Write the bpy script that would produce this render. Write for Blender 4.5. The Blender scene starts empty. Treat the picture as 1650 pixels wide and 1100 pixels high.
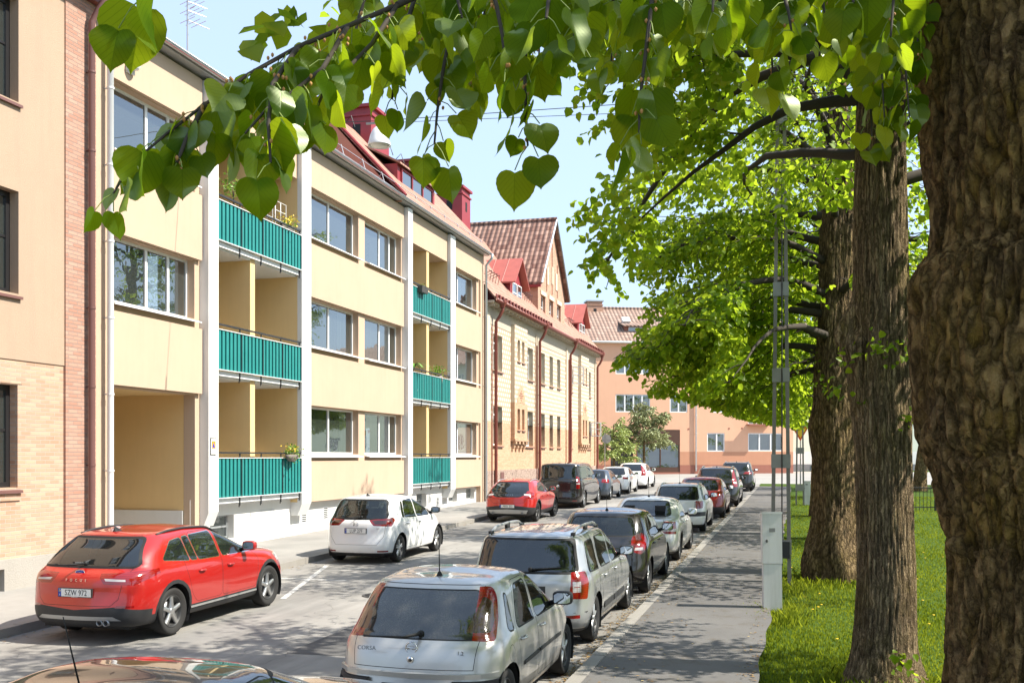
import bpy, bmesh, math, random
import numpy as np
from mathutils import Vector, Matrix, noise as mnoise
R = math.radians
SC = bpy.context.scene
COL = SC.collection
rng = np.random.default_rng(7)
random.seed(7)
G = 0.0128                       # the street climbs gently away from the camera
def gz(y): return G * min(max(y, -30.0), 140.0)

# ------------------------------------------------------------------ helpers
class MB:
    """collects polygons with a material slot each; builds ONE mesh object"""
    def __init__(s): s.v = []; s.f = []; s.m = []
    def poly(s, pts, m=0):
        n = len(s.v); s.v.extend([tuple(p) for p in pts]); s.f.append(tuple(range(n, n + len(pts)))); s.m.append(m)
    def mesh(s, vs, fs, m=0):
        n = len(s.v); s.v.extend([tuple(p) for p in vs])
        for f in fs: s.f.append(tuple(i + n for i in f)); s.m.append(m)
    def box(s, x0, x1, y0, y1, z0, z1, m=0):
        vs = [(x0,y0,z0),(x1,y0,z0),(x1,y1,z0),(x0,y1,z0),(x0,y0,z1),(x1,y0,z1),(x1,y1,z1),(x0,y1,z1)]
        s.mesh(vs, [(0,3,2,1),(4,5,6,7),(0,1,5,4),(1,2,6,5),(2,3,7,6),(3,0,4,7)], m)
    def tube(s, pts, r, n=8, m=0, cap=True):
        pts = [Vector(p) for p in pts]
        rs = r if isinstance(r, (list, tuple)) else [r] * len(pts)
        vs = []; fs = []; ref = None
        for i, p in enumerate(pts):
            d = (pts[min(i+1, len(pts)-1)] - pts[max(i-1, 0)])
            d = d.normalized() if d.length > 1e-9 else Vector((0,0,1))
            if ref is None: ref = Vector((1,0,0)) if abs(d.x) < .8 else Vector((0,1,0))
            a = d.cross(ref).normalized(); b = d.cross(a); ref = -d.cross(a).cross(d) if False else ref
            for k in range(n):
                t = 2*math.pi*k/n
                vs.append(p + (a*math.cos(t) + b*math.sin(t))*rs[i])
        for i in range(len(pts)-1):
            for k in range(n):
                k2 = (k+1) % n
                fs.append((i*n+k, i*n+k2, (i+1)*n+k2, (i+1)*n+k))
        if cap:
            fs.append(tuple(range(n))[::-1]); fs.append(tuple(range((len(pts)-1)*n, len(pts)*n)))
        s.mesh(vs, fs, m)
    def lathe(s, prof, c, axis='z', n=24, m=0):
        """prof: (radius, along-axis) list"""
        vs = []; fs = []
        for (r, h) in prof:
            for k in range(n):
                t = 2*math.pi*k/n; a, b = r*math.cos(t), r*math.sin(t)
                if axis == 'z': vs.append((c[0]+a, c[1]+b, c[2]+h))
                elif axis == 'x': vs.append((c[0]+h, c[1]+a, c[2]+b))
                else: vs.append((c[0]+b, c[1]+h, c[2]+a))
        for i in range(len(prof)-1):
            for k in range(n):
                k2 = (k+1) % n
                fs.append((i*n+k, i*n+k2, (i+1)*n+k2, (i+1)*n+k))
        s.mesh(vs, fs, m)
    def build(s, name, mats, parent=None, smooth=False, loc=None):
        me = bpy.data.meshes.new(name)
        me.from_pydata(s.v, [], s.f)
        return link(name, me, mats, parent, smooth, s.m, loc)

def link(name, me, mats, parent=None, smooth=False, midx=None, loc=None):
    if not isinstance(mats, (list, tuple)): mats = [mats]
    for m in mats: me.materials.append(m)
    if midx is not None and len(mats) > 1: me.polygons.foreach_set('material_index', np.array(midx, dtype=np.int32))
    if smooth: me.polygons.foreach_set('use_smooth', np.ones(len(me.polygons), dtype=bool))
    me.update()
    o = bpy.data.objects.new(name, me); COL.objects.link(o)
    if parent is not None: o.parent = parent
    if loc is not None: o.location = loc
    return o

def np_mesh(name, V, F, attr=None, uv=None):
    """V (n,3), F (m,k) constant-size polygons"""
    V = np.asarray(V, dtype=np.float32); F = np.asarray(F, dtype=np.int32)
    me = bpy.data.meshes.new(name)
    me.vertices.add(len(V)); me.vertices.foreach_set('co', V.ravel())
    k = F.shape[1]
    me.loops.add(F.size); me.loops.foreach_set('vertex_index', F.ravel())
    me.polygons.add(len(F))
    me.polygons.foreach_set('loop_start', np.arange(0, F.size, k, dtype=np.int32))
    me.update(calc_edges=True)
    if attr is not None:
        a = me.attributes.new('tint', 'FLOAT', 'POINT'); a.data.foreach_set('value', np.asarray(attr, dtype=np.float32))
    if uv is not None:
        l = me.uv_layers.new(name='UVMap'); l.data.foreach_set('uv', np.asarray(uv, dtype=np.float32)[F.ravel()].ravel())
    return me

def empty(name, loc=(0,0,0), rot=(0,0,0)):
    o = bpy.data.objects.new(name, None); COL.objects.link(o); o.location = loc; o.rotation_euler = rot
    o.empty_display_size = .2
    return o
def tag(o, label=None, cat=None, group=None, kind=None):
    if label: o['label'] = label
    if cat: o['category'] = cat
    if group: o['group'] = group
    if kind: o['kind'] = kind
    return o

# ------------------------------------------------------------------ materials
class NT:
    def __init__(s, name):
        s.mat = bpy.data.materials.new(name); s.mat.use_nodes = True
        s.t = s.mat.node_tree; s.t.nodes.clear()
        s.out = s.t.nodes.new('ShaderNodeOutputMaterial')
    def n(s, typ, **kw):
        nd = s.t.nodes.new('ShaderNode' + typ)
        for k, v in kw.items():
            if k.startswith('_'): setattr(nd, k[1:], v)
            else:
                key = int(k[1:]) if k[0] == 'i' and k[1:].isdigit() else k.replace('__', ' ')
                if isinstance(v, bpy.types.NodeSocket): s.t.links.new(v, nd.inputs[key])
                else: nd.inputs[key].default_value = v
        return nd
    def l(s, a, b): s.t.links.new(a, b)
    def pos(s): return s.n('NewGeometry').outputs['Position']
    def obj(s): return s.n('TexCoord').outputs['Object']
    def noise(s, vec, scale, detail=4, rough=.6):
        return s.n('TexNoise', Vector=vec, Scale=scale, Detail=detail, Roughness=rough).outputs['Fac']
    def ramp(s, fac, stops):
        r = s.n('ValToRGB', Fac=fac).outputs['Color'].node
        e = r.color_ramp.elements
        while len(e) < len(stops): e.new(.5)
        for k, (p, c) in enumerate(stops):
            e[k].position = p; e[k].color = c if len(c) == 4 else (*c, 1)
        return r.outputs['Color']
    def mix(s, fac, a, b, mode='MIX'):
        m = s.n('Mix', _data_type='RGBA', _blend_type=mode)
        for key, v in ((0, fac), (6, a), (7, b)):
            if isinstance(v, bpy.types.NodeSocket): s.t.links.new(v, m.inputs[key])
            else: m.inputs[key].default_value = v if key == 0 else ((*v, 1) if len(v) == 3 else v)
        return m.outputs[2]
    def math(s, op, a, b=0.0, c=None):
        m = s.n('Math', _operation=op)
        for k, v in enumerate((a, b) if c is None else (a, b, c)):
            if isinstance(v, bpy.types.NodeSocket): s.t.links.new(v, m.inputs[k])
            else: m.inputs[k].default_value = v
        return m.outputs[0]
    def bump(s, h, strength=.3, dist=.02, normal=None):
        b = s.n('Bump', Height=h, Strength=strength, Distance=dist)
        if normal is not None: s.l(normal, b.inputs['Normal'])
        return b.outputs[0]
    def bsdf(s, color, rough=.7, metal=0, spec=.5, normal=None, coat=0, **kw):
        p = s.n('BsdfPrincipled', Roughness=rough, Metallic=metal)
        p.inputs['Specular IOR Level'].default_value = spec
        if isinstance(color, bpy.types.NodeSocket): s.l(color, p.inputs['Base Color'])
        else: p.inputs['Base Color'].default_value = (*color, 1)
        if normal is not None: s.l(normal, p.inputs['Normal'])
        if coat: p.inputs['Coat Weight'].default_value = coat; p.inputs['Coat Roughness'].default_value = .03
        for k, v in kw.items(): p.inputs[k.replace('__', ' ')].default_value = v
        return p.outputs[0]
    def done(s, sh): s.l(sh, s.out.inputs['Surface']); return s.mat

def plain(name, col, rough=.6, metal=0, spec=.5, var=.12, scale=3.0, bump=0, bscale=60):
    t = NT(name); p = t.obj()
    f = t.noise(p, scale, 5)
    c = t.mix(f, tuple(v*(1-var) for v in col), tuple(min(1, v*(1+var)) for v in col))
    nrm = t.bump(t.noise(p, bscale, 4), bump, .01) if bump else None
    return t.done(t.bsdf(c, rough, metal, spec, nrm))

def stucco(name, col, stain=(.5,.4,.28), amt=.25, grain=120, bump=.25):
    t = NT(name); p = t.pos()
    big = t.noise(p, .9, 6, .65)
    mp = t.n('Mapping', Vector=p, Scale=(4, 4, .35)).outputs[0]
    streak = t.noise(mp, 1.3, 5, .7)
    f = t.math('MULTIPLY', t.ramp(streak, [(.45, (0,0,0)), (.8, (1,1,1))]), amt)
    c = t.mix(big, tuple(v*.9 for v in col), tuple(min(1, v*1.07) for v in col))
    c = t.mix(f, c, stain)
    fine = t.noise(p, grain, 3, .7)
    c = t.mix(t.math('MULTIPLY', fine, .25), c, tuple(v*.72 for v in col))
    return t.done(t.bsdf(c, .9, 0, .2, t.bump(fine, bump, .012)))

def brick(name, c1, c2, mortar, scale=1.0, vary=.5, patch=None, bump=.6, streak=None):
    """bricks 25 x 7 cm on walls whose outward axis is local x"""
    t = NT(name); p = t.obj()
    sep = t.n('SeparateXYZ', Vector=p)
    uu = t.math('ADD', sep.outputs[0], sep.outputs[1])
    v = t.n('CombineXYZ', X=uu, Y=sep.outputs[2]).outputs[0]
    b = t.n('TexBrick', Vector=v, Color1=(*c1,1), Color2=(*c2,1), Mortar=(*mortar,1), Scale=1.0/scale)
    b.inputs['Mortar Size'].default_value = .007; b.inputs['Mortar Smooth'].default_value = .3
    b.inputs['Bias'].default_value = -.1
    b.inputs['Brick Width'].default_value = .25; b.inputs['Row Height'].default_value = .075
    big = t.noise(p, .7, 5, .7)
    c = t.mix(t.ramp(big, [(.35, (0,0,0)), (.75, (vary,)*3)]), b.outputs['Color'], patch or tuple(x*.7 for x in c1))
    fine = t.noise(p, 45, 4, .7)
    c = t.mix(t.math('MULTIPLY', fine, .3), c, tuple(x*.55 for x in c2))
    h = t.math('ADD', t.math('MULTIPLY', b.outputs['Fac'], -1.0), t.math('MULTIPLY', fine, .35))
    return t.done(t.bsdf(c, .9, 0, .2, t.bump(h, bump, .012)))

def tiles(name, c1, c2, along='y', w=.24, h=.36):
    """pantiles: waves across the slope, steps down it; object z drives the rows"""
    t = NT(name); p = t.obj(); sep = t.n('SeparateXYZ', Vector=p)
    u = sep.outputs[1] if along == 'y' else sep.outputs[0]
    a = t.math('MULTIPLY', u, 2*math.pi/w)
    wave = t.math('ADD', t.math('MULTIPLY', t.math('SINE', a), .5), .5)
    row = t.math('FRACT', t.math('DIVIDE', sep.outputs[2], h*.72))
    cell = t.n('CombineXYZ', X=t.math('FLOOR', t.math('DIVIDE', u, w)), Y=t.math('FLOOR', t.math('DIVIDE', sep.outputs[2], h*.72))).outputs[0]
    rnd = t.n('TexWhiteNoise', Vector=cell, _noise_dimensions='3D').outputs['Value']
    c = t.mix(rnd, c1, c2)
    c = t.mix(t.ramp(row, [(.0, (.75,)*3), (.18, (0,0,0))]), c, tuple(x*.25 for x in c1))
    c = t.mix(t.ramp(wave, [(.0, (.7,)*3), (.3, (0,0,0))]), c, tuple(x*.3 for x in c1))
    hgt = t.math('ADD', wave, t.math('MULTIPLY', row, -.6))
    return t.done(t.bsdf(c, .8, 0, .3, t.bump(hgt, 1.0, .05)))

def paint(name, col, metal=0.0, flake=.0, rough=.28):
    t = NT(name); p = t.obj()
    dust = t.noise(p, 2.5, 5, .7)
    c = t.mix(t.math('MULTIPLY', dust, (.07 if min(col) > .2 else .02)), col, (.42,.40,.36))
    return t.done(t.bsdf(c, rough, metal, .5, None, 1.0))

def car_glass(name, tint=(.03,.035,.035), trans=.3, dust=0.0):
    t = NT(name)
    tr = t.n('BsdfTransparent', Color=(.55,.6,.58,1)).outputs[0]
    base = t.bsdf(tint, .04, 0, .5)
    m = t.n('MixShader', Fac=trans, i1=base, i2=tr).outputs[0]
    gl = t.n('BsdfGlossy', Color=(.9,.95,1,1), Roughness=.015).outputs[0]
    fr = t.n('Fresnel', IOR=1.55).outputs[0]
    fr = t.math('MULTIPLY_ADD', fr, .85, .015)
    m = t.n('MixShader', Fac=fr, i1=m, i2=gl).outputs[0]
    if dust:
        p = t.obj()
        sp = t.n('TexVoronoi', Vector=p, Scale=190.0).outputs['Distance']
        sp = t.ramp(sp, [(.12, (1,1,1)), (.26, (0,0,0))])
        big = t.ramp(t.noise(p, 3.0, 4), [(.35, (0,0,0)), (.7, (1,1,1))])
        f = t.math('MULTIPLY', t.math('MULTIPLY', sp, big), dust)
        f = t.math('ADD', f, t.math('MULTIPLY', big, dust*.12))
        d = t.n('BsdfDiffuse', Color=(.55,.52,.45,1)).outputs[0]
        m = t.n('MixShader', Fac=f, i1=m, i2=d).outputs[0]
    return t.done(m)

def window_glass(name, trans=.45, tint=(.05,.06,.055)):
    t = NT(name); p = t.pos()
    tr = t.n('BsdfTransparent', Color=(.8,.85,.82,1)).outputs[0]
    base = t.bsdf(tint, .1, 0, .5)
    m = t.n('MixShader', Fac=trans, i1=base, i2=tr).outputs[0]
    wob = t.bump(t.noise(p, 1.6, 2), .05, .05)
    gl = t.n('BsdfGlossy', Color=(.92,.97,1,1), Roughness=.01)
    t.l(wob, gl.inputs['Normal'])
    fr = t.math('MULTIPLY_ADD', t.n('Fresnel', IOR=1.6).outputs[0], 1.0, .16)
    return t.done(t.n('MixShader', Fac=fr, i1=m, i2=gl.outputs[0]).outputs[0])

def leaf_mat(name, dark, light, trans_d, trans_l, veins=False, tf=.5, gloss=.1):
    t = NT(name)
    at = t.n('Attribute', _attribute_name='tint').outputs['Fac']
    c = t.mix(at, dark, light); tc = t.mix(at, trans_d, trans_l)
    nrm = None
    if veins:
        uv = t.n('TexCoord').outputs['UV']; s = t.n('SeparateXYZ', Vector=uv)
        au = t.math('ABSOLUTE', s.outputs[0])
        ph = t.math('SUBTRACT', t.math('MULTIPLY', s.outputs[1], 6.5), t.math('MULTIPLY', au, 4.2))
        w = t.math('ABSOLUTE', t.math('SUBTRACT', t.math('FRACT', ph), .5))
        vein = t.ramp(w, [(.0, (1,1,1)), (.09, (0,0,0))])
        mid = t.ramp(au, [(.0, (1,1,1)), (.035, (0,0,0))])
        vv = t.math('MAXIMUM', vein, mid)
        c = t.mix(t.math('MULTIPLY', vv, .12), c, tuple(x*1.7 for x in light))
        tc = t.mix(t.math('MULTIPLY', vv, .45), tc, tuple(x*.45 for x in trans_d))
        blot = t.noise(uv, 5.0, 4)
        c = t.mix(t.math('MULTIPLY', blot, .35), c, tuple(x*.6 for x in dark))
        nrm = t.bump(t.math('MULTIPLY', vv, -1.0), .15, .004)
    d = t.n('BsdfDiffuse', Color=c).outputs[0]
    tr = t.n('BsdfTranslucent', Color=tc).outputs[0]
    m = t.n('MixShader', Fac=tf, i1=d, i2=tr).outputs[0]
    g = t.n('BsdfGlossy', Color=(.8,.9,.6,1), Roughness=.45)
    if nrm is not None: t.l(nrm, g.inputs['Normal'])
    fr = t.math('MULTIPLY', t.n('Fresnel', IOR=1.4).outputs[0], gloss)
    return t.done(t.n('MixShader', Fac=fr, i1=m, i2=g.outputs[0]).outputs[0])

def bark_mat(name, dark, mid, moss, mossamt=.5, sx=9, sz=1.6, plates=None):
    t = NT(name); p = t.obj()
    mp = t.n('Mapping', Vector=p, Scale=(sx, sx, sz)).outputs[0]
    n1 = t.noise(mp, 1.6, 7, .68)
    n2 = t.noise(p, 38, 5, .7)
    n3 = t.noise(p, 1.9, 5, .65)
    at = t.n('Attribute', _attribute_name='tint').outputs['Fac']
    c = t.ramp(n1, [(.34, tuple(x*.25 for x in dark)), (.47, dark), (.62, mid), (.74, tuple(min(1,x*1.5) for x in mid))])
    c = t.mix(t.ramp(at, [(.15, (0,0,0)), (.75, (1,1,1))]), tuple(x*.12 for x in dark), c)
    c = t.mix(t.math('MULTIPLY', t.ramp(n3, [(.42, (0,0,0)), (.68, (1,1,1))]), mossamt), c, moss)
    c = t.mix(t.math('MULTIPLY', n2, .4), c, tuple(x*.4 for x in dark))
    if plates:
        wob = t.mix(.10, p, t.n('TexNoise', Vector=p, Scale=9.0, Detail=7, Roughness=.7).outputs['Color'], 'ADD')
        mp2 = t.n('Mapping', Vector=wob, Scale=plates).outputs[0]
        ed = t.n('TexVoronoi', Vector=mp2, Scale=1.0, _feature='DISTANCE_TO_EDGE', Randomness=1.0).outputs['Distance']
        cell = t.n('TexVoronoi', Vector=mp2, Scale=1.0, Randomness=1.0).outputs['Color']
        crack = t.ramp(ed, [(.0, (1,1,1)), (.05, (.6,)*3), (.22, (0,0,0))])
        c = t.mix(t.math('MULTIPLY', t.n('SeparateXYZ', Vector=cell).outputs[0], .38), c, tuple(min(1, x*1.7) for x in mid))
        c = t.mix(t.math('MULTIPLY', crack, .62), c, tuple(x*.13 for x in dark))
        h = t.math('ADD', t.math('ADD', n1, t.math('MULTIPLY', n2, 1.1)), t.math('MULTIPLY', crack, -1.0))
    else: h = t.math('ADD', n1, t.math('MULTIPLY', n2, .4))
    return t.done(t.bsdf(c, .95, 0, .15, t.bump(h, 1.0, .06)))
M = {}
# ------------------------------------------------------------------ cars
def bspline(P, N, axis=0):
    """uniform cubic B-spline through the control net along axis, ends clamped"""
    P = np.moveaxis(P, axis, 0)
    Q = np.concatenate([2*P[:1]-P[1:2], P, 2*P[-1:]-P[-2:-1]], 0)
    n = len(P) - 1
    t = np.linspace(0, n - 1e-9, N); k = t.astype(int); f = (t - k).reshape((-1,) + (1,)*(P.ndim-1))
    b = [(1-f)**3/6, (3*f**3-6*f**2+4)/6, (-3*f**3+3*f**2+3*f+1)/6, f**3/6]
    out = sum(b[i]*Q[k+i] for i in range(4))
    return np.moveaxis(out, 0, axis)

def pl(x, pts):
    return float(np.interp(x, [p[0] for p in pts], [p[1] for p in pts]))

def car_loop(r, side, f, cr, cf):
    """one level line around half a car: rear (s,z,w), side [(s,z,w)...], front (s,z,w)"""
    (sr, zr, wr), (sf, zf, wf) = r, f
    pts = [(0, sr, zr), (.55*wr, sr + cr*.06, zr), (.90*wr, sr + cr*.28, zr)]
    zs = [(a, b) for a, b, c in side]; ws = [(a, c) for a, b, c in side]
    for t in (0, .1, .22, .35, .48, .61, .74, .87, 1):
        s = sr + cr + (sf - cf - sr - cr)*t
        pts.append((pl(s, ws), s, pl(s, zs)))
    pts += [(.90*wf, sf - cf*.28, zf), (.55*wf, sf - cf*.06, zf), (0, sf, zf)]
    return pts

def car_shell(p):
    """p: dict of dimensions -> bmesh of the right half (x >= 0) as a dense smooth grid"""
    L, W, H = p['L'], p['W']/2, p['H']
    s = lambda k, d: p.get(k, d)
    belt, hood, cowl = p['belt'], p['hood'], p['cowl']           # heights and the cowl's distance from the rear
    rw, rr = p['rwin'], p['rroof']                               # s of the rear window's foot and of the roof's rear edge
    fr_ = p['froof']                                             # s of the roof's front edge
    tumble = s('tumble', .80); deck = s('deck', None)
    gc = s('gc', .19); zb = s('zb', .46); bulge = s('bulge', .0)
    bw = s('rearw', .94)
    rb = s('rbelt', belt + .05)                                 # belt height at the rear
    r2 = s('rz', H - .10)                                       # height of the roof's rear edge
    hip = s('hip', 1.0)
    def sd(*a): return [(x, z, w*W) for x, z, w in a]
    c = []
    c.append(car_loop((.25, gc+.02, .70*W), sd((0,gc+.02,.72),(L,gc+.02,.72)), (L-.3, gc+.02, .66*W), .3, .3))
    c.append(car_loop((.10, gc, .86*W), sd((0,gc,.90),(L*.5,gc,.93),(L,gc,.88)), (L-.13, gc, .80*W), .35, .5))
    c.append(car_loop((.01, gc+.13, .93*W), sd((0,gc+.12,.95),(L*.5,gc+.10,.965),(L,gc+.12,.93)), (L-.02, gc+.13, .84*W), .38, .6))
    c.append(car_loop((.00, zb, .95*W), sd((0,zb,.985),(L*.5,zb,.985),(L,zb,.96)), (L, zb, .85*W), .40, .65))
    c.append(car_loop((.05, zb+.2, .945*W), sd((0,zb+.2,1.0),(L*.25,zb+.2,1.005+bulge),(L*.55,zb+.2,.985),(L*.8,zb+.2,1.0),(L,zb+.17,.955)), (L-.03, zb+.15, .84*W), .38, .7))
    dk = deck is not None
    sh = rb - .10
    c.append(car_loop((p.get('tail', .10), sh, bw*W), sd((0,sh,.97*hip),(L*.25,sh,.985*hip),(cowl-.2,belt-.10,.975),(cowl+.25,hood+.0,.955),(L,hood-.12,.90)), (L-.10, hood-.10, .80*W), .36, .75))
    if dk:
        c.append(car_loop((p.get('tail', .10)+.07, rb, bw*.93*W), sd((0,rb,.91),(rw,rb+.0,.93),(cowl-.2,belt-.03,.945),(cowl+.25,hood+.055,.86),(L,hood-.03,.80)), (L-.22, hood-.02, .74*W), .32, .7))
    else:
        c.append(car_loop((rw-.04, rb-.03, bw*.97*W), sd((0,rb-.03,.955),(L*.25,rb-.03,.965),(cowl-.2,belt-.03,.955),(cowl+.25,hood+.055,.86),(L,hood-.03,.80)), (L-.22, hood-.02, .74*W), .36, .7))
    # hood centre / belt foot line
    c.append(car_loop((rw-.02 if not dk else rw-.25, rb+.02, bw*.93*W), sd((0,rb+.02,.93),(L*.25,rb+.02,.94),(cowl-.2,belt+.01,.935),(cowl+.3,hood+.07,.70),(L,hood+.04,.6)), (cowl+(L-cowl)*.45, hood+.06, .60*W), .36, .35))
    c.append(car_loop((rw+.02, rb+.06, bw*.90*W), sd((0,rb+.06,.905),(L*.25,rb+.06,.915),(cowl,belt+.05,.91)), (cowl, hood+.09, .80*W), .34, .3))
    mz = rb+.06 + (r2 - rb - .06)*.5
    mzs = belt + (H - belt)*.48
    c.append(car_loop((rw + (rr-rw)*.42, mz, (.5*bw*.90+.5*tumble*.97)*W), sd((0,mz,.85+.0*tumble),(L*.5,mzs,.5*.91+.5*tumble+.005),(cowl,mzs,.86)), (cowl + (fr_-cowl)*.5, mzs, .76*W), .30, .28))
    re = r2 - .03
    c.append(car_loop((rr-.03, re, tumble*.97*W), sd((0,re,tumble),(rr+.3,re,tumble),((rr+fr_)/2,H-.095,tumble+.005),(fr_,H-.12,tumble-.02)), (fr_+.03, H-.105, .66*W), .26, .25))
    c.append(car_loop((rr+.0, r2+.02, tumble*.86*W), sd((0,r2+.015,tumble*.89),((rr+fr_)/2,H-.03,tumble*.89),(fr_,H-.065,tumble*.86)), (fr_-.06, H-.06, .58*W), .24, .22))
    c.append(car_loop((rr+.12, r2+.055, tumble*.5*W), sd((0,r2+.055,tumble*.5),(rr+.5,H-.035 if r2 < H-.08 else H-.01,tumble*.5),((rr+fr_)/2,H,tumble*.5),(fr_,H-.035,tumble*.48)), (fr_-.2, H-.035, .36*W), .2, .2))
    q = car_loop((rr+.16, r2+.062, 0), sd((0,r2+.06,0),(rr+.5,H-.025 if r2 < H-.08 else H,0),((rr+fr_)/2,H+.012,0),(fr_,H-.02,0)), (fr_-.25, H-.025, 0), .2, .2)
    c.append([(0, a[1], a[2]) for a in q])
    P = np.array(c, dtype=float).transpose(1, 0, 2)             # rows round the car, columns upwards
    nu, nv = p.get('res', (92, 60))
    S = bspline(bspline(P, nu, 0), nv, 1)
    S[..., 0] *= W / S[..., 0].max()
    S[0, :, 0] = 0; S[-1, :, 0] = 0; S[:, -1, 0] = 0; 
    zmin, zmax = S[..., 2].min(), S[..., 2].max()
    S[..., 2] = gc + (S[..., 2]-zmin)*(H-gc)/(zmax-zmin)
    smin, smax = S[..., 1].min(), S[..., 1].max()
    S[..., 1] = (S[..., 1]-smin)*L/(smax-smin)
    bm = bmesh.new()
    vs = [[bm.verts.new(S[i, j]) for j in range(nv)] for i in range(nu)]
    for i in range(nu-1):
        for j in range(nv-1):
            q4 = (vs[i][j], vs[i+1][j], vs[i+1][j+1], vs[i][j+1])
            try: bm.faces.new(q4)
            except ValueError: pass
    lay = bm.faces.layers.int.new('tag')
    bmesh.ops.remove_doubles(bm, verts=bm.verts[:], dist=.0004)
    bmesh.ops.dissolve_degenerate(bm, edges=bm.edges[:], dist=.0004)
    bm.normal_update()
    return bm

def cut(bm, poly, d, tagv, filt=None, ndot=.15, only=None):
    """split the shell along a convex polygon projected along d; tag what lies inside"""
    lay = bm.faces.layers.int['tag']
    d = Vector(d).normalized(); poly = [Vector(q) for q in poly]
    cen = sum(poly, Vector())/len(poly)
    up = Vector((0,0,1)) if abs(d.z) < .9 else Vector((0,1,0))
    a = d.cross(up).normalized(); b = a.cross(d)
    P2 = [(q.dot(a), q.dot(b)) for q in poly]
    x0 = min(q[0] for q in P2)-.07; x1 = max(q[0] for q in P2)+.07; y0 = min(q[1] for q in P2)-.07; y1 = max(q[1] for q in P2)+.07
    cand = []
    for f in bm.faces:
        if f.normal.dot(d) > -ndot: continue
        c = f.calc_center_median()
        if filt and not filt(c): continue
        if only is not None and f[lay] not in only: continue
        u, v = c.dot(a), c.dot(b)
        if x0 < u < x1 and y0 < v < y1: cand.append(f)
    n = len(poly)
    for i in range(n):
        if not cand: return
        e = poly[(i+1) % n] - poly[i]
        if e.length < 1e-5: continue
        nr = e.cross(d).normalized()
        if nr.dot(cen - poly[i]) < 0: nr = -nr
        geom = set(cand)
        for f in cand: geom.update(f.edges); geom.update(f.verts)
        r = bmesh.ops.bisect_plane(bm, geom=list(geom), dist=1e-5, plane_co=poly[i], plane_no=nr)
        fs = set(g for g in r['geom'] if isinstance(g, bmesh.types.BMFace)) | set(f for f in cand if f.is_valid)
        cand = [f for f in fs if f.is_valid and (f.calc_center_median()-poly[i]).dot(nr) > 0]
    for f in cand: f[lay] = tagv

def rnd(poly, r, k=3):
    """round the corners of a polygon given as 3D points"""
    P = [Vector(q) for q in poly]; out = []
    n = len(P)
    for i in range(n):
        a, b, c = P[i-1], P[i], P[(i+1) % n]
        r1 = min(r, (a-b).length*.45); r2 = min(r, (c-b).length*.45)
        s0 = b + (a-b).normalized()*r1; s1 = b + (c-b).normalized()*r2
        for j in range(k+1):
            t = j/k
            out.append(s0*(1-t)**2 + b*2*t*(1-t) + s1*t*t)
    return out
def grow(poly, g):
    P = [Vector(q) for q in poly]; n = len(P); c = sum(P, Vector())/n
    nn = Vector()
    for i in range(n): nn += (P[i]-c).cross(P[(i+1) % n]-c)
    nn.normalize(); out = []
    for i in range(n):
        e1 = (P[i]-P[i-1]).normalized(); e2 = (P[(i+1) % n]-P[i]).normalized()
        n1 = e1.cross(nn); n2 = e2.cross(nn)
        m = (n1+n2); m = m/max(.5, m.length_squared/2)
        out.append(P[i]+m*g)
    return out
def SP(*pts): return [(0, s, z) for s, z in pts]                 # side view polygon (s, z)
def circ(s, z, r, n=22): return [(0, s+r*math.cos(2*math.pi*k/n), z+r*math.sin(2*math.pi*k/n)) for k in range(n)]
DS, DR, DF = (-1,0,0), (0,1,0), (0,-1,0)                         # looking at the right side, at the rear, at the front
def diag(a): return (-math.sin(R(a)), math.cos(R(a)), 0)
# tags
T = dict(body=0, gap=1, clad=2, side_window=3, rear_window=4, windshield=5, tail_light=6, door=7, tailgate=8, under=9, trim=10,
         chrome=11, lens=12, reflector=13, hole=14, dark=15, gapdoor=16, bump=17, headlight=18, silver=19)

def mirror_mesh(bm, tags, both=True, name='x'):
    """pull faces with these tags out of the half shell; both: weld the mirrored half on"""
    lay = bm.faces.layers.int['tag']
    vm = {}; V = []; F = []; TG = []; N = []
    for f in bm.faces:
        if f[lay] in tags:
            ids = []
            for v in f.verts:
                if v.index not in vm: vm[v.index] = len(V); V.append(v.co.copy())
                ids.append(vm[v.index])
            F.append(ids); TG.append(f[lay])
    return V, F, TG

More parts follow.
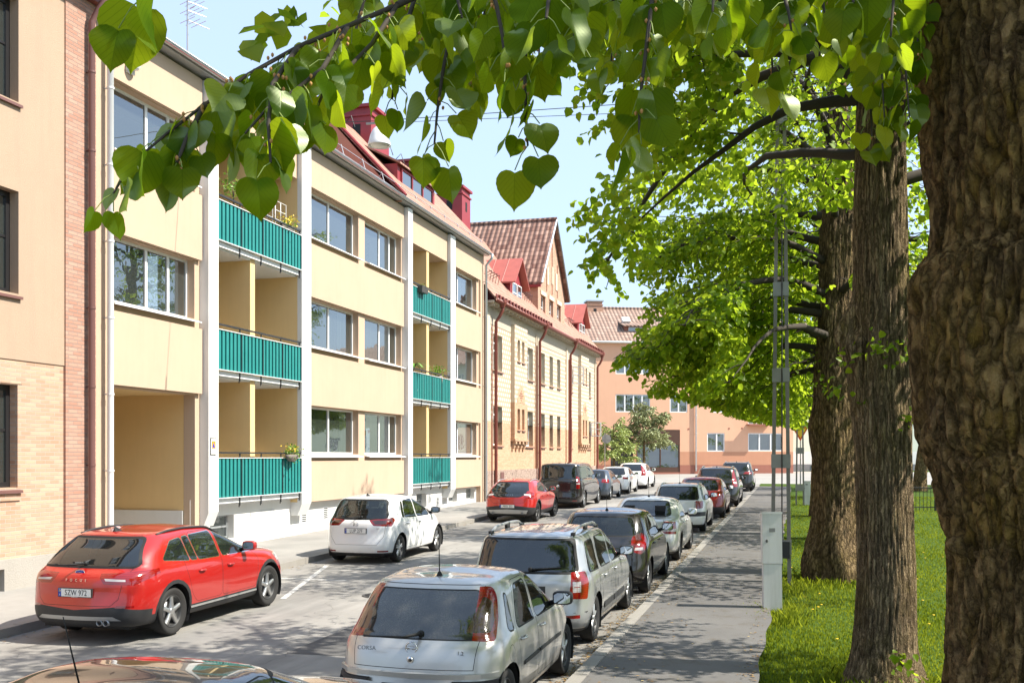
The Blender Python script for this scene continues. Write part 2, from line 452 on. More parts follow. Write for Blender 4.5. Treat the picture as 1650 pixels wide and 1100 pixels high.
def make_wheel(root, x, s, r, w, style, mats, side):
    """tyre and rim as two parts; the axle runs along x, side = +1 shows its face to +x"""
    tm = MB(); k = r/.31
    rr = r*.70
    prof = [(rr, -w*.36), (r*.86, -w*.48), (r*.95, -w*.46), (r*.992, -w*.36), (r, -w*.15), (r, w*.15), (r*.992, w*.36), (r*.95, w*.46), (r*.86, w*.48), (rr, w*.36)]
    tm.lathe(prof, (0,0,0), 'x', 36)
    tyre = tm.build('tyre', mats['tyre'], root, True, (x, s, r))
    b = MB(); f = side*w*.36
    b.lathe([(rr*1.01, -f), (rr*1.01, f*.95), (rr*.97, f*1.08), (rr*.92, f*1.0), (rr*.88, f*.55), (rr*.80, f*.1), (.02, f*.05)], (0,0,0), 'x', 36, 0)
    n = style['n']; wd = style.get('w', .22); col = 0
    b2 = []
    for i in range(n):
        t0 = 2*math.pi*i/n + .3
        parts = [(0, wd)] if not style.get('twin') else [(-.14, wd*.55), (.14, wd*.55)]
        for off, ww in parts:
            a0 = t0 + off; vs = []
            for q, (rad, hw, dx) in enumerate(((.16, ww*.62, .98), (.5, ww*.42, 1.0), (.93, ww*.5, .92))):
                for sg in (-1, 1):
                    cx = rad*rr*math.cos(a0) - sg*hw*rr*math.sin(a0); cz = rad*rr*math.sin(a0) + sg*hw*rr*math.cos(a0)
                    vs.append((f*dx, cx, cz)); vs.append((f*.45, cx, cz))
            fs = []
            for q in range(2):
                o = q*4
                fs += [(o, o+2, o+6, o+4), (o+1, o, o+4, o+5), (o+2, o+3, o+7, o+6)]
            b.mesh(vs, fs, 1)
    b.lathe([(rr*.22, f*.4), (rr*.22, f*1.0), (rr*.17, f*1.06), (.001, f*1.07)], (0,0,0), 'x', 16, 1)
    for i in range(5):
        t = 2*math.pi*i/5 + .6
        b.lathe([(.012, f*.9), (.012, f*1.05), (.001, f*1.05)], (0, rr*.13*math.cos(t)*1.0, rr*.13*math.sin(t)), 'x', 6, 2)
    # brake disc
    b.lathe([(rr*.62, f*.12), (rr*.62, f*.2), (.05, f*.2)], (0,0,0), 'x', 24, 3)
    b.build('rim', [mats['rimdark'] if style.get('darkback', True) else mats['rim'], mats['rim'], mats['dark'], mats['steel']], root, True, (x, s, r))
    me = root.children[-1].data
    return tyre

def text(name, body, size, loc, rot, mat, parent, ext=.002, align='CENTER', sx=1.0, space=1.0):
    cu = bpy.data.curves.new(name, 'FONT'); cu.body = body; cu.size = size; cu.extrude = ext
    cu.align_x = align; cu.align_y = 'CENTER'; cu.space_character = space
    cu.resolution_u = 3
    tmp = bpy.data.objects.new(name + '_tmp', cu); COL.objects.link(tmp)
    dg = bpy.context.evaluated_depsgraph_get()
    me = bpy.data.meshes.new_from_object(tmp.evaluated_get(dg))
    COL.objects.unlink(tmp); bpy.data.objects.remove(tmp); bpy.data.curves.remove(cu)
    me.materials.clear()
    o = link(name, me, mat, parent)
    o.location = loc; o.rotation_euler = rot; o.scale = (sx, 1, 1)
    return o

def surf_hit(bm_tree, o, d):
    h = bm_tree.ray_cast(Vector(o), Vector(d))
    return h
from mathutils.bvhtree import BVHTree
def half_obj(name, bm, tags, mats, root, sgn=1, both=False, slot=None, smooth=True):
    V, F, TG = mirror_mesh(bm, tags)
    if not F: return None
    slot = slot or {}
    vs, fs, ms = [], [], []
    def add(sg):
        n = len(vs)
        vs.extend([(v.x*sg, v.y, v.z) for v in V])
        for f, t in zip(F, TG):
            fs.append(tuple(i+n for i in (f if sg > 0 else f[::-1]))); ms.append(slot.get(t, 0))
    if both: add(1); add(-1)
    else: add(sgn)
    me = bpy.data.meshes.new(name)
    if both:
        b2 = bmesh.new(); vv = [b2.verts.new(v) for v in vs]
        for f, m in zip(fs, ms):
            try: q = b2.faces.new([vv[i] for i in f]); q.material_index = m
            except ValueError: pass
        edge = [v for v in b2.verts if abs(v.co.x) < .001]
        for v in edge: v.co.x = 0
        bmesh.ops.remove_doubles(b2, verts=edge, dist=.0008)
        b2.to_mesh(me); b2.free()
        return link(name, me, mats, root, smooth)
    me.from_pydata(vs, [], fs)
    return link(name, me, mats, root, smooth, ms)

def make_car(name, label, cat, x, y, p, rotz=0.0, group=None):
    """x: centre line, y: rear bumper, both on the road; p: the car's dimensions and details"""
    root = empty(name, (x, y, gz(y)), (math.atan(G), 0, rotz)); tag(root, label, cat, group)
    L, W, H = p['L'], p['W'], p['H']; hw = W/2; gc = p.get('gc', .19)
    bm = car_shell(p)
    lay = bm.faces.layers.int['tag']
    bvh = BVHTree.FromBMesh(bm)
    near = p.get('near', True)
    def rear_s(xx, z):
        h = bvh.ray_cast(Vector((xx, -2, z)), Vector((0,1,0))); return h[0].y if h[0] else 0.0
    def side_x(s, z):
        h = bvh.ray_cast(Vector((3, s, z)), Vector((-1,0,0))); return h[0].x if h[0] else hw
    def top_z(xx, s):
        h = bvh.ray_cast(Vector((xx, s, 4)), Vector((0,0,-1))); return h[0].z if h[0] else H
    for f in bm.faces:
        c = f.calc_center_median()
        if c.z < gc+.05 and f.normal.z < -.3: f[lay] = T['under']
    rside = lambda c: c.x > hw*.45
    # black lower cladding
    for poly in p.get('clad_side', []): cut(bm, SP(*poly), DS, T['clad'], rside)
    for poly in p.get('clad_rear', []): cut(bm, [(a, 0, z) for a, z in poly], DR, T['clad'], lambda c: c.y < .75, .1)
    for poly in p.get('silver_rear', []): cut(bm, [(a, 0, z) for a, z in poly], DR, T['silver'], lambda c: c.y < .6, .1)
    # tailgate and its shut line
    tg = p.get('tailgate')
    if tg:
        poly = [(a, 0, z) for a, z in tg]
        cut(bm, grow(poly, .006), DR, T['gap'], lambda c: c.y < p['rroof']+.1, .12, only=(0,))
        cut(bm, poly, DR, T['tailgate'], lambda c: c.y < p['rroof']+.1, .12, only=(0, T['gap']))
    # doors
    for i, d in enumerate(p.get('doors', [])):
        poly = rnd(SP(*d), .06)
        cut(bm, grow(poly, .0055), DS, T['gapdoor'], rside, .12, only=(0, T['gapdoor']))
        cut(bm, poly, DS, 20+i, rside, .12, only=(0, T['gapdoor']))
    if 'fuel' in p:
        s0, z0 = p['fuel']
        cut(bm, circ(s0, z0, .085), DS, T['gap'], rside, .2, only=(0,)); cut(bm, circ(s0, z0, .080), DS, 0, rside, .2, only=(T['gap'],))
    if 'bumpline' in p:
        for q in p['bumpline']: cut(bm, SP(*q), DS, T['gap'], rside, .12, only=(0,))
    # glass
    for i, wpoly in enumerate(p.get('windows', [])):
        poly = rnd(SP(*wpoly), p.get('wr', .05), 4)
        cut(bm, grow(poly, p.get('wtrim', .016)), DS, T['chrome'] if p.get('chromewin') else T['trim'], rside, .12)
        cut(bm, grow(poly, .004), DS, T['trim'], rside, .12)
        cut(bm, poly, DS, 30+i, rside, .12)
    rw = [(a, 0, z) for a, z in p['rearglass']]
    rwf = rnd(rw + [(-a, 0, z) for a, _, z in rw[::-1]], p.get('rwr', .07), 4)
    lim = p.get('rearlim', p['rroof']+.12)
    cut(bm, grow(rwf, p.get('rgtrim', .022)), DR, T['trim'], lambda c: c.y < lim and c.z > p['belt']-.25, .10)
    cut(bm, rwf, DR, T['rear_window'], lambda c: c.y < lim and c.z > p['belt']-.25, .10)
    ws = p.get('screen') or [(.60*hw*1.0, H-.115), (.80*hw, p['hood']+.12)]
    wsf = [(ws[0][0], 0, ws[0][1]), (ws[1][0], 0, ws[1][1]), (-ws[1][0], 0, ws[1][1]), (-ws[0][0], 0, ws[0][1])]
    cut(bm, rnd(wsf, .06), DF, T['windshield'], lambda c: c.y > p['froof']-.35 and c.y < p['cowl']+.25, .05)
    # lights
    for l in p.get('lights', []):
        tg_ = l.get('tag', 'tail_light'); poly = [Vector(q) for q in l['poly']]
        if l.get('r'): poly = rnd(poly, l['r'], 3)
        cut(bm, poly, diag(l.get('a', 35)), T[tg_] if isinstance(tg_, str) else tg_, lambda c: c.y < l.get('lim', 1.1) and c.x > .05, .02)
    cut(bm, [(hw*.45, L, p['hood']-.22), (hw*.98, L-.5, p['hood']-.2), (hw*.98, L-.6, p['hood']-.06), (hw*.5, L, p['hood']-.10)], (-.5,-.86,0), T['headlight'], lambda c: c.y > L-.9, .05)
    # wheel openings
    wr_, ra = p['wheel'], p['wheel'] + .05
    axles = p['axles']
    for s in axles:
        if p.get('archclad'): cut(bm, circ(s, wr_+.01, ra+.055), DS, T['clad'], rside, .05)
        else: cut(bm, circ(s, wr_+.01, ra+.012), DS, T['bump'], rside, .05)
        cut(bm, circ(s, wr_+.01, ra), DS, T['hole'], rside, -.2)
    bmesh.ops.delete(bm, geom=[f for f in bm.faces if f[lay] == T['hole']], context='FACES')
    bm.verts.index_update()
    pm = p['paint']
    bodym = [pm, M['car_gap'], M['car_black'], M['chrome'], M['silver_trim'], pm, M['glass_dark']]
    slot = {0:0, T['gap']:1, T['gapdoor']:1, T['clad']:2, T['under']:2, T['trim']:1, T['chrome']:3, T['dark']:1, T['silver']:4, T['bump']:0}
    body = half_obj('body', bm, set(slot), bodym, root, both=True, slot=slot)
    if tg: half_obj('tailgate', bm, {T['tailgate']}, pm, root, both=True)
    half_obj('rear_window', bm, {T['rear_window']}, p.get('rglass', M['glass_dark']), root, both=True)
    half_obj('windscreen', bm, {T['windshield']}, M['glass_clear'], root, both=True)
    for sg in (1, -1):
        doors = []
        for i, d in enumerate(p.get('doors', [])):
            o = half_obj('door', bm, {20+i}, pm, root, sg); doors.append(o)
            if o and near and i < len(p.get('handles', [])):
                hs, hz = p['handles'][i]; hx = side_x(hs, hz)
                b = MB(); n = 7
                for q in range(n):
                    pass
                pts = [(sg*(hx+.002), hs-.085, hz), (sg*(hx+.028), hs-.055, hz+.002), (sg*(hx+.033), hs, hz+.004), (sg*(hx+.028), hs+.055, hz+.002), (sg*(hx+.002), hs+.085, hz)]
                b.tube(pts, [.012, .014, .015, .014, .012], 8)
                b.build('handle', p.get('handlemat', pm), o, True)
        for i, w_ in enumerate(p.get('windows', [])):
            half_obj('side_window', bm, {30+i}, p.get('sglass', M['glass_side']), root, sg)
        lens = half_obj('tail_light', bm, {T['tail_light']}, M['lens_red'], root, sg)
        if lens:
            half_obj('reversing_lamp', bm, {T['lens']}, M['lens_clear'], lens, sg)
        if lens: half_obj('lamp_housing', bm, {T['dark']+100}, M['lens_dark'], lens, sg)
        half_obj('reflector', bm, {T['reflector']}, M['lens_red'], root, sg)
        half_obj('headlight', bm, {T['headlight']}, M['lens_clear'], root, sg)
    bm.free()
    # wheels and their wells
    style = p.get('rim', dict(n=5))
    mats = dict(tyre=M['tyre'], rim=M[p.get('rimmat', 'alloy')], rimdark=M['rim_dark'], dark=M['car_gap'], steel=M['steel'])
    tw = p.get('tw', .195)
    well = MB()
    for s in axles:
        for sg in (1, -1):
            w = empty('wheel', (0, 0, 0)); w.parent = root
            make_wheel(w, sg*(hw - tw*.5 - p.get('tuck', .035)), s, wr_, tw, style, mats, sg)
            x1, x0 = sg*(hw-.03), sg*(hw-.42)
            pts = [(s+ra*1.02*math.cos(t), wr_+.01+ra*1.02*math.sin(t)) for t in np.linspace(-.55, math.pi+.55, 20)]
            for (a, b), (c, d) in zip(pts, pts[1:]): well.poly([(x1,a,b),(x1,c,d),(x0,c,d),(x0,a,b)])
            well.poly([(x0, a, b) for a, b in pts])
    well.box(-hw+.25, hw-.25, .25, L-.3, gc-.03, gc+.05)
    well.build('wheel_well', M['car_gap'], root)
    # cabin: floor, seats, dashboard, wheel
    b = MB(); belt = p['belt']; cl = p['cowl']
    b.box(-hw+.16, hw-.16, .32, cl-.1, gc+.08, belt-.32)
    b.box(-hw+.16, hw-.16, cl-.42, cl+.05, belt-.35, belt-.03)
    for sx in (-.36, .36):
        for s0, hh in ((cl-1.25, .30), (cl-2.05, .22)):
            if s0 < p['rwin']+.25: continue
            b.box(sx-.23, sx+.23, s0-.09, s0+.05, belt-.4, belt+hh-.12)
            b.box(sx-.12, sx+.12, s0-.08, s0+.02, belt+hh-.10, belt+hh+.10)
    b.build('seats', M['cabin'], root)
    b = MB(); c0 = Vector((-.36, cl-.62, belt-.02))
    ring = [c0 + Vector((.17*math.cos(t), .05*math.sin(t), .17*math.sin(t))) for t in np.linspace(0, 2*math.pi, 17)]
    b.tube(ring, .014, 6); b.build('steering_wheel', M['car_gap'], root, True)
    # wing mirrors
    for sg in (1, -1):
        s0, z0 = p.get('mirror', (cl-.42, belt+.06)); mx = side_x(s0, z0-.06)
        b = MB(); vs = []; fs = []
        n1, n2 = 12, 8; sx_, sy_, sz_ = .115, .075, .075
        for i in range(n2+1):
            ph = math.pi*i/n2
            for j in range(n1):
                th = 2*math.pi*j/n1; e = .55
                cx, cy, cz = math.sin(ph)*math.cos(th), math.sin(ph)*math.sin(th), math.cos(ph)
                g = lambda v: math.copysign(abs(v)**e, v)
                yy = g(cy)*sy_; yy = max(yy, -sy_*.55)
                vs.append((sg*(mx+.13)+g(cx)*sx_, s0+yy, z0+.035+g(cz)*sz_))
        for i in range(n2):
            for j in range(n1):
                fs.append((i*n1+j, i*n1+(j+1) % n1, (i+1)*n1+(j+1) % n1, (i+1)*n1+j))
        b.mesh(vs, fs)
        b.tube([(sg*(mx-.02), s0+.02, z0-.03), (sg*(mx+.09), s0+.01, z0)], .028, 8, 1)
        mo = b.build('wing_mirror', [p.get('mirrormat', pm), M['car_gap']], root, True)
        b = MB(); yy = s0-sy_*.55-.004
        b.poly([(sg*(mx+.13)+a, yy, z0+.035+c) for a, c in ((-.088,-.05),(-.04,-.058),(.05,-.058),(.092,-.04),(.092,.04),(.05,.056),(-.05,.056),(-.092,.03))])
        b.build('mirror_glass', M['mirror'], mo)
    # number plate
    if 'plate' in p:
        txt, pz, px_ = p['plate']; ps = rear_s(px_, pz) - .012; ps = min(ps, rear_s(px_, pz+.05)-.010, rear_s(px_, pz-.05)-.010)
        b = MB(); b.box(px_-.265, px_+.265, ps-.003, ps+.05, pz-.060, pz+.060); b.box(px_-.255, px_+.255, ps-.006, ps-.0035, pz-.052, pz+.052, 1)
        b.box(px_-.255, px_-.212, ps-.009, ps-.0065, pz-.052, pz+.052, 2)
        po = b.build('number_plate', [M['car_black'], M['plate_white'], M['plate_blue']], root)
        if txt:
            text('plate_text', txt, .108, (px_+.022, ps-.0075, pz-.002), (R(90), 0, 0), M['plate_ink'], po, .001, sx=.80, space=1.05)
            text('plate_text', 'S', .03, (px_-.233, ps-.0105, pz-.03), (R(90), 0, 0), M['plate_white'], po, .001)
            ring = MB(); ring.tube([(px_-.233+.011*math.cos(t), ps-.0115, pz+.022+.011*math.sin(t)) for t in np.linspace(0, 6.2832, 13)], .0022, 4); ring.build('plate_emblem', M['plate_gold'], po)
            if 'dealer' in p: text('dealer_strip', p['dealer'], .018, (px_, ps-.0075, pz-.0565), (R(90), 0, 0), M['plate_white'], po, .0005)
    for (txt, bx, bz, sz, sp, mt) in p.get('badges', []):
        s0 = rear_s(bx, bz)
        text('badge', txt, sz, (bx, s0-.004, bz), (R(90)-p.get('badgelean', .12), 0, 0), M[mt], root, .004, space=sp)
    for (kind, bx, bz, r_) in p.get('emblems', []):
        s0 = rear_s(bx, bz); b = MB()
        if kind == 'ring':
            b.tube([(bx+r_*math.cos(t), s0-.012+.0, bz+r_*math.sin(t)) for t in np.linspace(0, 6.2832, 25)], r_*.14, 6)
            b.tube([(bx-r_*1.15, s0-.014, bz-.1*r_), (bx-.1*r_, s0-.016, bz+.12*r_), (bx+.1*r_, s0-.016, bz-.12*r_), (bx+r_*1.15, s0-.014, bz+.1*r_)], r_*.1, 5)
        elif kind == 'oval':
            for k_, mm in ((1, 0), (.86, 1)):
                b.mesh([(bx, s0-.010-.004*mm, bz)] + [(bx+r_*k_*math.cos(t), s0-.008-.004*mm, bz+.42*r_*k_*math.sin(t)) for t in np.linspace(0, 6.2832, 25)[:-1]], [(0, 1+i, 1+(i+1) % 24) for i in range(24)], mm)
            b.tube([(bx+r_*math.cos(t), s0-.008, bz+.42*r_*math.sin(t)) for t in np.linspace(0, 6.2832, 25)], .004, 5)
            b.tube([(bx-r_*.5, s0-.016, bz-.06*r_), (bx-r_*.2, s0-.016, bz+.1*r_), (bx, s0-.016, bz-.08*r_), (bx+r_*.5, s0-.016, bz+.1*r_)], .003, 4, 0)
        elif kind == 'h':
            for sg in (-1, 1): b.tube([(bx+sg*r_*.62, s0-.012, bz-r_*.6), (bx+sg*r_*.72, s0-.012, bz+r_*.65)], r_*.14, 5)
            b.tube([(bx-r_*.62, s0-.012, bz), (bx+r_*.62, s0-.012, bz)], r_*.12, 5)
            fr = [(-1,-.8),(1,-.8),(1.1,.85),(-1.1,.85),(-1,-.8)]
            b.tube([(bx+a*r_, s0-.010, bz+c*r_) for a, c in fr], r_*.09, 5)
        else:
            b.lathe([(r_, -.006), (r_, -.014), (r_*.7, -.018), (.001, -.018)], (bx, s0, bz), 'y', 20)
        b.build('emblem', [M['chrome'], M['plate_blue']], root, True)
    # wiper
    if 'wiper' in p:
        (x0, z0), (x1, z1) = p['wiper']; b = MB()
        pts = [(x0+(x1-x0)*t, 0, z0+(z1-z0)*t) for t in np.linspace(0, 1, 7)]
        pts = [(a, rear_s(a, c)-.022, c) for a, _, c in pts]
        b.tube(pts, [.018, .013, .011, .010, .009, .008, .006], 6)
        b.lathe([(.028, 0), (.028, -.03), (.02, -.04), (.001, -.04)], (x0, rear_s(x0, z0), z0), 'y', 12)
        b.build('rear_wiper', M['car_gap'], root, True)
    # roof details
    if 'rails' in p:
        s0, s1, xr, hgt = p['rails']
        for sg in (1, -1):
            b = MB(); ts = np.linspace(0, 1, 15)
            pts = []
            for t in ts:
                s = s0+(s1-s0)*t; lift = hgt*min(1, 6*t*(1), 6*(1-t))
                xx = xr - .0*t
                pts.append((sg*xx, s, top_z(xx, s)+lift-.004))
            b.tube(pts, p.get('railr', .018), 8, 0)
            if hgt > .03:
                for t in (.04, .5, .96):
                    s = s0+(s1-s0)*t; zz = top_z(xr, s)
                    b.box(sg*xr-.02, sg*xr+.02, s-.07, s+.07, zz-.02, zz+hgt*(.9 if t == .5 else .55), 1)
            b.build('roof_rail', [p.get('railmat', M['alloy']), M['car_gap']], root, True)
    if 'aerial' in p:
        kind, s0 = p['aerial']; z0 = top_z(0, s0); b = MB()
        if kind == 'fin':
            b.mesh([(-.03,s0-.09,z0-.01),(.03,s0-.09,z0-.01),(.012,s0+.10,z0-.01),(-.012,s0+.10,z0-.01),(-.006,s0-.075,z0+.07),(.006,s0-.075,z0+.07),(0,s0-.02,z0+.05)],
                   [(0,4,5,1),(1,5,6,2),(0,3,6,4),(4,6,5),(2,6,3)], 0)
        else:
            ln = p.get('aerial_len', .55)
            b.lathe([(.035,-.005),(.026,.015),(.012,.04),(.001,.045)], (0, s0, z0), 'z', 10)
            b.tube([(0, s0, z0+.02), (0, s0-ln*.12*p.get('aerial_lean', 1.0), z0+ln)], [.0055, .0028], 6)
        b.build('aerial', M['car_gap'] if kind != 'fin' or not p.get('finpaint') else pm, root, True)
    for (bx, bz, r_) in p.get('exhaust', []):
        b = MB(); s0 = .02; b.lathe([(r_*.8, .15), (r_*.8, .0), (r_, -.012), (r_, .15)], (bx, s0+.03, bz), 'y', 14); b.build('exhaust_pipe', M['steel'], root, True)
    for st in p.get('strips', []):                    # rubbing strips, lamps and the like on the flank
        s0, s1, z0, z1, hgt, mt = st
        for sg in (1, -1):
            b = MB(); ts = np.linspace(0, 1, 8); vs = []
            for t in ts:
                s = s0+(s1-s0)*t; z = z0+(z1-z0)*t; xx = side_x(s, z)
                vs += [(sg*(xx-.004), s, z-hgt/2), (sg*(xx+.012), s, z-hgt/2+.006), (sg*(xx+.012), s, z+hgt/2-.006), (sg*(xx-.004), s, z+hgt/2)]
            fs = []
            for i in range(7):
                o = i*4
                for k in range(3): fs.append((o+k, o+k+1, o+k+5, o+k+4))
            b.mesh(vs, fs); b.build('side_strip', M[mt], root)
    for st in p.get('rearstrips', []):
        x0, x1, z, hgt, dep, mt = st
        b = MB(); ts = np.linspace(0, 1, 13); vs = []
        for t in ts:
            xx = x0+(x1-x0)*t; s = rear_s(min(abs(xx), hw*.93), z)
            vs += [(xx, s+.01, z-hgt/2), (xx, s-dep, z-hgt/2+.004), (xx, s-dep, z+hgt/2-.004), (xx, s+.01, z+hgt/2)]
        fs = []
        for i in range(12):
            o = i*4
            for k in range(3): fs.append((o+k, o+k+4, o+k+5, o+k+1))
        b.mesh(vs, fs); b.build('bumper_trim', M[mt], root)
    return root

def ref_pair(z0, z1, x0, x1, a=0): return dict(poly=[(x0,0,z0),(x1,0,z0),(x1,0,z1),(x0,0,z1)], a=a, tag='reflector', lim=.6)
# ------------------------------------------------------------------ car materials and dimensions
def car_materials():
    M['car_gap'] = plain('black_rubber', (.006,.006,.006), .7)
    M['car_black'] = plain('black_plastic', (.022,.022,.023), .55, var=.2, scale=8)
    M['chrome'] = plain('chrome', (.75,.75,.75), .15, 1.0)
    M['badge_dark'] = plain('dulled_chrome', (.20,.20,.20), .3, .8)
    M['silver_trim'] = plain('silver_plastic', (.42,.42,.41), .35, .6)
    M['glass_dark'] = car_glass('dark_glass', (.012,.014,.015), .25)
    M['glass_dusty'] = car_glass('dusty_glass', (.015,.016,.016), .22, .8)
    M['glass_side'] = car_glass('tinted_glass', (.02,.025,.022), .45)
    M['glass_clear'] = car_glass('clear_glass', (.03,.035,.03), .72)
    def lens(n, c, tr=.2):
        t = NT(n); p = t.obj()
        w = t.math('SINE', t.math('MULTIPLY', t.n('SeparateXYZ', Vector=p).outputs[2], 260.0))
        c2 = t.mix(t.math('MULTIPLY_ADD', w, .25, .3), c, tuple(v*.45 for v in c))
        return t.done(t.bsdf(c2, .12, 0, .6, None, 1.0))
    M['lens_red'] = lens('red_lens', (.26,.005,.005))
    M['lens_clear'] = lens('clear_lens', (.58,.55,.53))
    M['lens_dark'] = lens('smoked_lens', (.06,.022,.016))
    M['lens_orange'] = lens('amber_lens', (.8,.22,.03))
    M['tyre'] = plain('tyre_rubber', (.018,.017,.016), .8, bump=.3, bscale=70, var=.3)
    M['alloy'] = plain('alloy', (.55,.55,.54), .3, .85)
    M['alloy_dark'] = plain('dark_alloy', (.07,.07,.07), .35, .6)
    M['rim_dark'] = plain('rim_shadow', (.025,.025,.025), .5)
    M['steel'] = plain('steel', (.35,.35,.35), .4, .9)
    M['cabin'] = plain('cabin_cloth', (.035,.036,.04), .9)
    M['mirror'] = plain('mirror_glass', (.8,.82,.85), .02, 1.0, var=.01)
    M['plate_white'] = plain('plate_white', (.78,.77,.72), .45)
    M['plate_blue'] = plain('plate_blue', (.01,.05,.36), .4)
    M['plate_ink'] = plain('plate_ink', (.012,.012,.012), .5)
    M['plate_gold'] = plain('plate_gold', (.8,.6,.05), .5)

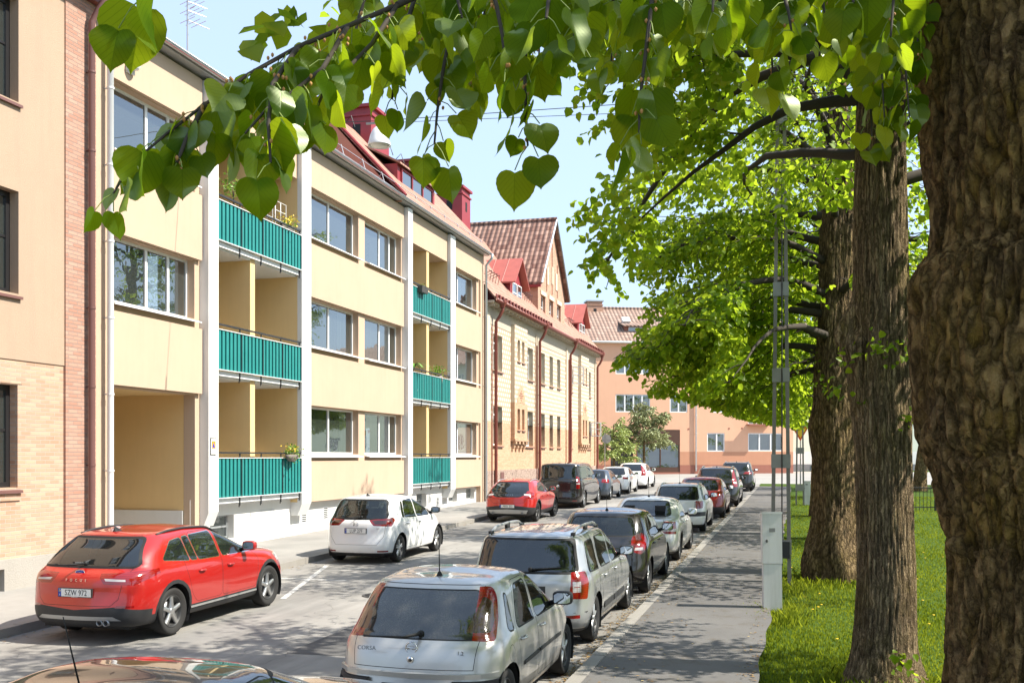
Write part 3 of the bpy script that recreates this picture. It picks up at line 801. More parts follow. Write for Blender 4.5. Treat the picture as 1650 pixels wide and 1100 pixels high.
def cars():

    red = paint('red_paint', (.43,.010,.006), .2)
    red2 = paint('bright_red_paint', (.48,.014,.007), .2)
    dred = paint('dark_red_paint', (.22,.010,.008), .2)
    white = paint('white_paint', (.80,.80,.78))
    white2 = paint('white_paint_b', (.76,.76,.73))
    silver = paint('silver_paint', (.52,.50,.465), .55, rough=.33)
    silver2 = paint('grey_silver_paint', (.43,.435,.43), .6, rough=.33)
    silver3 = paint('pale_silver_paint', (.66,.65,.61), .45, rough=.32)
    black = paint('black_paint', (.012,.012,.013), 0, rough=.2)
    black2 = paint('black_brown_paint', (.016,.013,.012), .1, rough=.22)
    blue = paint('blue_grey_paint', (.06,.075,.10), .4)
    M['silver_body'] = silver
    # --- right-hand row, nearest first
    X = -3.42
    make_car('parked_car', 'black car cut off by the bottom edge, its glossy roof mirroring the yellow facade', 'car', -3.62, 3.62, dict(
        L=4.2, W=1.76, H=1.44, belt=.93, hood=.86, cowl=2.95, rwin=.25, rroof=.72, froof=2.05, wheel=.315, axles=(.75,3.35), paint=black,
        rearglass=[(.50,1.30),(.64,1.02)], doors=[[(.9,.30),(1.75,.30),(1.72,1.36),(1.05,1.36),(.85,.92)],[(1.78,.30),(2.95,.30),(2.98,.8),(2.1,1.38),(1.75,1.38)]],
        windows=[[(1.0,.97),(1.68,.96),(1.66,1.32),(1.2,1.30)],[(1.76,.96),(2.75,.96),(2.15,1.33),(1.74,1.34)]], handles=[(1.05,.84),(1.9,.84)],
        lights=[dict(poly=[(.5,0,.8),(.86,.3,.78),(.84,.3,.95),(.55,.1,.95)], a=30)], tailgate=[(0,.55),(.55,.55),(.6,.9),(.5,1.34),(0,1.36)],
        aerial=('rod', .95), aerial_len=.42, aerial_lean=2.5))
    make_car('parked_car', 'small silver hatchback with dusty rear window and tall curved red tail lights', 'car', -3.40, 8.66, dict(
        L=3.82, W=1.646, H=1.44, belt=.90, hood=.85, cowl=2.78, rwin=.20, rroof=.60, froof=2.02, wheel=.295, axles=(.56,3.05), paint=silver, rglass=M['glass_dusty'],
        tumble=.80, rbelt=.93, rz=1.345, tail=.08, bulge=.01, rearw=.95, gc=.20, zb=.42,
        rearglass=[(.50,1.30),(.545,1.10),(.60,.91)], rearlim=.9, rgtrim=.012, rwr=.05,
        tailgate=[(0,.655),(.575,.655),(.60,.90),(.52,1.345),(0,1.345)],
        doors=[[(.92,.40),(1.0,.30),(1.62,.30),(1.60,1.34),(1.12,1.34),(.86,.92)],[(1.64,.30),(2.68,.30),(2.74,.80),(2.06,1.36),(1.61,1.36)]],
        windows=[[(.64,.93),(.80,.92),(.86,1.24),(.80,1.25)],[(.92,.92),(1.56,.91),(1.545,1.30),(1.16,1.29)],[(1.66,.91),(2.55,.90),(2.06,1.30),(1.64,1.31)]],
        handles=[(1.02,.80),(1.80,.80)], fuel=(.62,.72), strips=[(1.0,1.60,.56,.56,.045,'car_black'),(1.66,2.62,.56,.56,.045,'car_black')],
        lights=[dict(poly=[(.60,.05,.90),(.80,.22,.88),(.80,.35,1.05),(.74,.5,1.25),(.655,.6,1.33),(.53,.5,1.34),(.56,.3,1.1)], a=28, r=.05),
                dict(poly=[(.575,.05,.965),(.74,.25,.955),(.735,.38,1.05),(.675,.5,1.21),(.60,.47,1.26),(.55,.3,1.1)], a=28, r=.03, tag=115)],
        emblems=[('ring',0,.835,.052),('disc',0,.735,.03)], badges=[('CORSA',-.40,.835,.052,1.1,'badge_dark'),('1.2',.46,.80,.05,1,'badge_dark')],
        rearstrips=[(-.78,.78,.60,.05,.035,'silver_body'),(-.78,-.40,.535,.045,.045,'car_black'),(.40,.78,.535,.045,.045,'car_black')],
        wiper=((.06,.955),(-.42,.945)), aerial=('rod', .86), aerial_len=.50, aerial_lean=.3, plate=('', .46, 0),
        rim=dict(n=5, w=.24), mirrormat=M['car_black'], handlemat=silver, archclad=False, spot=1, exhaust=[(-.45,.24,.025)]))
    corsa = bpy.data.objects[-1] if False else None
    make_car('parked_car', 'silver estate car with roof rails, black rear glass and square red tail lights', 'car', -3.50, 13.0, dict(
        L=4.49, W=1.733, H=1.52, belt=.95, hood=.90, cowl=3.18, rwin=.12, rroof=.30, froof=2.40, wheel=.31, axles=(.80,3.70), paint=silver2,
        tumble=.80, rbelt=.97, rz=1.44, tail=.04, rearw=.97, gc=.20, zb=.44,
        rearglass=[(.60,1.40),(.675,1.0)], rearlim=.75, rgtrim=.03, rwr=.03, tailgate=[(0,.55),(.52,.55),(.66,.72),(.665,.98),(.62,1.44),(0,1.44)],
        doors=[[(1.18,.45),(1.28,.30),(2.02,.30),(2.02,1.40),(1.32,1.40),(1.10,.95)],[(2.05,.30),(3.1,.30),(3.16,.85),(2.45,1.42),(2.04,1.42)]],
        windows=[[(.50,.98),(1.06,.97),(1.10,1.36),(.62,1.35)],[(1.20,.97),(1.95,.96),(1.95,1.37),(1.26,1.37)],[(2.08,.96),(2.98,.95),(2.45,1.36),(2.06,1.38)]],
        handles=[(1.36,.84),(2.2,.84)], strips=[(1.3,2.0,.42,.42,.09,'car_black'),(2.08,3.0,.42,.42,.09,'car_black')],
        lights=[dict(poly=[(.66,0,.66),(.85,.25,.64),(.86,.30,.85),(.83,.28,1.0),(.69,.06,1.0)], a=30, r=.03),
                dict(poly=[(.70,.05,.74),(.78,.15,.74),(.78,.15,.88),(.70,.05,.88)], a=30, tag='lens'),
                dict(poly=[(.735,.1,.73),(.742,.1,.73),(.742,.1,.89),(.735,.1,.89)], a=30), dict(poly=[(.69,.1,.803),(.79,.1,.803),(.79,.1,.813),(.69,.1,.813)], a=30),
                dict(poly=[(.55,0,.40),(.76,.06,.40),(.76,.06,.445),(.55,0,.445)], a=10, tag='reflector')],
        clad_rear=[[(0,.70),(.30,.70),(.30,.82),(0,.82)]], badges=[('L   O   G   A   N',0,.79,.034,1.0,'chrome'),('M  C  V',.12,.73,.04,1.0,'chrome')],
        rearstrips=[(-.82,.82,.475,.012,.004,'car_gap')], wiper=((.08,1.03),(.48,1.06)),
        rails=(.45,2.2,.575,.075), railr=.020, railmat=M['silver_trim'], rim=dict(n=7, w=.16), mirrormat=M['car_black'], handlemat=silver2))
    make_car('parked_car', 'black hatchback with bulging red tail lights behind the silver estate', 'car', -3.42, 17.85, dict(
        L=3.94, W=1.71, H=1.49, belt=.96, hood=.88, cowl=2.85, rwin=.22, rroof=.55, froof=2.02, wheel=.30, axles=(.72,3.25), paint=black2, sglass=M['glass_side'], rglass=M['glass_clear'],
        tumble=.80, rbelt=1.0, rz=1.40, tail=.06, rearlim=.85,
        rearglass=[(.53,1.35),(.62,1.05)], tailgate=[(0,.62),(.54,.62),(.6,.95),(.55,1.40),(0,1.40)],
        doors=[[(.98,.42),(1.05,.30),(1.75,.30),(1.74,1.40),(1.2,1.40),(.92,.98)],[(1.78,.30),(2.75,.30),(2.8,.85),(2.1,1.42),(1.76,1.42)]],
        windows=[[(.72,1.06),(.92,1.03),(1.05,1.32),(.98,1.33)],[(1.0,1.02),(1.68,.98),(1.67,1.36),(1.22,1.35)],[(1.78,.98),(2.66,.96),(2.12,1.36),(1.76,1.37)]],
        handles=[(1.12,.86),(1.95,.85)], lights=[dict(poly=[(.56,.05,.80),(.76,.2,.72),(.84,.35,.86),(.84,.45,1.02),(.76,.42,1.10),(.64,.2,1.04)], a=35, r=.06),
                dict(poly=[(.66,.1,.80),(.78,.25,.80),(.78,.25,.85),(.68,.1,.85)], a=35, tag='lens')],
        badges=[('i20',.42,.84,.09,1,'chrome')], aerial=('rod', .9), aerial_len=.30, aerial_lean=1.0, rim=dict(n=7, w=.16, darkback=True)))
    make_car('parked_car', 'cream silver saloon with red and amber tail lights', 'car', -3.46, 22.95, dict(
        L=4.25, W=1.71, H=1.42, belt=.92, hood=.86, cowl=3.02, rwin=.72, rroof=1.32, froof=2.30, wheel=.305, axles=(.95,3.55), paint=silver3, deck=1, rglass=M['glass_clear'],
        tumble=.78, rbelt=.98, rz=1.36, tail=.06, rearlim=1.5, rearglass=[(.50,1.32),(.62,1.03)],
        doors=[[(1.3,.42),(1.35,.30),(2.05,.30),(2.05,1.34),(1.55,1.32),(1.2,.95)],[(2.08,.30),(3.0,.30),(3.05,.82),(2.4,1.34),(2.07,1.34)]],
        windows=[[(1.22,.98),(2.0,.95),(1.99,1.29),(1.58,1.27)],[(2.1,.95),(2.88,.94),(2.4,1.29),(2.08,1.30)]], handles=[(1.45,.84),(2.25,.83)],
        tailgate=[(0,.55),(.5,.55),(.52,.9),(.56,1.0),(0,1.0)],
        lights=[dict(poly=[(.56,0,.66),(.84,.25,.64),(.84,.3,.92),(.60,.04,.94)], a=30, r=.03), dict(poly=[(.57,0,.72),(.85,.25,.70),(.85,.3,.76),(.57,.04,.785)], a=30, tag='lens')],
        aerial=('rod', 1.6), aerial_len=.42, aerial_lean=.3, rim=dict(n=7, w=.17)))
    make_car('parked_car', 'white silver estate with black bumper strips ahead of the saloon', 'car', -3.52, 30.9, dict(
        L=4.24, W=1.65, H=1.47, belt=.94, hood=.87, cowl=2.95, rwin=.16, rroof=.50, froof=2.15, wheel=.30, axles=(.85,3.35), paint=white2, rglass=M['glass_dark'],
        tumble=.80, rbelt=.97, rz=1.40, rearlim=.85, rearglass=[(.54,1.36),(.62,1.0)], tailgate=[(0,.58),(.52,.58),(.6,.95),(.56,1.40),(0,1.40)],
        doors=[[(1.05,.30),(1.85,.30),(1.85,1.38),(1.1,1.38)],[(1.88,.30),(2.85,.30),(2.9,.85),(2.2,1.38),(1.87,1.38)]],
        windows=[[(.45,1.0),(1.0,.98),(1.0,1.34),(.62,1.33)],[(1.1,.98),(1.8,.96),(1.8,1.35),(1.1,1.34)],[(1.9,.96),(2.8,.95),(2.2,1.34),(1.9,1.35)]],
        lights=[dict(poly=[(.55,0,.72),(.80,.2,.74),(.81,.3,.95),(.62,.04,.96)], a=30, r=.03), dict(poly=[(.56,0,.74),(.62,0,.74),(.64,0,.94),(.60,0,.94)], a=30, tag='lens')],
        clad_rear=[[(.30,.50),(.80,.50),(.80,.63),(.30,.63)]], clad_side=[[(0,.50),(.5,.50),(.5,.63),(0,.63)]], near=False, rails=(.6,2.1,.55,.03), rim=dict(n=6), mirrormat=M['car_black'], aerial=('rod', .8), aerial_len=.35))
    make_car('parked_car', 'dark red car with black lower bumper between the white estate and black vehicle', 'car', -3.42, 36.9, dict(
        L=4.5, W=1.77, H=1.45, belt=.94, hood=.87, cowl=3.05, rwin=.30, rroof=.95, froof=2.25, wheel=.31, axles=(.95,3.6), paint=dred, rglass=M['glass_clear'],
        tumble=.79, rbelt=.98, rz=1.39, rearlim=1.2, rearglass=[(.52,1.34),(.64,1.02)], tailgate=[(0,.62),(.55,.62),(.62,.95),(.55,1.38),(0,1.38)],
        doors=[[(1.2,.30),(2.0,.30),(2.0,1.36),(1.35,1.34)],[(2.03,.30),(3.0,.30),(3.05,.85),(2.35,1.36),(2.02,1.36)]],
        windows=[[(1.0,1.0),(1.95,.97),(1.95,1.32),(1.45,1.30)],[(2.05,.97),(2.9,.95),(2.35,1.32),(2.05,1.33)]],
        lights=[dict(poly=[(.60,0,.70),(.86,.25,.70),(.85,.3,.98),(.66,.04,.98)], a=30, r=.03)], clad_rear=[[(0,.2),(.9,.2),(.9,.42),(0,.42)]], near=False, rim=dict(n=6)))
    make_car('parked_car', 'tall black estate with slim red lights climbing the rear pillars', 'car', -3.36, 43.7, dict(
        L=4.8, W=1.88, H=1.70, belt=1.08, hood=1.0, cowl=3.2, rwin=.22, rroof=.48, froof=2.35, wheel=.36, axles=(1.0,3.8), paint=black, gc=.24, zb=.55,
        tumble=.80, rbelt=1.12, rz=1.60, rearlim=.9, rearglass=[(.58,1.55),(.68,1.16)], tailgate=[(0,.62),(.6,.62),(.68,1.1),(.6,1.6),(0,1.6)],
        windows=[[(.6,1.15),(1.2,1.13),(1.2,1.55),(.8,1.53)],[(1.28,1.13),(2.0,1.11),(2.0,1.57),(1.28,1.56)],[(2.1,1.11),(3.0,1.1),(2.5,1.55),(2.1,1.57)]],
        lights=[dict(poly=[(.70,.1,.85),(.92,.3,.85),(.88,.4,1.15),(.78,.5,1.55),(.70,.45,1.56),(.72,.2,1.15)], a=30), dict(poly=[(.76,.2,.98),(.88,.3,.98),(.88,.3,1.06),(.76,.2,1.06)], a=30, tag='lens')],
        rails=(.6,2.4,.62,.04), railmat=M['alloy'], near=False, rim=dict(n=5), aerial=('fin', .8)))
    make_car('parked_car', 'dark grey vehicle parked last in the right row by the far crossing', 'car', -3.36, 58.0, dict(
        L=4.5, W=1.86, H=1.66, belt=1.05, hood=.98, cowl=3.1, rwin=.24, rroof=.55, froof=2.25, wheel=.35, axles=(.9,3.6), paint=paint('anthracite_paint', (.035,.036,.038), .4), gc=.22, zb=.52,
        tumble=.80, rbelt=1.1, rz=1.56, rearlim=.95, rearglass=[(.56,1.52),(.70,1.14)], tailgate=[(0,.6),(.6,.6),(.68,1.1),(.6,1.56),(0,1.56)],
        windows=[[(.7,1.14),(1.2,1.12),(1.2,1.5),(.95,1.48)],[(1.28,1.12),(2.0,1.1),(2.0,1.52),(1.28,1.51)],[(2.1,1.1),(3.0,1.08),(2.5,1.5),(2.1,1.52)]],
        lights=[dict(poly=[(.45,0,.98),(.92,.3,.96),(.90,.3,1.08),(.6,.1,1.1)], a=25)], rails=(.7,2.3,.62,.035), near=False, rim=dict(n=5), aerial=('fin', .8)))
    # --- left-hand row, nearest first
    make_car('parked_car', 'red estate car with black wheel arch trim parked before the yellow building', 'car', -9.42, 11.72, dict(
        L=4.69, W=1.85, H=1.50, belt=.98, hood=.92, cowl=3.35, rwin=.24, rroof=.72, froof=2.45, wheel=.335, axles=(.98,3.70), paint=red, gc=.22, zb=.50,
        tumble=.77, rbelt=1.03, rz=1.405, tail=.04, rearlim=1.05, bulge=.015, hip=1.0, tw=.215,
        rearglass=[(.56,1.375),(.74,1.04)], rgtrim=.03, rwr=.05, tailgate=[(0,.53),(.52,.53),(.62,.62),(.70,1.0),(.56,1.41),(0,1.41)],
        doors=[[(1.40,.55),(1.55,.40),(2.22,.40),(2.22,1.40),(1.60,1.40),(1.25,1.0)],[(2.25,.40),(3.25,.40),(3.32,.85),(2.65,1.42),(2.24,1.42)]],
        windows=[[(.80,1.08),(1.40,1.02),(1.36,1.34),(1.10,1.31)],[(1.44,1.02),(1.60,1.015),(1.54,1.355),(1.40,1.345)],[(1.64,1.01),(2.20,1.0),(2.16,1.375),(1.58,1.36)],[(2.29,1.0),(3.18,.99),(2.66,1.36),(2.25,1.38)]],
        wr=.04, wtrim=.014, chromewin=True, handles=[(1.66,.84),(2.46,.84)],
        lights=[dict(poly=[(.40,0,.90),(.46,0,.82),(.80,.20,.80),(.92,.62,.92),(.90,.62,.99),(.60,.05,.965),(.42,0,.955)], a=32),
                dict(poly=[(.49,0,.862),(.72,.12,.852),(.72,.12,.880),(.47,0,.892)], a=32, tag='lens'),
                dict(poly=[(.60,0,.505),(.82,.1,.495),(.82,.1,.53),(.62,0,.535)], a=12, tag='reflector')],
        archclad=True, clad_side=[[(0,.15),(4.7,.15),(4.7,.37),(0,.37)]], clad_rear=[[(0,.1),(.95,.1),(.95,.44),(.62,.52),(0,.47)]], silver_rear=[[(0,.33),(.66,.33),(.56,.385),(0,.385)]],
        strips=[(1.4,3.28,.33,.33,.035,'silver_trim')], badges=[('F   O   C   U   S',0,.865,.05,1.0,'chrome')], emblems=[('oval',0,.965,.075)], plate=('SZW 972',.70,0), dealer='Holmgrens Bil',
        wiper=((0,1.075),(-.36,1.07)), rails=(.95,2.55,.62,.022), railmat=M['car_black'], railr=.018, aerial=('fin', .95), exhaust=[(.36,.30,.042),(.46,.30,.042)],
        rim=dict(n=5, w=.26), rimmat='alloy', mirror=(2.90,1.05), handlemat=red))
    make_car('parked_car', 'white compact hatchback with clear glass and dark wrap around tail lights', 'car', -9.60, 21.2, dict(
        L=4.04, W=1.694, H=1.526, belt=.96, hood=.88, cowl=3.22, rwin=.16, rroof=.48, froof=2.05, wheel=.31, axles=(.72,3.25), paint=white, rglass=M['glass_clear'], sglass=M['glass_clear'],
        tumble=.79, rbelt=1.02, rz=1.44, tail=.05, rearlim=.85, zb=.46,
        rearglass=[(.56,1.40),(.66,1.02)], rgtrim=.035, tailgate=[(0,.44),(.50,.44),(.64,.62),(.69,.98),(.58,1.44),(0,1.44)],
        doors=[[(1.0,.40),(1.08,.30),(1.78,.30),(1.76,1.42),(1.18,1.42),(.94,.98)],[(1.80,.30),(2.80,.30),(2.86,.85),(2.2,1.44),(1.79,1.44)]],
        windows=[[(.86,1.02),(.98,1.01),(1.08,1.36),(1.0,1.35)],[(1.02,1.01),(1.72,.98),(1.70,1.39),(1.16,1.37)],[(1.80,.98),(2.62,.97),(2.28,1.36),(1.78,1.40)],[(2.68,.97),(3.02,.96),(2.40,1.34),(2.36,1.35)]],
        handles=[(1.12,.87),(1.92,.86)], handlemat=white,
        lights=[dict(poly=[(.36,0,.98),(.46,0,.86),(.82,.2,.84),(.85,.35,.98),(.80,.35,1.03),(.5,0,1.0)], a=28, r=.02), dict(poly=[(.42,0,.975),(.5,0,.90),(.72,.1,.89),(.76,.1,.96),(.55,0,.985)], a=28, tag=115),
                dict(poly=[(.52,0,.27),(.74,.08,.27),(.74,.08,.305),(.52,0,.305)], a=10, tag='reflector')],
        emblems=[('h',0,.905,.055)], plate=('LUP 27F',.745,0), dealer='Bilia', badges=[('e:HEV',.52,.80,.03,1,'chrome')],
        wiper=((.10,1.05),(-.38,1.03)), aerial=('fin', .78), rim=dict(n=5, twin=True, w=.26), rimmat='alloy', mirror=(2.78,1.03), mirrormat=M['car_black']))
    make_car('parked_car', 'red crossover hatchback with black lower bumper and silver skid plate', 'car', -9.58, 33.6, dict(
        L=4.37, W=1.80, H=1.46, belt=.97, hood=.9, cowl=3.05, rwin=.22, rroof=.75, froof=2.2, wheel=.335, axles=(.9,3.55), paint=red2, gc=.24, zb=.52,
        tumble=.76, rbelt=1.0, rz=1.37, tail=.05, rearlim=1.1, rearglass=[(.53,1.345),(.70,1.0),(.40,.88)], rwr=.05, tailgate=[(0,.66),(.5,.66),(.62,.75),(.56,1.37),(0,1.37)],
        doors=[[(1.25,.40),(2.05,.40),(2.05,1.36),(1.45,1.34)],[(2.08,.40),(3.0,.40),(3.05,.85),(2.4,1.37),(2.07,1.37)]],
        windows=[[(.98,1.06),(2.0,.99),(1.98,1.33),(1.4,1.30)],[(2.07,.99),(2.95,.97),(2.42,1.33),(2.05,1.34)]],
        lights=[dict(poly=[(.60,0,.86),(.86,.25,.78),(.90,.45,1.0),(.74,.2,1.08),(.70,.1,1.0)], a=32, r=.03), dict(poly=[(.66,0,.93),(.82,.2,.90),(.82,.2,.96),(.68,0,.98)], a=32, tag='lens')],
        archclad=True, clad_side=[[(0,.15),(4.4,.15),(4.4,.38),(0,.38)]], clad_rear=[[(0,.1),(.95,.1),(.95,.50),(.5,.56),(0,.60)]], silver_rear=[[(0,.30),(.64,.30),(.70,.42),(0,.46)]],
        badges=[('V    O    L    V    O',0,.945,.045,1.0,'chrome')], badgelean=.5, plate=('MKR 353',.56,0), exhaust=[(-.52,.33,.045),(.52,.33,.045)], rails=(.9,2.3,.58,.02), railmat=M['silver_trim'],
        rim=dict(n=5, w=.24), rimmat='alloy_dark', aerial=('fin', .9), finpaint=True, near=True, handles=[(1.5,.86),(2.25,.85)], handlemat=red2))
    make_car('parked_van', 'black panel van with wide tinted rear window reflecting houses', 'van', -9.62, 41.4, dict(
        L=5.14, W=1.93, H=1.90, belt=1.16, hood=1.02, cowl=4.15, rwin=.07, rroof=.20, froof=3.15, wheel=.34, axles=(1.05,4.25), paint=black2, gc=.22, zb=.48,
        tumble=.86, rbelt=1.18, rz=1.82, tail=.03, rearw=.97, rearlim=.6, rearglass=[(.70,1.76),(.80,1.22)], rgtrim=.03, tailgate=[(0,.40),(.80,.40),(.82,1.2),(.72,1.82),(0,1.82)],
        doors=[[(3.05,.35),(4.05,.35),(4.1,1.1),(3.5,1.78),(3.05,1.78)],[(1.9,.35),(3.0,.35),(3.0,1.76),(1.9,1.76)]],
        windows=[[(.45,1.22),(1.75,1.22),(1.75,1.70),(.5,1.70)],[(1.95,1.22),(2.95,1.21),(2.95,1.71),(1.95,1.71)],[(3.1,1.21),(4.0,1.18),(3.55,1.70),(3.1,1.71)]],
        lights=[dict(poly=[(.84,0,.82),(.955,.15,.82),(.955,.2,1.30),(.86,.03,1.34)], a=35), dict(poly=[(.85,0,1.0),(.96,.15,1.0),(.96,.15,1.05),(.85,0,1.05)], a=35, tag='lens'),
                dict(poly=[(.6,0,.30),(.8,.06,.30),(.8,.06,.34),(.6,0,.34)], a=8, tag='reflector')],
        badges=[('VITO',.62,1.16,.06,1,'chrome')], emblems=[('disc',0,.93,.06)], rim=dict(n=6), mirror=(3.85,1.25), near=True, handles=[(3.2,1.0),(2.85,1.0)]))
    make_car('parked_car', 'dark blue grey hatchback right in front of the black van', 'car', -9.52, 47.9, dict(
        L=4.2, W=1.76, H=1.47, belt=.96, hood=.88, cowl=2.95, rwin=.22, rroof=.62, froof=2.1, wheel=.315, axles=(.8,3.4), paint=blue, tumble=.78, rbelt=1.0, rz=1.39, rearlim=.95,
        rearglass=[(.52,1.35),(.64,1.04)], tailgate=[(0,.6),(.55,.6),(.64,.95),(.55,1.38),(0,1.38)],
        windows=[[(.85,1.04),(1.75,.99),(1.75,1.34),(1.2,1.32)],[(1.85,.99),(2.75,.97),(2.2,1.34),(1.85,1.35)]],
        lights=[dict(poly=[(.55,0,.84),(.86,.25,.80),(.86,.35,.98),(.62,.04,1.0)], a=30, r=.03)], near=False, rim=dict(n=6)))
    make_car('parked_car', 'small white hatchback behind the larger white estate', 'car', -9.52, 53.7, dict(
        L=4.0, W=1.72, H=1.46, belt=.95, hood=.87, cowl=2.85, rwin=.22, rroof=.6, froof=2.0, wheel=.31, axles=(.75,3.3), paint=white2, tumble=.78, rbelt=1.0, rz=1.39, rearlim=.95,
        rearglass=[(.52,1.35),(.64,1.04)], tailgate=[(0,.6),(.55,.6),(.64,.95),(.55,1.38),(0,1.38)],
        windows=[[(.85,1.04),(1.65,.99),(1.65,1.34),(1.15,1.32)],[(1.75,.99),(2.65,.97),(2.1,1.34),(1.75,1.35)]],
        lights=[dict(poly=[(.60,0,.80),(.85,.25,.78),(.85,.35,.90),(.62,.04,.92)], a=30)], near=False, rim=dict(n=6)))
    make_car('parked_car', 'large white estate parked furthest along the left row', 'car', -9.52, 59.8, dict(
        L=4.63, W=1.86, H=1.55, belt=1.0, hood=.92, cowl=3.15, rwin=.2, rroof=.6, froof=2.3, wheel=.34, axles=(.95,3.7), paint=white, tumble=.78, rbelt=1.04, rz=1.47, rearlim=.95,
        rearglass=[(.54,1.43),(.66,1.08)], tailgate=[(0,.6),(.55,.6),(.64,.95),(.55,1.46),(0,1.46)],
        windows=[[(.7,1.09),(1.2,1.06),(1.2,1.41),(.95,1.40)],[(1.28,1.05),(2.0,1.03),(2.0,1.43),(1.28,1.42)],[(2.1,1.03),(3.0,1.01),(2.4,1.41),(2.1,1.43)]],
        lights=[dict(poly=[(.66,.05,.80),(.90,.28,.80),(.88,.4,1.1),(.74,.35,1.38),(.69,.3,1.38),(.70,.12,1.08)], a=32)], near=False, rim=dict(n=5)))
TWIGS = [[(-0.793, 1.959, 3.615), (-0.857, 1.858, 3.538), (-0.923, 1.777, 3.473), (-0.984, 1.698, 3.398), (-1.039, 1.641, 3.329), (-1.07, 1.569, 3.256), (-1.102, 1.519, 3.195), (-1.109, 1.476, 3.131)], [(-0.857, 1.858, 3.538), (-0.859, 1.753, 3.417), (-0.896, 1.701, 3.357), (-0.92, 1.653, 3.314), (-0.937, 1.607, 3.257)], [(-0.923, 1.777, 3.473), (-0.91, 1.656, 3.359), (-0.898, 1.618, 3.274), (-0.884, 1.601, 3.2)], [(-1.039, 1.641, 3.329), (-1.037, 1.579, 3.246), (-1.041, 1.557, 3.2)], [(-0.793, 1.959, 3.615), (-0.81, 1.871, 3.504), (-0.84, 1.821, 3.44), (-0.873, 1.781, 3.381), (-0.881, 1.758, 3.327)], [(-0.797, 2.113, 3.747), (-0.793, 2.011, 3.596), (-0.801, 1.977, 3.519), (-0.803, 1.956, 3.422)], [(-0.723, 2.238, 3.822), (-0.715, 2.084, 3.63), (-0.708, 2.003, 3.493), (-0.707, 1.962, 3.39), (-0.706, 1.942, 3.318)], [(-0.682, 2.301, 3.846), (-0.681, 2.198, 3.673), (-0.685, 2.145, 3.57), (-0.689, 2.112, 3.504)], [(-0.523, 2.034, 3.715), (-0.505, 1.915, 3.548), (-0.495, 1.855, 3.417), (-0.482, 1.817, 3.311), (-0.474, 1.799, 3.254)], [(-0.55, 2.442, 3.91), (-0.553, 2.389, 3.781), (-0.549, 2.339, 3.753), (-0.526, 2.303, 3.678)], [(-0.439, 2.266, 3.812), (-0.426, 2.165, 3.683), (-0.425, 2.124, 3.672), (-0.427, 2.103, 3.637)], [(-0.265, 2.003, 3.678), (-0.266, 1.919, 3.534), (-0.271, 1.876, 3.425), (-0.276, 1.833, 3.32), (-0.273, 1.814, 3.264)], [(-0.227, 2.221, 3.777), (-0.217, 2.12, 3.625), (-0.225, 2.076, 3.61)], [(-0.145, 1.985, 3.653), (-0.139, 1.913, 3.527), (-0.149, 1.89, 3.525), (-0.149, 1.869, 3.487)], [(-0.103, 2.36, 3.826), (-0.092, 2.259, 3.683), (-0.084, 2.219, 3.681)], [(-0.035, 2.275, 3.777), (-0.027, 2.194, 3.634), (-0.02, 2.134, 3.585), (-0.014, 2.114, 3.537)], [(0.048, 2.61, 3.925), (0.054, 2.528, 3.768), (0.06, 2.509, 3.717)], [(0.218, 3.488, 4.28), (0.23, 3.387, 4.057), (0.245, 3.34, 3.883), (0.25, 3.289, 3.714)], [(0.323, 3.414, 4.232), (0.304, 3.304, 3.996), (0.308, 3.254, 3.827), (0.312, 3.203, 3.681)], [(-0.73, 1.063, 3.278), (-0.73, 1.042, 3.246), (-0.733, 1.031, 3.224)], [(-0.502, 2.975, 4.172), (-0.486, 2.876, 3.982), (-0.485, 2.772, 3.871), (-0.485, 2.72, 3.75)], [(-0.76, 3.11, 4.271), (-0.754, 3.008, 4.033), (-0.734, 2.91, 3.808)], [(0.185, 3.582, 4.369), (0.189, 3.48, 4.18), (0.192, 3.377, 4.044)], [(-0.922, 2.13, 3.784), (-0.915, 2.08, 3.706), (-0.914, 2.029, 3.617), (-0.921, 2.027, 3.577)], [(-0.891, 2.451, 3.943), (-0.871, 2.352, 3.804), (-0.882, 2.297, 3.692)], [(-0.736, 2.598, 4.007), (-0.716, 2.499, 3.848), (-0.71, 2.449, 3.718)], [(-0.44, 1.85, 3.617), (-0.422, 1.751, 3.503), (-0.418, 1.711, 3.442)], [(-0.417, 1.96, 3.666), (-0.406, 1.88, 3.574), (-0.392, 1.843, 3.505), (-0.393, 1.822, 3.452)], [(-0.364, 2.079, 3.727), (-0.353, 1.978, 3.581), (-0.343, 1.96, 3.573)], [(-0.405, 2.587, 3.974), (-0.39, 2.487, 3.835), (-0.391, 2.445, 3.738)], [(-0.302, 2.512, 3.925), (-0.283, 2.413, 3.797), (-0.271, 2.375, 3.703)], [(-0.247, 2.735, 4.024), (-0.231, 2.635, 3.895), (-0.219, 2.587, 3.77)], [(-0.119, 2.147, 3.727), (-0.116, 2.096, 3.633), (-0.107, 2.047, 3.549)], [(-0.071, 2.68, 3.974), (-0.069, 2.577, 3.772), (-0.06, 2.538, 3.605)], [(0.004, 2.493, 3.875), (0.011, 2.391, 3.681), (0.017, 2.373, 3.613)], [(0.103, 2.937, 4.073), (0.107, 2.834, 3.857), (0.098, 2.79, 3.743)], [(0.107, 2.314, 3.777), (0.104, 2.21, 3.651), (0.107, 2.19, 3.61)], [(0.232, 2.765, 3.974), (0.223, 2.659, 3.804), (0.212, 2.603, 3.692)], [(-0.67, 1.993, 3.702), (-0.66, 1.944, 3.616), (-0.633, 1.9, 3.545)], [(-0.577, 1.863, 3.63), (-0.534, 1.803, 3.516), (-0.518, 1.787, 3.451), (-0.507, 1.769, 3.387)], [(0.234, 3.596, 4.205), (0.218, 3.488, 3.92), (0.224, 3.438, 3.704)], [(0.372, 3.531, 4.32), (0.349, 3.317, 4.033), (0.34, 3.262, 3.882)]]
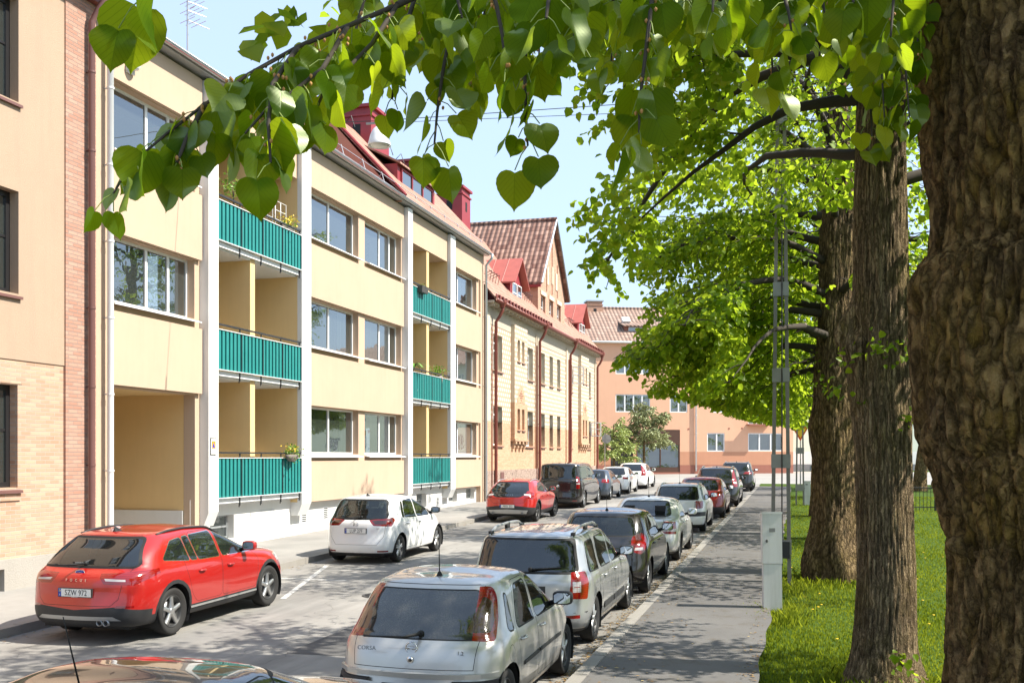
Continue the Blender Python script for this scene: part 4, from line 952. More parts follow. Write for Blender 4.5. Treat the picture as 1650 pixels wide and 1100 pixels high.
BOUGHS = [[(0.7, 3.727, 4.885), (0.276, 3.089, 4.386), (-0.122, 2.458, 3.977), (-0.429, 2.216, 3.829), (-0.651, 2.102, 3.75), (-0.793, 1.959, 3.615)], [(0.276, 3.089, 4.386), (-0.162, 3.278, 4.503), (-0.61, 3.049, 4.315), (-0.773, 3.003, 4.24)], [(-0.651, 2.102, 3.75), (-0.806, 1.644, 3.623), (-0.73, 1.063, 3.278)]]
# ------------------------------------------------------------------ the setting
KL, KR = -10.75, -2.43          # kerb lines of the street
FAC = -13.6                     # facade line on the left
def strip(mb, x0, x1, y0, y1, dz, m=0, n=40):
    ys = np.linspace(y0, y1, n+1)
    for a, b in zip(ys, ys[1:]):
        mb.poly([(x0,a,gz(a)+dz),(x1,a,gz(a)+dz),(x1,b,gz(b)+dz),(x0,b,gz(b)+dz)], m)

def asphalt(name, base, light, dirt=None, crack=True, scale=1.0, stain=.5, grime=False):
    t = NT(name); p = t.pos()
    fine = t.noise(p, 160, 4, .75)
    mid = t.noise(p, 6, 5, .65)
    big = t.noise(p, .45, 5, .6)
    c = t.mix(fine, tuple(v*.62 for v in base), light)
    c = t.mix(t.math('MULTIPLY', mid, .45), c, tuple(v*.7 for v in base))
    c = t.mix(t.ramp(big, [(.35, (0,0,0)), (.7, (stain,)*3)]), c, light)
    if crack:
        mp = t.n('Mapping', Vector=p, Scale=(.42,.16,1)).outputs[0]
        wob = t.mix(.5, mp, t.n('TexNoise', Vector=p, Scale=1.4, Detail=5).outputs['Color'], 'ADD')
        v = t.n('TexVoronoi', Vector=wob, Scale=1.0, _feature='DISTANCE_TO_EDGE').outputs['Distance']
        c = t.mix(t.ramp(v, [(.0, (.45,)*3), (.009, (0,0,0))]), c, tuple(x*.35 for x in base))
    if grime:
        mg = t.n('Mapping', Vector=p, Scale=(1.1,.10,1)).outputs[0]
        g_ = t.noise(mg, 1.5, 6, .7); c = t.mix(t.ramp(g_, [(.46, (0,0,0)), (.70, (.55,)*3)]), c, tuple(v*.62 for v in base))
        sp = t.n('TexVoronoi', Vector=p, Scale=.8).outputs['Distance']; c = t.mix(t.ramp(sp, [(.03, (.6,)*3), (.16, (0,0,0))]), c, tuple(v*.4 for v in base))
    if dirt:
        d = t.noise(p, 2.2, 6, .75)
        c = t.mix(t.ramp(d, [(.52, (0,0,0)), (.72, (.7,)*3)]), c, dirt)
    return t.done(t.bsdf(c, .92, 0, .25, t.bump(fine, .5, .008)))

def setting():
    t = NT('lawn_soil'); p = t.pos()
    a = t.noise(p, 1.1, 6, .7); b = t.noise(p, 30, 4, .7)
    c = t.mix(a, (.045,.085,.010), (.085,.135,.02)); c = t.mix(t.math('MULTIPLY', b, .5), c, (.025,.04,.008))
    lawn = t.done(t.bsdf(c, .95, 0, .1, t.bump(b, .8, .03)))
    g = MB()
    ys = [-60, -20, 0, 20, 40, 60, 80, 100, 140, 400, 900]
    for a, b in zip(ys, ys[1:]):
        za, zb = gz(a)-.02, gz(b)-.02
        g.poly([(-600,a,za),(600,a,za),(600,b,zb),(-600,b,zb)])
    tag(g.build('ground', lawn), kind='structure')
    road = asphalt('road_asphalt', (.20,.192,.18), (.36,.34,.31), stain=.8, grime=True)
    r = MB(); strip(r, KL, KR, -25, 70, -.012, 0, 20)
    tag(r.build('road', road), kind='structure')
    # the crossing street in front of the apricot block
    x = MB()
    for a, b in ((70, 77), (77, 84)):
        x.poly([(-60,a-.27*50,gz(a)-.012),(40,a+.27*40,gz(a)-.012),(40,b+.27*40,gz(b)-.012),(-60,b-.27*50,gz(b)-.012)])
    x = MB(); strip(x, -60, 60, 70, 100, -.012, 0, 4)
    tag(x.build('cross_street', asphalt('pale_asphalt', (.30,.29,.27), (.40,.38,.35), crack=False)), kind='structure')
    pav = asphalt('pavement_asphalt', (.24,.23,.215), (.36,.34,.31), crack=False, stain=.8)
    pavr = asphalt('path_asphalt', (.105,.10,.096), (.19,.18,.17), dirt=(.085,.066,.042), crack=False)
    s = MB(); strip(s, FAC-.6, KL-.16, -25, 71, .115, 0, 20)
    tag(s.build('pavement', pav), kind='structure')
    s = MB()
    ys = np.linspace(-25, 63, 420)
    ex = lambda y: -.42 + .02*math.sin(y*.9) + .02*math.sin(y*3.3+1)
    for a, b in zip(ys, ys[1:]): s.poly([(KR+.16,a,gz(a)+.105),(ex(a),a,gz(a)+.105),(ex(b),b,gz(b)+.105),(KR+.16,b,gz(b)+.105)])
    tag(s.build('pavement', pavr), kind='structure')
    # granite kerbs, one stone after another
    t = NT('granite'); p = t.pos(); n1 = t.noise(p, 90, 4, .8); n2 = t.noise(p, 3, 4)
    c = t.mix(n1, (.20,.185,.165), (.40,.38,.35)); c = t.mix(t.math('MULTIPLY', n2, .5), c, (.16,.14,.11))
    gran = t.done(t.bsdf(c, .8, 0, .3, t.bump(n1, .3, .01)))
    for xk, sg in ((KL, -1), (KR, 1)):
        k = MB(); y = -24.0; rr = random.Random(3)
        y1 = 70 if sg < 0 else 63
        while y < y1:
            ln = rr.uniform(.85, 1.25); j = rr.uniform(-.012, .012); h = .118 + rr.uniform(-.008, .008)
            z0, z1 = gz(y), gz(y+ln)
            xa, xb = sorted((xk+j, xk+sg*.16))
            vs = [(xa,y+.008,z0-.1),(xb,y+.008,z0-.1),(xb,y+ln,z1-.1),(xa,y+ln,z1-.1),(xa,y+.008,z0+h),(xb,y+.008,z0+h),(xb,y+ln,z1+h),(xa,y+ln,z1+h)]
            k.mesh(vs, [(0,3,2,1),(4,5,6,7),(0,1,5,4),(1,2,6,5),(2,3,7,6),(3,0,4,7)])
            y += ln
        tag(k.build('kerb', gran), kind='structure')
    # worn parking lines
    t = NT('worn_line_paint'); p = t.pos(); n = t.noise(p, 22, 5, .8)
    c = t.mix(t.ramp(n, [(.40, (0,0,0)), (.58, (1,1,1))]), (.27,.26,.245), (.62,.61,.58)); wl = t.done(t.bsdf(c, .8))
    m = MB()
    for y in (18.6, 28.0, 40.0, 52.0):
        m.poly([(KL+.05,y,gz(y)-.007),(KL+.05,y+.11,gz(y+.1)-.007),(KL+2.1,y+.11,gz(y+.1)-.007),(KL+2.1,y,gz(y)-.007)])
    m.poly([(-10.2,20.9,gz(20.9)-.007),(-10.1,20.93,gz(20.9)-.007),(-8.65,16.2,gz(16.2)-.007),(-8.75,16.17,gz(16.2)-.007)])
    tag(m.build('parking_line', wl), kind='structure')
    # an asphalt repair patch and a manhole
    m = MB(); strip(m, -6.4, -5.5, 12, 34, -.008, 0, 6)
    tag(m.build('asphalt_patch', asphalt('patch_asphalt', (.09,.088,.086), (.15,.145,.14), crack=False)), kind='structure')
    m = MB(); m.lathe([(.001,0),(.30,0),(.30,.004),(.33,.004),(.33,-.01)], (-7.2, 17.0, gz(17)-.006), 'z', 28)
    for i in range(-4, 5):
        w = math.sqrt(max(0, .27**2-(i*.06)**2)); m.box(-7.2-w, -7.2+w, 17+i*.06-.014, 17+i*.06+.014, gz(17)-.004, gz(17)+.002)
    tag(m.build('manhole_cover', plain('cast_iron', (.08,.075,.07), .6, .4)), 'round cast iron manhole cover in the middle of the road', 'manhole cover')
    # dry blossom and leaf litter gathered along the right kerb
    V = []; F = []; tn = []
    r2 = np.random.default_rng(5)
    n = 5200
    yy = 9 + 38*r2.random(n)**1.3; side = r2.random(n)
    xx = np.where(side < .72, KR - np.abs(r2.normal(0, .16, n)) - .01, np.where(side < .9, np.where(r2.random(n) < .5, KR+.2+np.abs(r2.normal(0, .5, n)), -.46-np.abs(r2.normal(0,.10,n))), KL + np.abs(r2.normal(0,.12,n))+.02))
    zz = np.where(xx > KR+.16, .112, np.where(xx > KR, .13, -.004))
    for i in range(n):
        a = r2.random()*6.28; s = r2.uniform(.012, .035); h = gz(yy[i]) + zz[i]
        k = len(V); c_, s_ = math.cos(a)*s, math.sin(a)*s
        V += [(xx[i]-c_, yy[i]-s_, h+.002), (xx[i]+s_*.5, yy[i]-c_*.5, h+r2.uniform(.002,.012)), (xx[i]+c_, yy[i]+s_, h+.004), (xx[i]-s_*.5, yy[i]+c_*.5, h+r2.uniform(.002,.012))]
        F.append((k, k+1, k+2, k+3)); tn += [r2.random()]*4
    t = NT('litter'); at = t.n('Attribute', _attribute_name='tint').outputs['Fac']
    lm = t.done(t.bsdf(t.ramp(at, [(0, (.10,.055,.02)), (.5, (.26,.15,.045)), (1, (.36,.27,.12))]), .9))
    o = link('leaf_litter', np_mesh('leaf_litter', V, F, tn), lm); tag(o, 'brown fallen bud scales and leaves gathered along the kerbs', 'leaf litter', kind='stuff')

# ------------------------------------------------------------------ buildings: local x points out of the facade, y along it
def facade(mb, u0, u1, z0, z1, d, holes, depth, m=0, mr=None):
    """wall sheet at x = d with rectangular openings, each with its reveal going in by depth"""
    us = sorted(set([u0, u1] + [v for h in holes for v in h[:2] if u0 < v < u1])); zs = sorted(set([z0, z1] + [v for h in holes for v in h[2:4] if z0 < v < z1]))
    for a, b in zip(us, us[1:]):
        for c, e in zip(zs, zs[1:]):
            um, zm = (a+b)/2, (c+e)/2
            if any(h[0] < um < h[1] and h[2] < zm < h[3] for h in holes): continue
            mb.poly([(d,a,c),(d,b,c),(d,b,e),(d,a,e)], m)
    mr = m if mr is None else mr
    for h in holes:
        a, b, c, e = h[:4]; q = d-depth
        mb.poly([(d,a,c),(d,a,e),(q,a,e),(q,a,c)], mr); mb.poly([(d,b,e),(d,b,c),(q,b,c),(q,b,e)], mr)
        mb.poly([(d,a,e),(d,b,e),(q,b,e),(q,a,e)], mr); mb.poly([(d,b,c),(d,a,c),(q,a,c),(q,b,c)], mr)

def window(root, u0, u1, z0, z1, d, splits, frame, glass, fw=.06, bars=(), sash=True, curtain=None, sill=None, proud=.05, rr=None, name='window'):
    """frame object with pane, curtain and sill as sub-parts; splits are mullion positions (0..1), bars are glazing bars"""
    b = MB(); x0, x1 = d, d+proud
    b.box(x0, x1, u0, u1, z0, z0+fw); b.box(x0, x1, u0, u1, z1-fw, z1)
    b.box(x0, x1, u0, u0+fw, z0+fw, z1-fw); b.box(x0, x1, u1-fw, u1, z0+fw, z1-fw)
    for s in splits:
        u = u0+(u1-u0)*s; b.box(x0, x1-.004, u-fw*.75, u+fw*.75, z0+fw, z1-fw)
    if sash:
        ed = [u0+fw] + [u0+(u1-u0)*s for s in splits] + [u1-fw]
    for kind, v in bars:
        if kind == 'h': z = z0+(z1-z0)*v; b.box(x0+.008, x1-.012, u0+fw, u1-fw, z-.022, z+.022)
        else: u = u0+(u1-u0)*v; b.box(x0+.010, x1-.014, u-.016, u+.016, z0+fw, z1-fw)
    f = b.build(name, frame, root)
    p = MB(); p.poly([(x0+.02,u0+.02,z0+.02),(x0+.02,u1-.02,z0+.02),(x0+.02,u1-.02,z1-.02),(x0+.02,u0+.02,z1-.02)])
    p.build('pane', glass, f)
    if curtain:
        for (a, c, zt, zb_) in curtain:
            q = MB(); n = max(6, int((c-a)/.05)); ua = u0+fw+.02; w = u1-u0-2*fw-.04
            prev = None
            for i in range(n+1):
                u = ua + w*(a+(c-a)*i/n) if False else u0+fw+(u1-u0-2*fw)*min(1, max(0, a/(1)+(c-a)*i/n))
                x = d-.14+.035*math.sin(i*1.9)
                if prev: q.poly([(prev[0],prev[1],z0+(z1-z0)*zb_),(x,u,z0+(z1-z0)*zb_),(x,u,z0+(z1-z0)*zt),(prev[0],prev[1],z0+(z1-z0)*zt)])
                prev = (x, u)
            q.build('curtain', M['curtain'], f, True)
    if sill:
        dep, th, ov, mt = sill
        s = MB(); s.mesh([(d,u0-ov,z0),(d+dep,u0-ov,z0-.05),(d+dep,u1+ov,z0-.05),(d,u1+ov,z0),(d,u0-ov,z0-.03-th),(d+dep,u0-ov,z0-.05-th),(d+dep,u1+ov,z0-.05-th),(d,u1+ov,z0-.03-th)],
                         [(0,1,2,3),(1,5,6,2),(4,7,6,5),(0,4,5,1),(3,2,6,7)])
        s.build('sill', mt, f)
    return f

def downpipe(root, u, x, z0, z1, r, mat, wall=0.0, swan=None, name='downpipe', shoe=True):
    b = MB(); pts = []
    if swan: pts += swan
    pts += [(x,u,z1),(x,u,z0+.25)]
    if shoe: pts += [(x,u,z0+.12),(x+.12,u,z0+.02)]
    b.tube(pts, r, 12)
    z = z0+.5
    while z < z1:
        b.lathe([(r*1.18,-.02),(r*1.18,.02)], (x,u,z), 'z', 12); b.box(wall, x, u-.012, u+.012, z-.012, z+.012)
        z += 1.55
    b.build(name, mat, root, True)

def plane_roof(mb, x0, z0, x1, z1, u0, u1, th=.08, m=0):
    mb.mesh([(x0,u0,z0),(x0,u1,z0),(x1,u1,z1),(x1,u0,z1),(x0,u0,z0-th),(x0,u1,z0-th),(x1,u1,z1-th),(x1,u0,z1-th)],
            [(0,1,2,3),(4,7,6,5),(0,4,5,1),(1,5,6,2),(2,6,7,3),(3,7,4,0)], m)

def chimney(root, x0, x1, u0, u1, z0, z1, mat, cap):
    b = MB(); b.box(x0,x1,u0,u1,z0,z1-.45); b.box(x0-.06,x1+.06,u0-.06,u1+.06,z1-.45,z1-.38); b.box(x0+.02,x1-.02,u0+.02,u1-.02,z1-.38,z1-.12); b.box(x0-.10,x1+.10,u0-.10,u1+.10,z1-.12,z1,1)
    for uu in (u0-.004, u1+.004): b.box((x0+x1)/2-.16,(x0+x1)/2+.16, uu-.003, uu+.003, z1-1.25, z1-.75, 2)
    b.box(x1+.001, x1+.006, (u0+u1)/2-.14, (u0+u1)/2+.14, z1-1.25, z1-.75, 2)
    b.build('chimney', [mat, cap, M['car_gap']], root)

def building_materials():
    M['yellow'] = stucco('yellow_render', (.535,.395,.285), (.40,.29,.20), .22)
    M['yellow_shade'] = stucco('shaded_yellow_render', (.74,.53,.26), (.6,.42,.22), .25)  # copy of the yellow render; shaded tone of the recesses put into its colour
    M['white_render'] = stucco('white_render', (.70,.69,.665), (.55,.52,.47), .25)
    M['white_metal'] = plain('white_metal', (.74,.74,.73), .4, var=.06)
    M['white_frame'] = plain('white_window_paint', (.78,.78,.77), .4, var=.05)
    M['zinc'] = plain('zinc', (.42,.44,.45), .4, .5)
    M['teal'] = None
    t = NT('teal_sheet'); p = t.obj(); n = t.noise(p, 2.5, 5, .7)
    mp = t.n('Mapping', Vector=p, Scale=(6, 6, .4)).outputs[0]
    c = t.mix(n, (.012,.175,.162), (.022,.245,.225)); c = t.mix(t.math('MULTIPLY', t.ramp(t.noise(mp, 2, 4), [(.5,(0,0,0)),(.8,(1,1,1))]), .25), c, (.08,.24,.21))
    M['teal'] = t.done(t.bsdf(c, .5, 0, .4))
    M['rail_black'] = plain('black_rail', (.025,.025,.027), .45)
    M['slab_white'] = stucco('slab_paint', (.74,.74,.73), (.5,.5,.48), .25, 60, .1)
    M['pane'] = window_glass('window_glass', .45)
    M['pane_dark'] = window_glass('dark_window_glass', .30, (.03,.035,.035))
    M['curtain'] = plain('curtain', (.62,.60,.56), .9)
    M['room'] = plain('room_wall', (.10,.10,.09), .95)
    M['brown_metal'] = plain('brown_metal', (.16,.075,.065), .45)
    M['red_metal'] = plain('red_sheet_metal', (.27,.030,.035), .5, var=.2)
    M['redbrown_pipe'] = plain('red_brown_pipe', (.19,.05,.035), .45, var=.25)
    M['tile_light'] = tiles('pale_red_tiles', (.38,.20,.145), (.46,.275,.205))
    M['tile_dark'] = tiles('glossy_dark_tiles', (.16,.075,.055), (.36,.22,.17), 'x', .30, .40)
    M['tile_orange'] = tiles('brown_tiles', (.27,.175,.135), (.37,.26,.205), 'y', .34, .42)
    M['brick_l'] = brick('left_brick', (.43,.235,.15), (.58,.39,.265), (.52,.46,.39), 1.0, .6, (.55,.40,.31), 1.0)
    M['brick_strip'] = brick('rough_brick', (.40,.21,.15), (.52,.33,.25), (.33,.28,.25), 1.0, .4, (.40,.22,.16), 1.2)
    M['brick_o'] = brick('orange_brick', (.52,.29,.17), (.62,.41,.26), (.54,.45,.36), 1.0, .3, (.5,.27,.15), .6)
    M['brick_g'] = brick('gable_brick', (.47,.25,.165), (.57,.35,.25), (.50,.41,.33), 1.0, .3, (.48,.25,.17), .6)
    M['render_l'] = stucco('pinkish_render', (.44,.32,.23), (.34,.25,.19), .35, 70, .7)
    M['plinth_l'] = stucco('grey_plinth', (.38,.35,.31), (.28,.26,.23), .3, 40, .9)
    M['orange'] = stucco('apricot_render', (.80,.46,.30), (.66,.36,.23), .25)
    M['orange_d'] = stucco('terracotta_render', (.58,.29,.18), (.46,.22,.14), .25)
    M['orange_b'] = stucco('red_base_render', (.38,.16,.115), (.28,.12,.09), .25)
    M['pale_green'] = stucco('pale_green_render', (.62,.66,.55), (.5,.55,.45), .2)
    M['grey_base'] = stucco('grey_base', (.20,.20,.21), (.15,.15,.15), .2)
    # rough granite plinth of the brick house
    t = NT('rough_granite'); p = t.obj()
    v = t.n('TexVoronoi', Vector=p, Scale=3.2, _feature='DISTANCE_TO_EDGE').outputs['Distance']; n1 = t.noise(p, 14, 6, .75)
    c = t.ramp(n1, [(.3, (.22,.15,.12)), (.5, (.42,.31,.25)), (.7, (.55,.43,.36))]); c = t.mix(t.ramp(v, [(.0,(.8,)*3),(.05,(0,0,0))]), c, (.14,.10,.08))
    M['granite_plinth'] = t.done(t.bsdf(c, .9, 0, .2, t.bump(n1, 1.0, .06)))
    # cream patterned brick: small projecting headers in rows
    t = NT('cream_pattern_brick'); p = t.obj(); s = t.n('SeparateXYZ', Vector=p)
    ub = t.math('DIVIDE', s.outputs[1], .34); zb = t.math('DIVIDE', s.outputs[2], .23)
    row = t.math('FLOOR', zb)
    uo = t.math('ADD', ub, t.math('MULTIPLY', t.math('MODULO', row, 2.0), .5))
    fu = t.math('ABSOLUTE', t.math('SUBTRACT', t.math('FRACT', uo), .5)); fz_ = t.math('ABSOLUTE', t.math('SUBTRACT', t.math('FRACT', zb), .5))
    dots = t.math('MULTIPLY', t.math('LESS_THAN', fu, .27), t.math('LESS_THAN', fz_, .30))
    n1 = t.noise(p, .9, 5, .7); n2 = t.noise(p, 30, 4, .7)
    c = t.mix(dots, (.46,.315,.215), (.76,.69,.59)); c = t.mix(t.math('MULTIPLY', n1, .3), c, (.54,.43,.31)); c = t.mix(t.math('MULTIPLY', n2, .25), c, (.40,.31,.21))
    M['cream_brick'] = t.done(t.bsdf(c, .9, 0, .2, t.bump(dots, .8, .02)))
    M['cream_plain'] = stucco('cream_plaster', (.62,.53,.40), (.55,.45,.3), .3)
    M['frieze'] = brick('shaded_frieze', (.50,.43,.34), (.56,.49,.39), (.40,.35,.29), 1.0, .2, (.42,.36,.29), .4)  # band under the eaves, their cast shadow put into its grey
    M['dark_frame'] = plain('black_window_paint', (.018,.017,.018), .35)
    M['store_brown'] = plain('shopfront_brown', (.085,.038,.022), .45)
    M['black_iron'] = plain('black_iron', (.015,.015,.016), .5)

def yellow_building():
    root = empty('apartment_building', (FAC, 30, 0)); tag(root, 'yellow rendered apartment building with white pilasters and teal balconies', 'apartment building')
    root.location = (FAC, 0, 0)
    Y0, Y1 = 17.56, 43.95; TOP = 11.72
    floors = (2.76, 5.92, 9.09); tops = (4.15, 7.30, 10.48)
    bays = dict(b1=(17.95, 21.42), bal1=(21.85, 26.15), w=(26.72, 34.30), bal2=(34.75, 38.95), c=(39.55, 43.45))
    pil = [(21.42, 21.85), (26.15, 26.72), (34.30, 34.75), (38.95, 39.55)]
    wins = []
    g1 = [(18.05, 21.20)]; g2 = [(26.80, 30.52), (31.02, 34.20)]; g3 = [(39.60, 43.10)]
    for z0, z1, k in zip(floors, tops, (0,1,2)):
        if k > 0: wins += [(a, b, z0, z1) for a, b in g1]
        wins += [(a, b, z0, z1) for a, b in g2+g3]
    zb0 = 1.38
    w = MB()
    # window band set back behind the spandrels
    facade(w, 17.90, 21.45, 4.15, TOP, -.10, [h for h in wins if h[1] < 22], .26)
    facade(w, 17.90, 21.45, .2, 4.15, -.10, [(17.93, 21.22, .1, 4.14)], .3)
    w2 = MB(); facade(w2, 26.70, 34.32, zb0, TOP, -.10, [h for h in wins if 26 < h[0] < 34], .26)
    w3 = MB(); facade(w3, 39.5, 43.5, zb0, TOP, -.10, [h for h in wins if h[0] > 39], .26)
    w3.box(-.5, -.02, 43.45, Y1, .3, TOP); w.box(-.5, .0, Y0, 17.93, .3, TOP)
    # spandrel panels, 10 cm proud
    for a, b in ((17.93, 21.42), (26.72, 34.30), (39.55, 43.45)):
        rows = [(4.17, 5.70), (7.32, 8.86), (10.50, 11.60)] + ([(zb0, 2.56)] if a > 20 else [])
        ww_ = w if a < 20 else w2 if a < 30 else w3
        for c, e in rows: ww_.box(-.101, .0, a, b-.05, c, e)
        if a > 20: ww_.box(-.6, -.101, a, b, zb0-.02, zb0+.02)
    for q in (w, w2, w3): q.build('wall', M['yellow'], root)
    # deep passage at the left end
    p = MB()
    p.poly([(-.405,21.22,.1),(-9,21.22,.1),(-9,21.22,4.14),(-.405,21.22,4.14)]); p.poly([(-.405,17.93,.1),(-.405,17.93,4.14),(-9,17.93,4.14),(-9,17.93,.1)])
    p.poly([(-.405,17.93,4.14),(-.405,21.22,4.14),(-9,21.22,4.14),(-9,17.93,4.14)]); p.poly([(-9,17.93,.1),(-9,17.93,4.14),(-9,21.22,4.14),(-9,21.22,.1)])
    p.box(-8.9, -.41, 21.17, 21.215, .1, 1.41, 1)
    p.build('passage', [M['yellow_shade'], M['white_render']], root)
    fl = MB(); fl.poly([(-9,17.93,gz(19)+.12),(-.3,17.93,gz(19)+.12),(-.3,21.2,gz(19)+.12),(-9,21.2,gz(19)+.12)]); fl.build('passage_floor', M['plinth_l'], root)
    # white base with basement windows and vents
    holes = [(22.05,23.15,.62,1.22),(36.05,37.1,.75,1.28),(39.7,40.8,.80,1.30),(42.0,43.2,.82,1.30)]
    b = MB(); facade(b, 21.2, Y1, -.2, 1.66, -.22, holes, .25)
    for a, c in ((21.85, 26.15), (34.75, 38.95)): b.box(-1.6, -.225, a, c, 1.50, 1.655)
    b.build('base', M['white_render'], root)
    for h in holes:
        f = window(root, h[0], h[1], h[2], h[3], -.45, (), M['zinc'], M['pane_dark'], .05, bars=(('h', .5),), name='basement_window')
    for u, z in ((26.8,1.0),(28.2,1.02),(38.2,.95)):
        v = MB(); v.box(-.23,-.205,u,u+.32,z-.22,z+.16)
        for k in range(6): v.box(-.21,-.196,u+.03,u+.29,z-.19+k*.056,z-.165+k*.056,1)
        v.build('vent_grille', [M['white_metal'], M['black_iron']], root)
    v = MB(); v.box(-.225,-.212,24.4,25.2,.55,1.25); v.box(-.212,-.205,25.17,25.2,.56,1.25,1); v.box(-.212,-.205,24.42,25.17,1.22,1.25,1); v.build('service_hatch', [M['white_render'], M['zinc']], root)
    # pilasters, chamfered at the foot
    for a, c in pil:
        q = MB(); x1 = .14
        prof = [(-.22,1.02),(-.0,1.02),(x1,1.36),(x1,TOP-.12),(-.22,TOP-.12)]
        n = len(prof); vs = [(x,a,z) for x,z in prof] + [(x,c,z) for x,z in prof]
        q.mesh(vs, [tuple(range(n))[::-1], tuple(range(n,2*n))] + [(i,(i+1)%n,n+(i+1)%n,n+i) for i in range(n)])
        q.build('pilaster', M['white_render'], root)
    # windows
    for i, h in enumerate(sorted(wins)):
        a, b_, c, e = h; ww = b_-a; fl_ = 0 if c < 3 else 1 if c < 7 else 2
        if a < 22: sp = (.50, .76)
        elif a < 30: sp = (.20, .52)
        elif a < 38: sp = (.52, .80)
        else: sp = (.42,)
        cur = [[(.80,.98,.97,.02)], [(.02,.14,.97,.02),(.84,.98,.97,.02)], [(.55,.74,.97,.05)], [(.03,.2,.97,.02)], None][(i*3+fl_) % 5]
        f = window(root, a, b_, c, e, -.34, sp, M['white_frame'], M['pane'], .055, curtain=cur, sill=None)
        s = MB(); s.mesh([(-.34,a,c+.01),(.09,a-.02,c-.07),(.09,b_+.02,c-.07),(-.34,b_,c+.01),(-.34,a,c-.02),(.09,a-.02,c-.10),(.09,b_+.02,c-.10),(-.34,b_,c-.02),],
                         [(0,1,2,3),(1,5,6,2),(4,7,6,5),(0,4,5,1),(3,2,6,7)]); s.build('sill', M['white_metal'], f)
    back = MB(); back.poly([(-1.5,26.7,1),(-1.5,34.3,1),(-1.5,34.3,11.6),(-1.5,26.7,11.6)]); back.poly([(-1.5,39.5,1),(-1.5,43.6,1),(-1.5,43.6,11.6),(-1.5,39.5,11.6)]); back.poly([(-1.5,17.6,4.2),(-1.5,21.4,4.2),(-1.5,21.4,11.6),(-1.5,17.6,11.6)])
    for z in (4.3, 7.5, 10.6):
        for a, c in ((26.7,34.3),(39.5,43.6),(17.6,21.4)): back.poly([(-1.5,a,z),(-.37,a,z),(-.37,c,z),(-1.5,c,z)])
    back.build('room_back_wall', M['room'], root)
    # balconies
    for (a, c), dv in (((21.85, 26.15), (23.62, 23.86)), ((34.75, 38.95), (36.62, 36.88))):
        r = MB(); r.poly([(-1.55,a,1.4),(-1.55,c,1.4),(-1.55,c,TOP),(-1.55,a,TOP)])
        r.poly([(.0,a+.001,1.4),(-1.55,a+.001,1.4),(-1.55,a+.001,TOP),(.0,a+.001,TOP)]); r.poly([(.0,c-.001,1.4),(.0,c-.001,TOP),(-1.55,c-.001,TOP),(-1.55,c-.001,1.4)])
        r.build('balcony_recess', M['yellow_shade'], root)
    for (a, c), dv in (((21.85, 26.15), (23.62, 23.86)), ((34.75, 38.95), (36.62, 36.88))):
        t_ = MB(); t_.box(-1.5, .0, a+.002, c-.05, 10.50, 11.60); t_.build('top_spandrel', M['yellow'], root)
        q = MB(); q.box(-1.52, -.03, dv[0], dv[1], 1.67, 10.495); q.build('divider_wall', M['yellow_shade'], root)
        for zf in (1.66, 4.77, 7.90):
            bal = empty('balcony', (0, 0, 0)); bal.parent = root
            s = MB()
            s.box(-1.5, -.025, a+.003, dv[0]-.003, zf-.16, zf); s.box(-1.5, -.025, dv[1]+.003, c-.003, zf-.16, zf); s.box(-.025, .06, a+.003, c-.003, zf-.12, zf)
            s.build('slab', M['slab_white'], bal)
            pn = MB(); n = int((c-a-.04)/.175); u = a+.02; st = (c-a-.04)/n; z0, z1 = zf+.03, zf+.98
            for k in range(n):       # trapezoid corrugation
                us = [u+st*k, u+st*k+st*.60, u+st*k+st*.66, u+st*k+st*.95, u+st*(k+1)]; xs = [.13, .13, .055, .055, .13]
                for (p0, x0_), (p1, x1_) in zip(zip(us, xs), zip(us[1:], xs[1:])): pn.poly([(x0_,p0,z0),(x1_,p1,z0),(x1_,p1,z1),(x0_,p0,z1)])
            pn.build('panel', M['teal'], bal)
            rl = MB(); rl.box(.06, .115, a+.005, c-.005, zf+1.10, zf+1.14)
            rl.box(.06, .15, a+.005, c-.005, z1+.003, z1+.02, 1); rl.box(.06, .15, a+.005, c-.005, z0-.02, z0-.003, 1)
            for k in range(5):
                u = a+.03+(c-a-.06)*k/4; rl.box(.062, .083, u-.018, u+.018, zf-.20, zf+1.10)
                if 0 < k < 4: rl.tube([(.07,u,zf-.06),(.05,u,zf-.24)], .014, 6); rl.box(.131, .139, u-.015, u+.015, z0, z1)
            rl.build('railing', [M['rail_black'], M['white_metal']], bal)
            d_ = MB()
            for ua, ub in ((a+.35, dv[0]-.35), (dv[1]+.4, c-.4)):
                d_.box(-1.549, -1.50, ua, ub, zf+.02, zf+2.2); d_.box(-1.50, -1.49, ua+.1, ub-.1, zf+.5, zf+2.1, 1)
            d_.build('balcony_door', [M['white_frame'], M['pane_dark']], bal)
    # eaves: soffit, gutter and the pipes
    e = MB(); e.box(-.5, .24, Y0-.05, Y1+.02, TOP-.05, TOP+.02); e.build('soffit', M['zinc'], root)
    g = MB(); prof = [(.24+.07+.07*math.cos(t), TOP+.04+.07*math.sin(t)) for t in np.linspace(math.pi, 2*math.pi, 9)]
    for (x0, z0), (x1, z1) in zip(prof, prof[1:]):
        g.poly([(x0,Y0-.05,z0),(x1,Y0-.05,z1),(x1,Y1+.05,z1),(x0,Y1+.05,z0)]); 
    g.tube([(prof[-1][0],Y0-.05,prof[-1][1]),(prof[-1][0],Y1+.05,prof[-1][1])], .014, 6)
    g.poly([(x,Y0-.05,z) for x, z in prof]); g.poly([(x,Y1+.05,z) for x, z in prof[::-1]])
    g.build('gutter', M['zinc'], root, True)
    downpipe(root, 17.80, .16, gz(18)+.12, TOP-.3, .065, M['white_metal'], swan=[(.42,17.80,TOP),(.38,17.80,TOP-.12)])
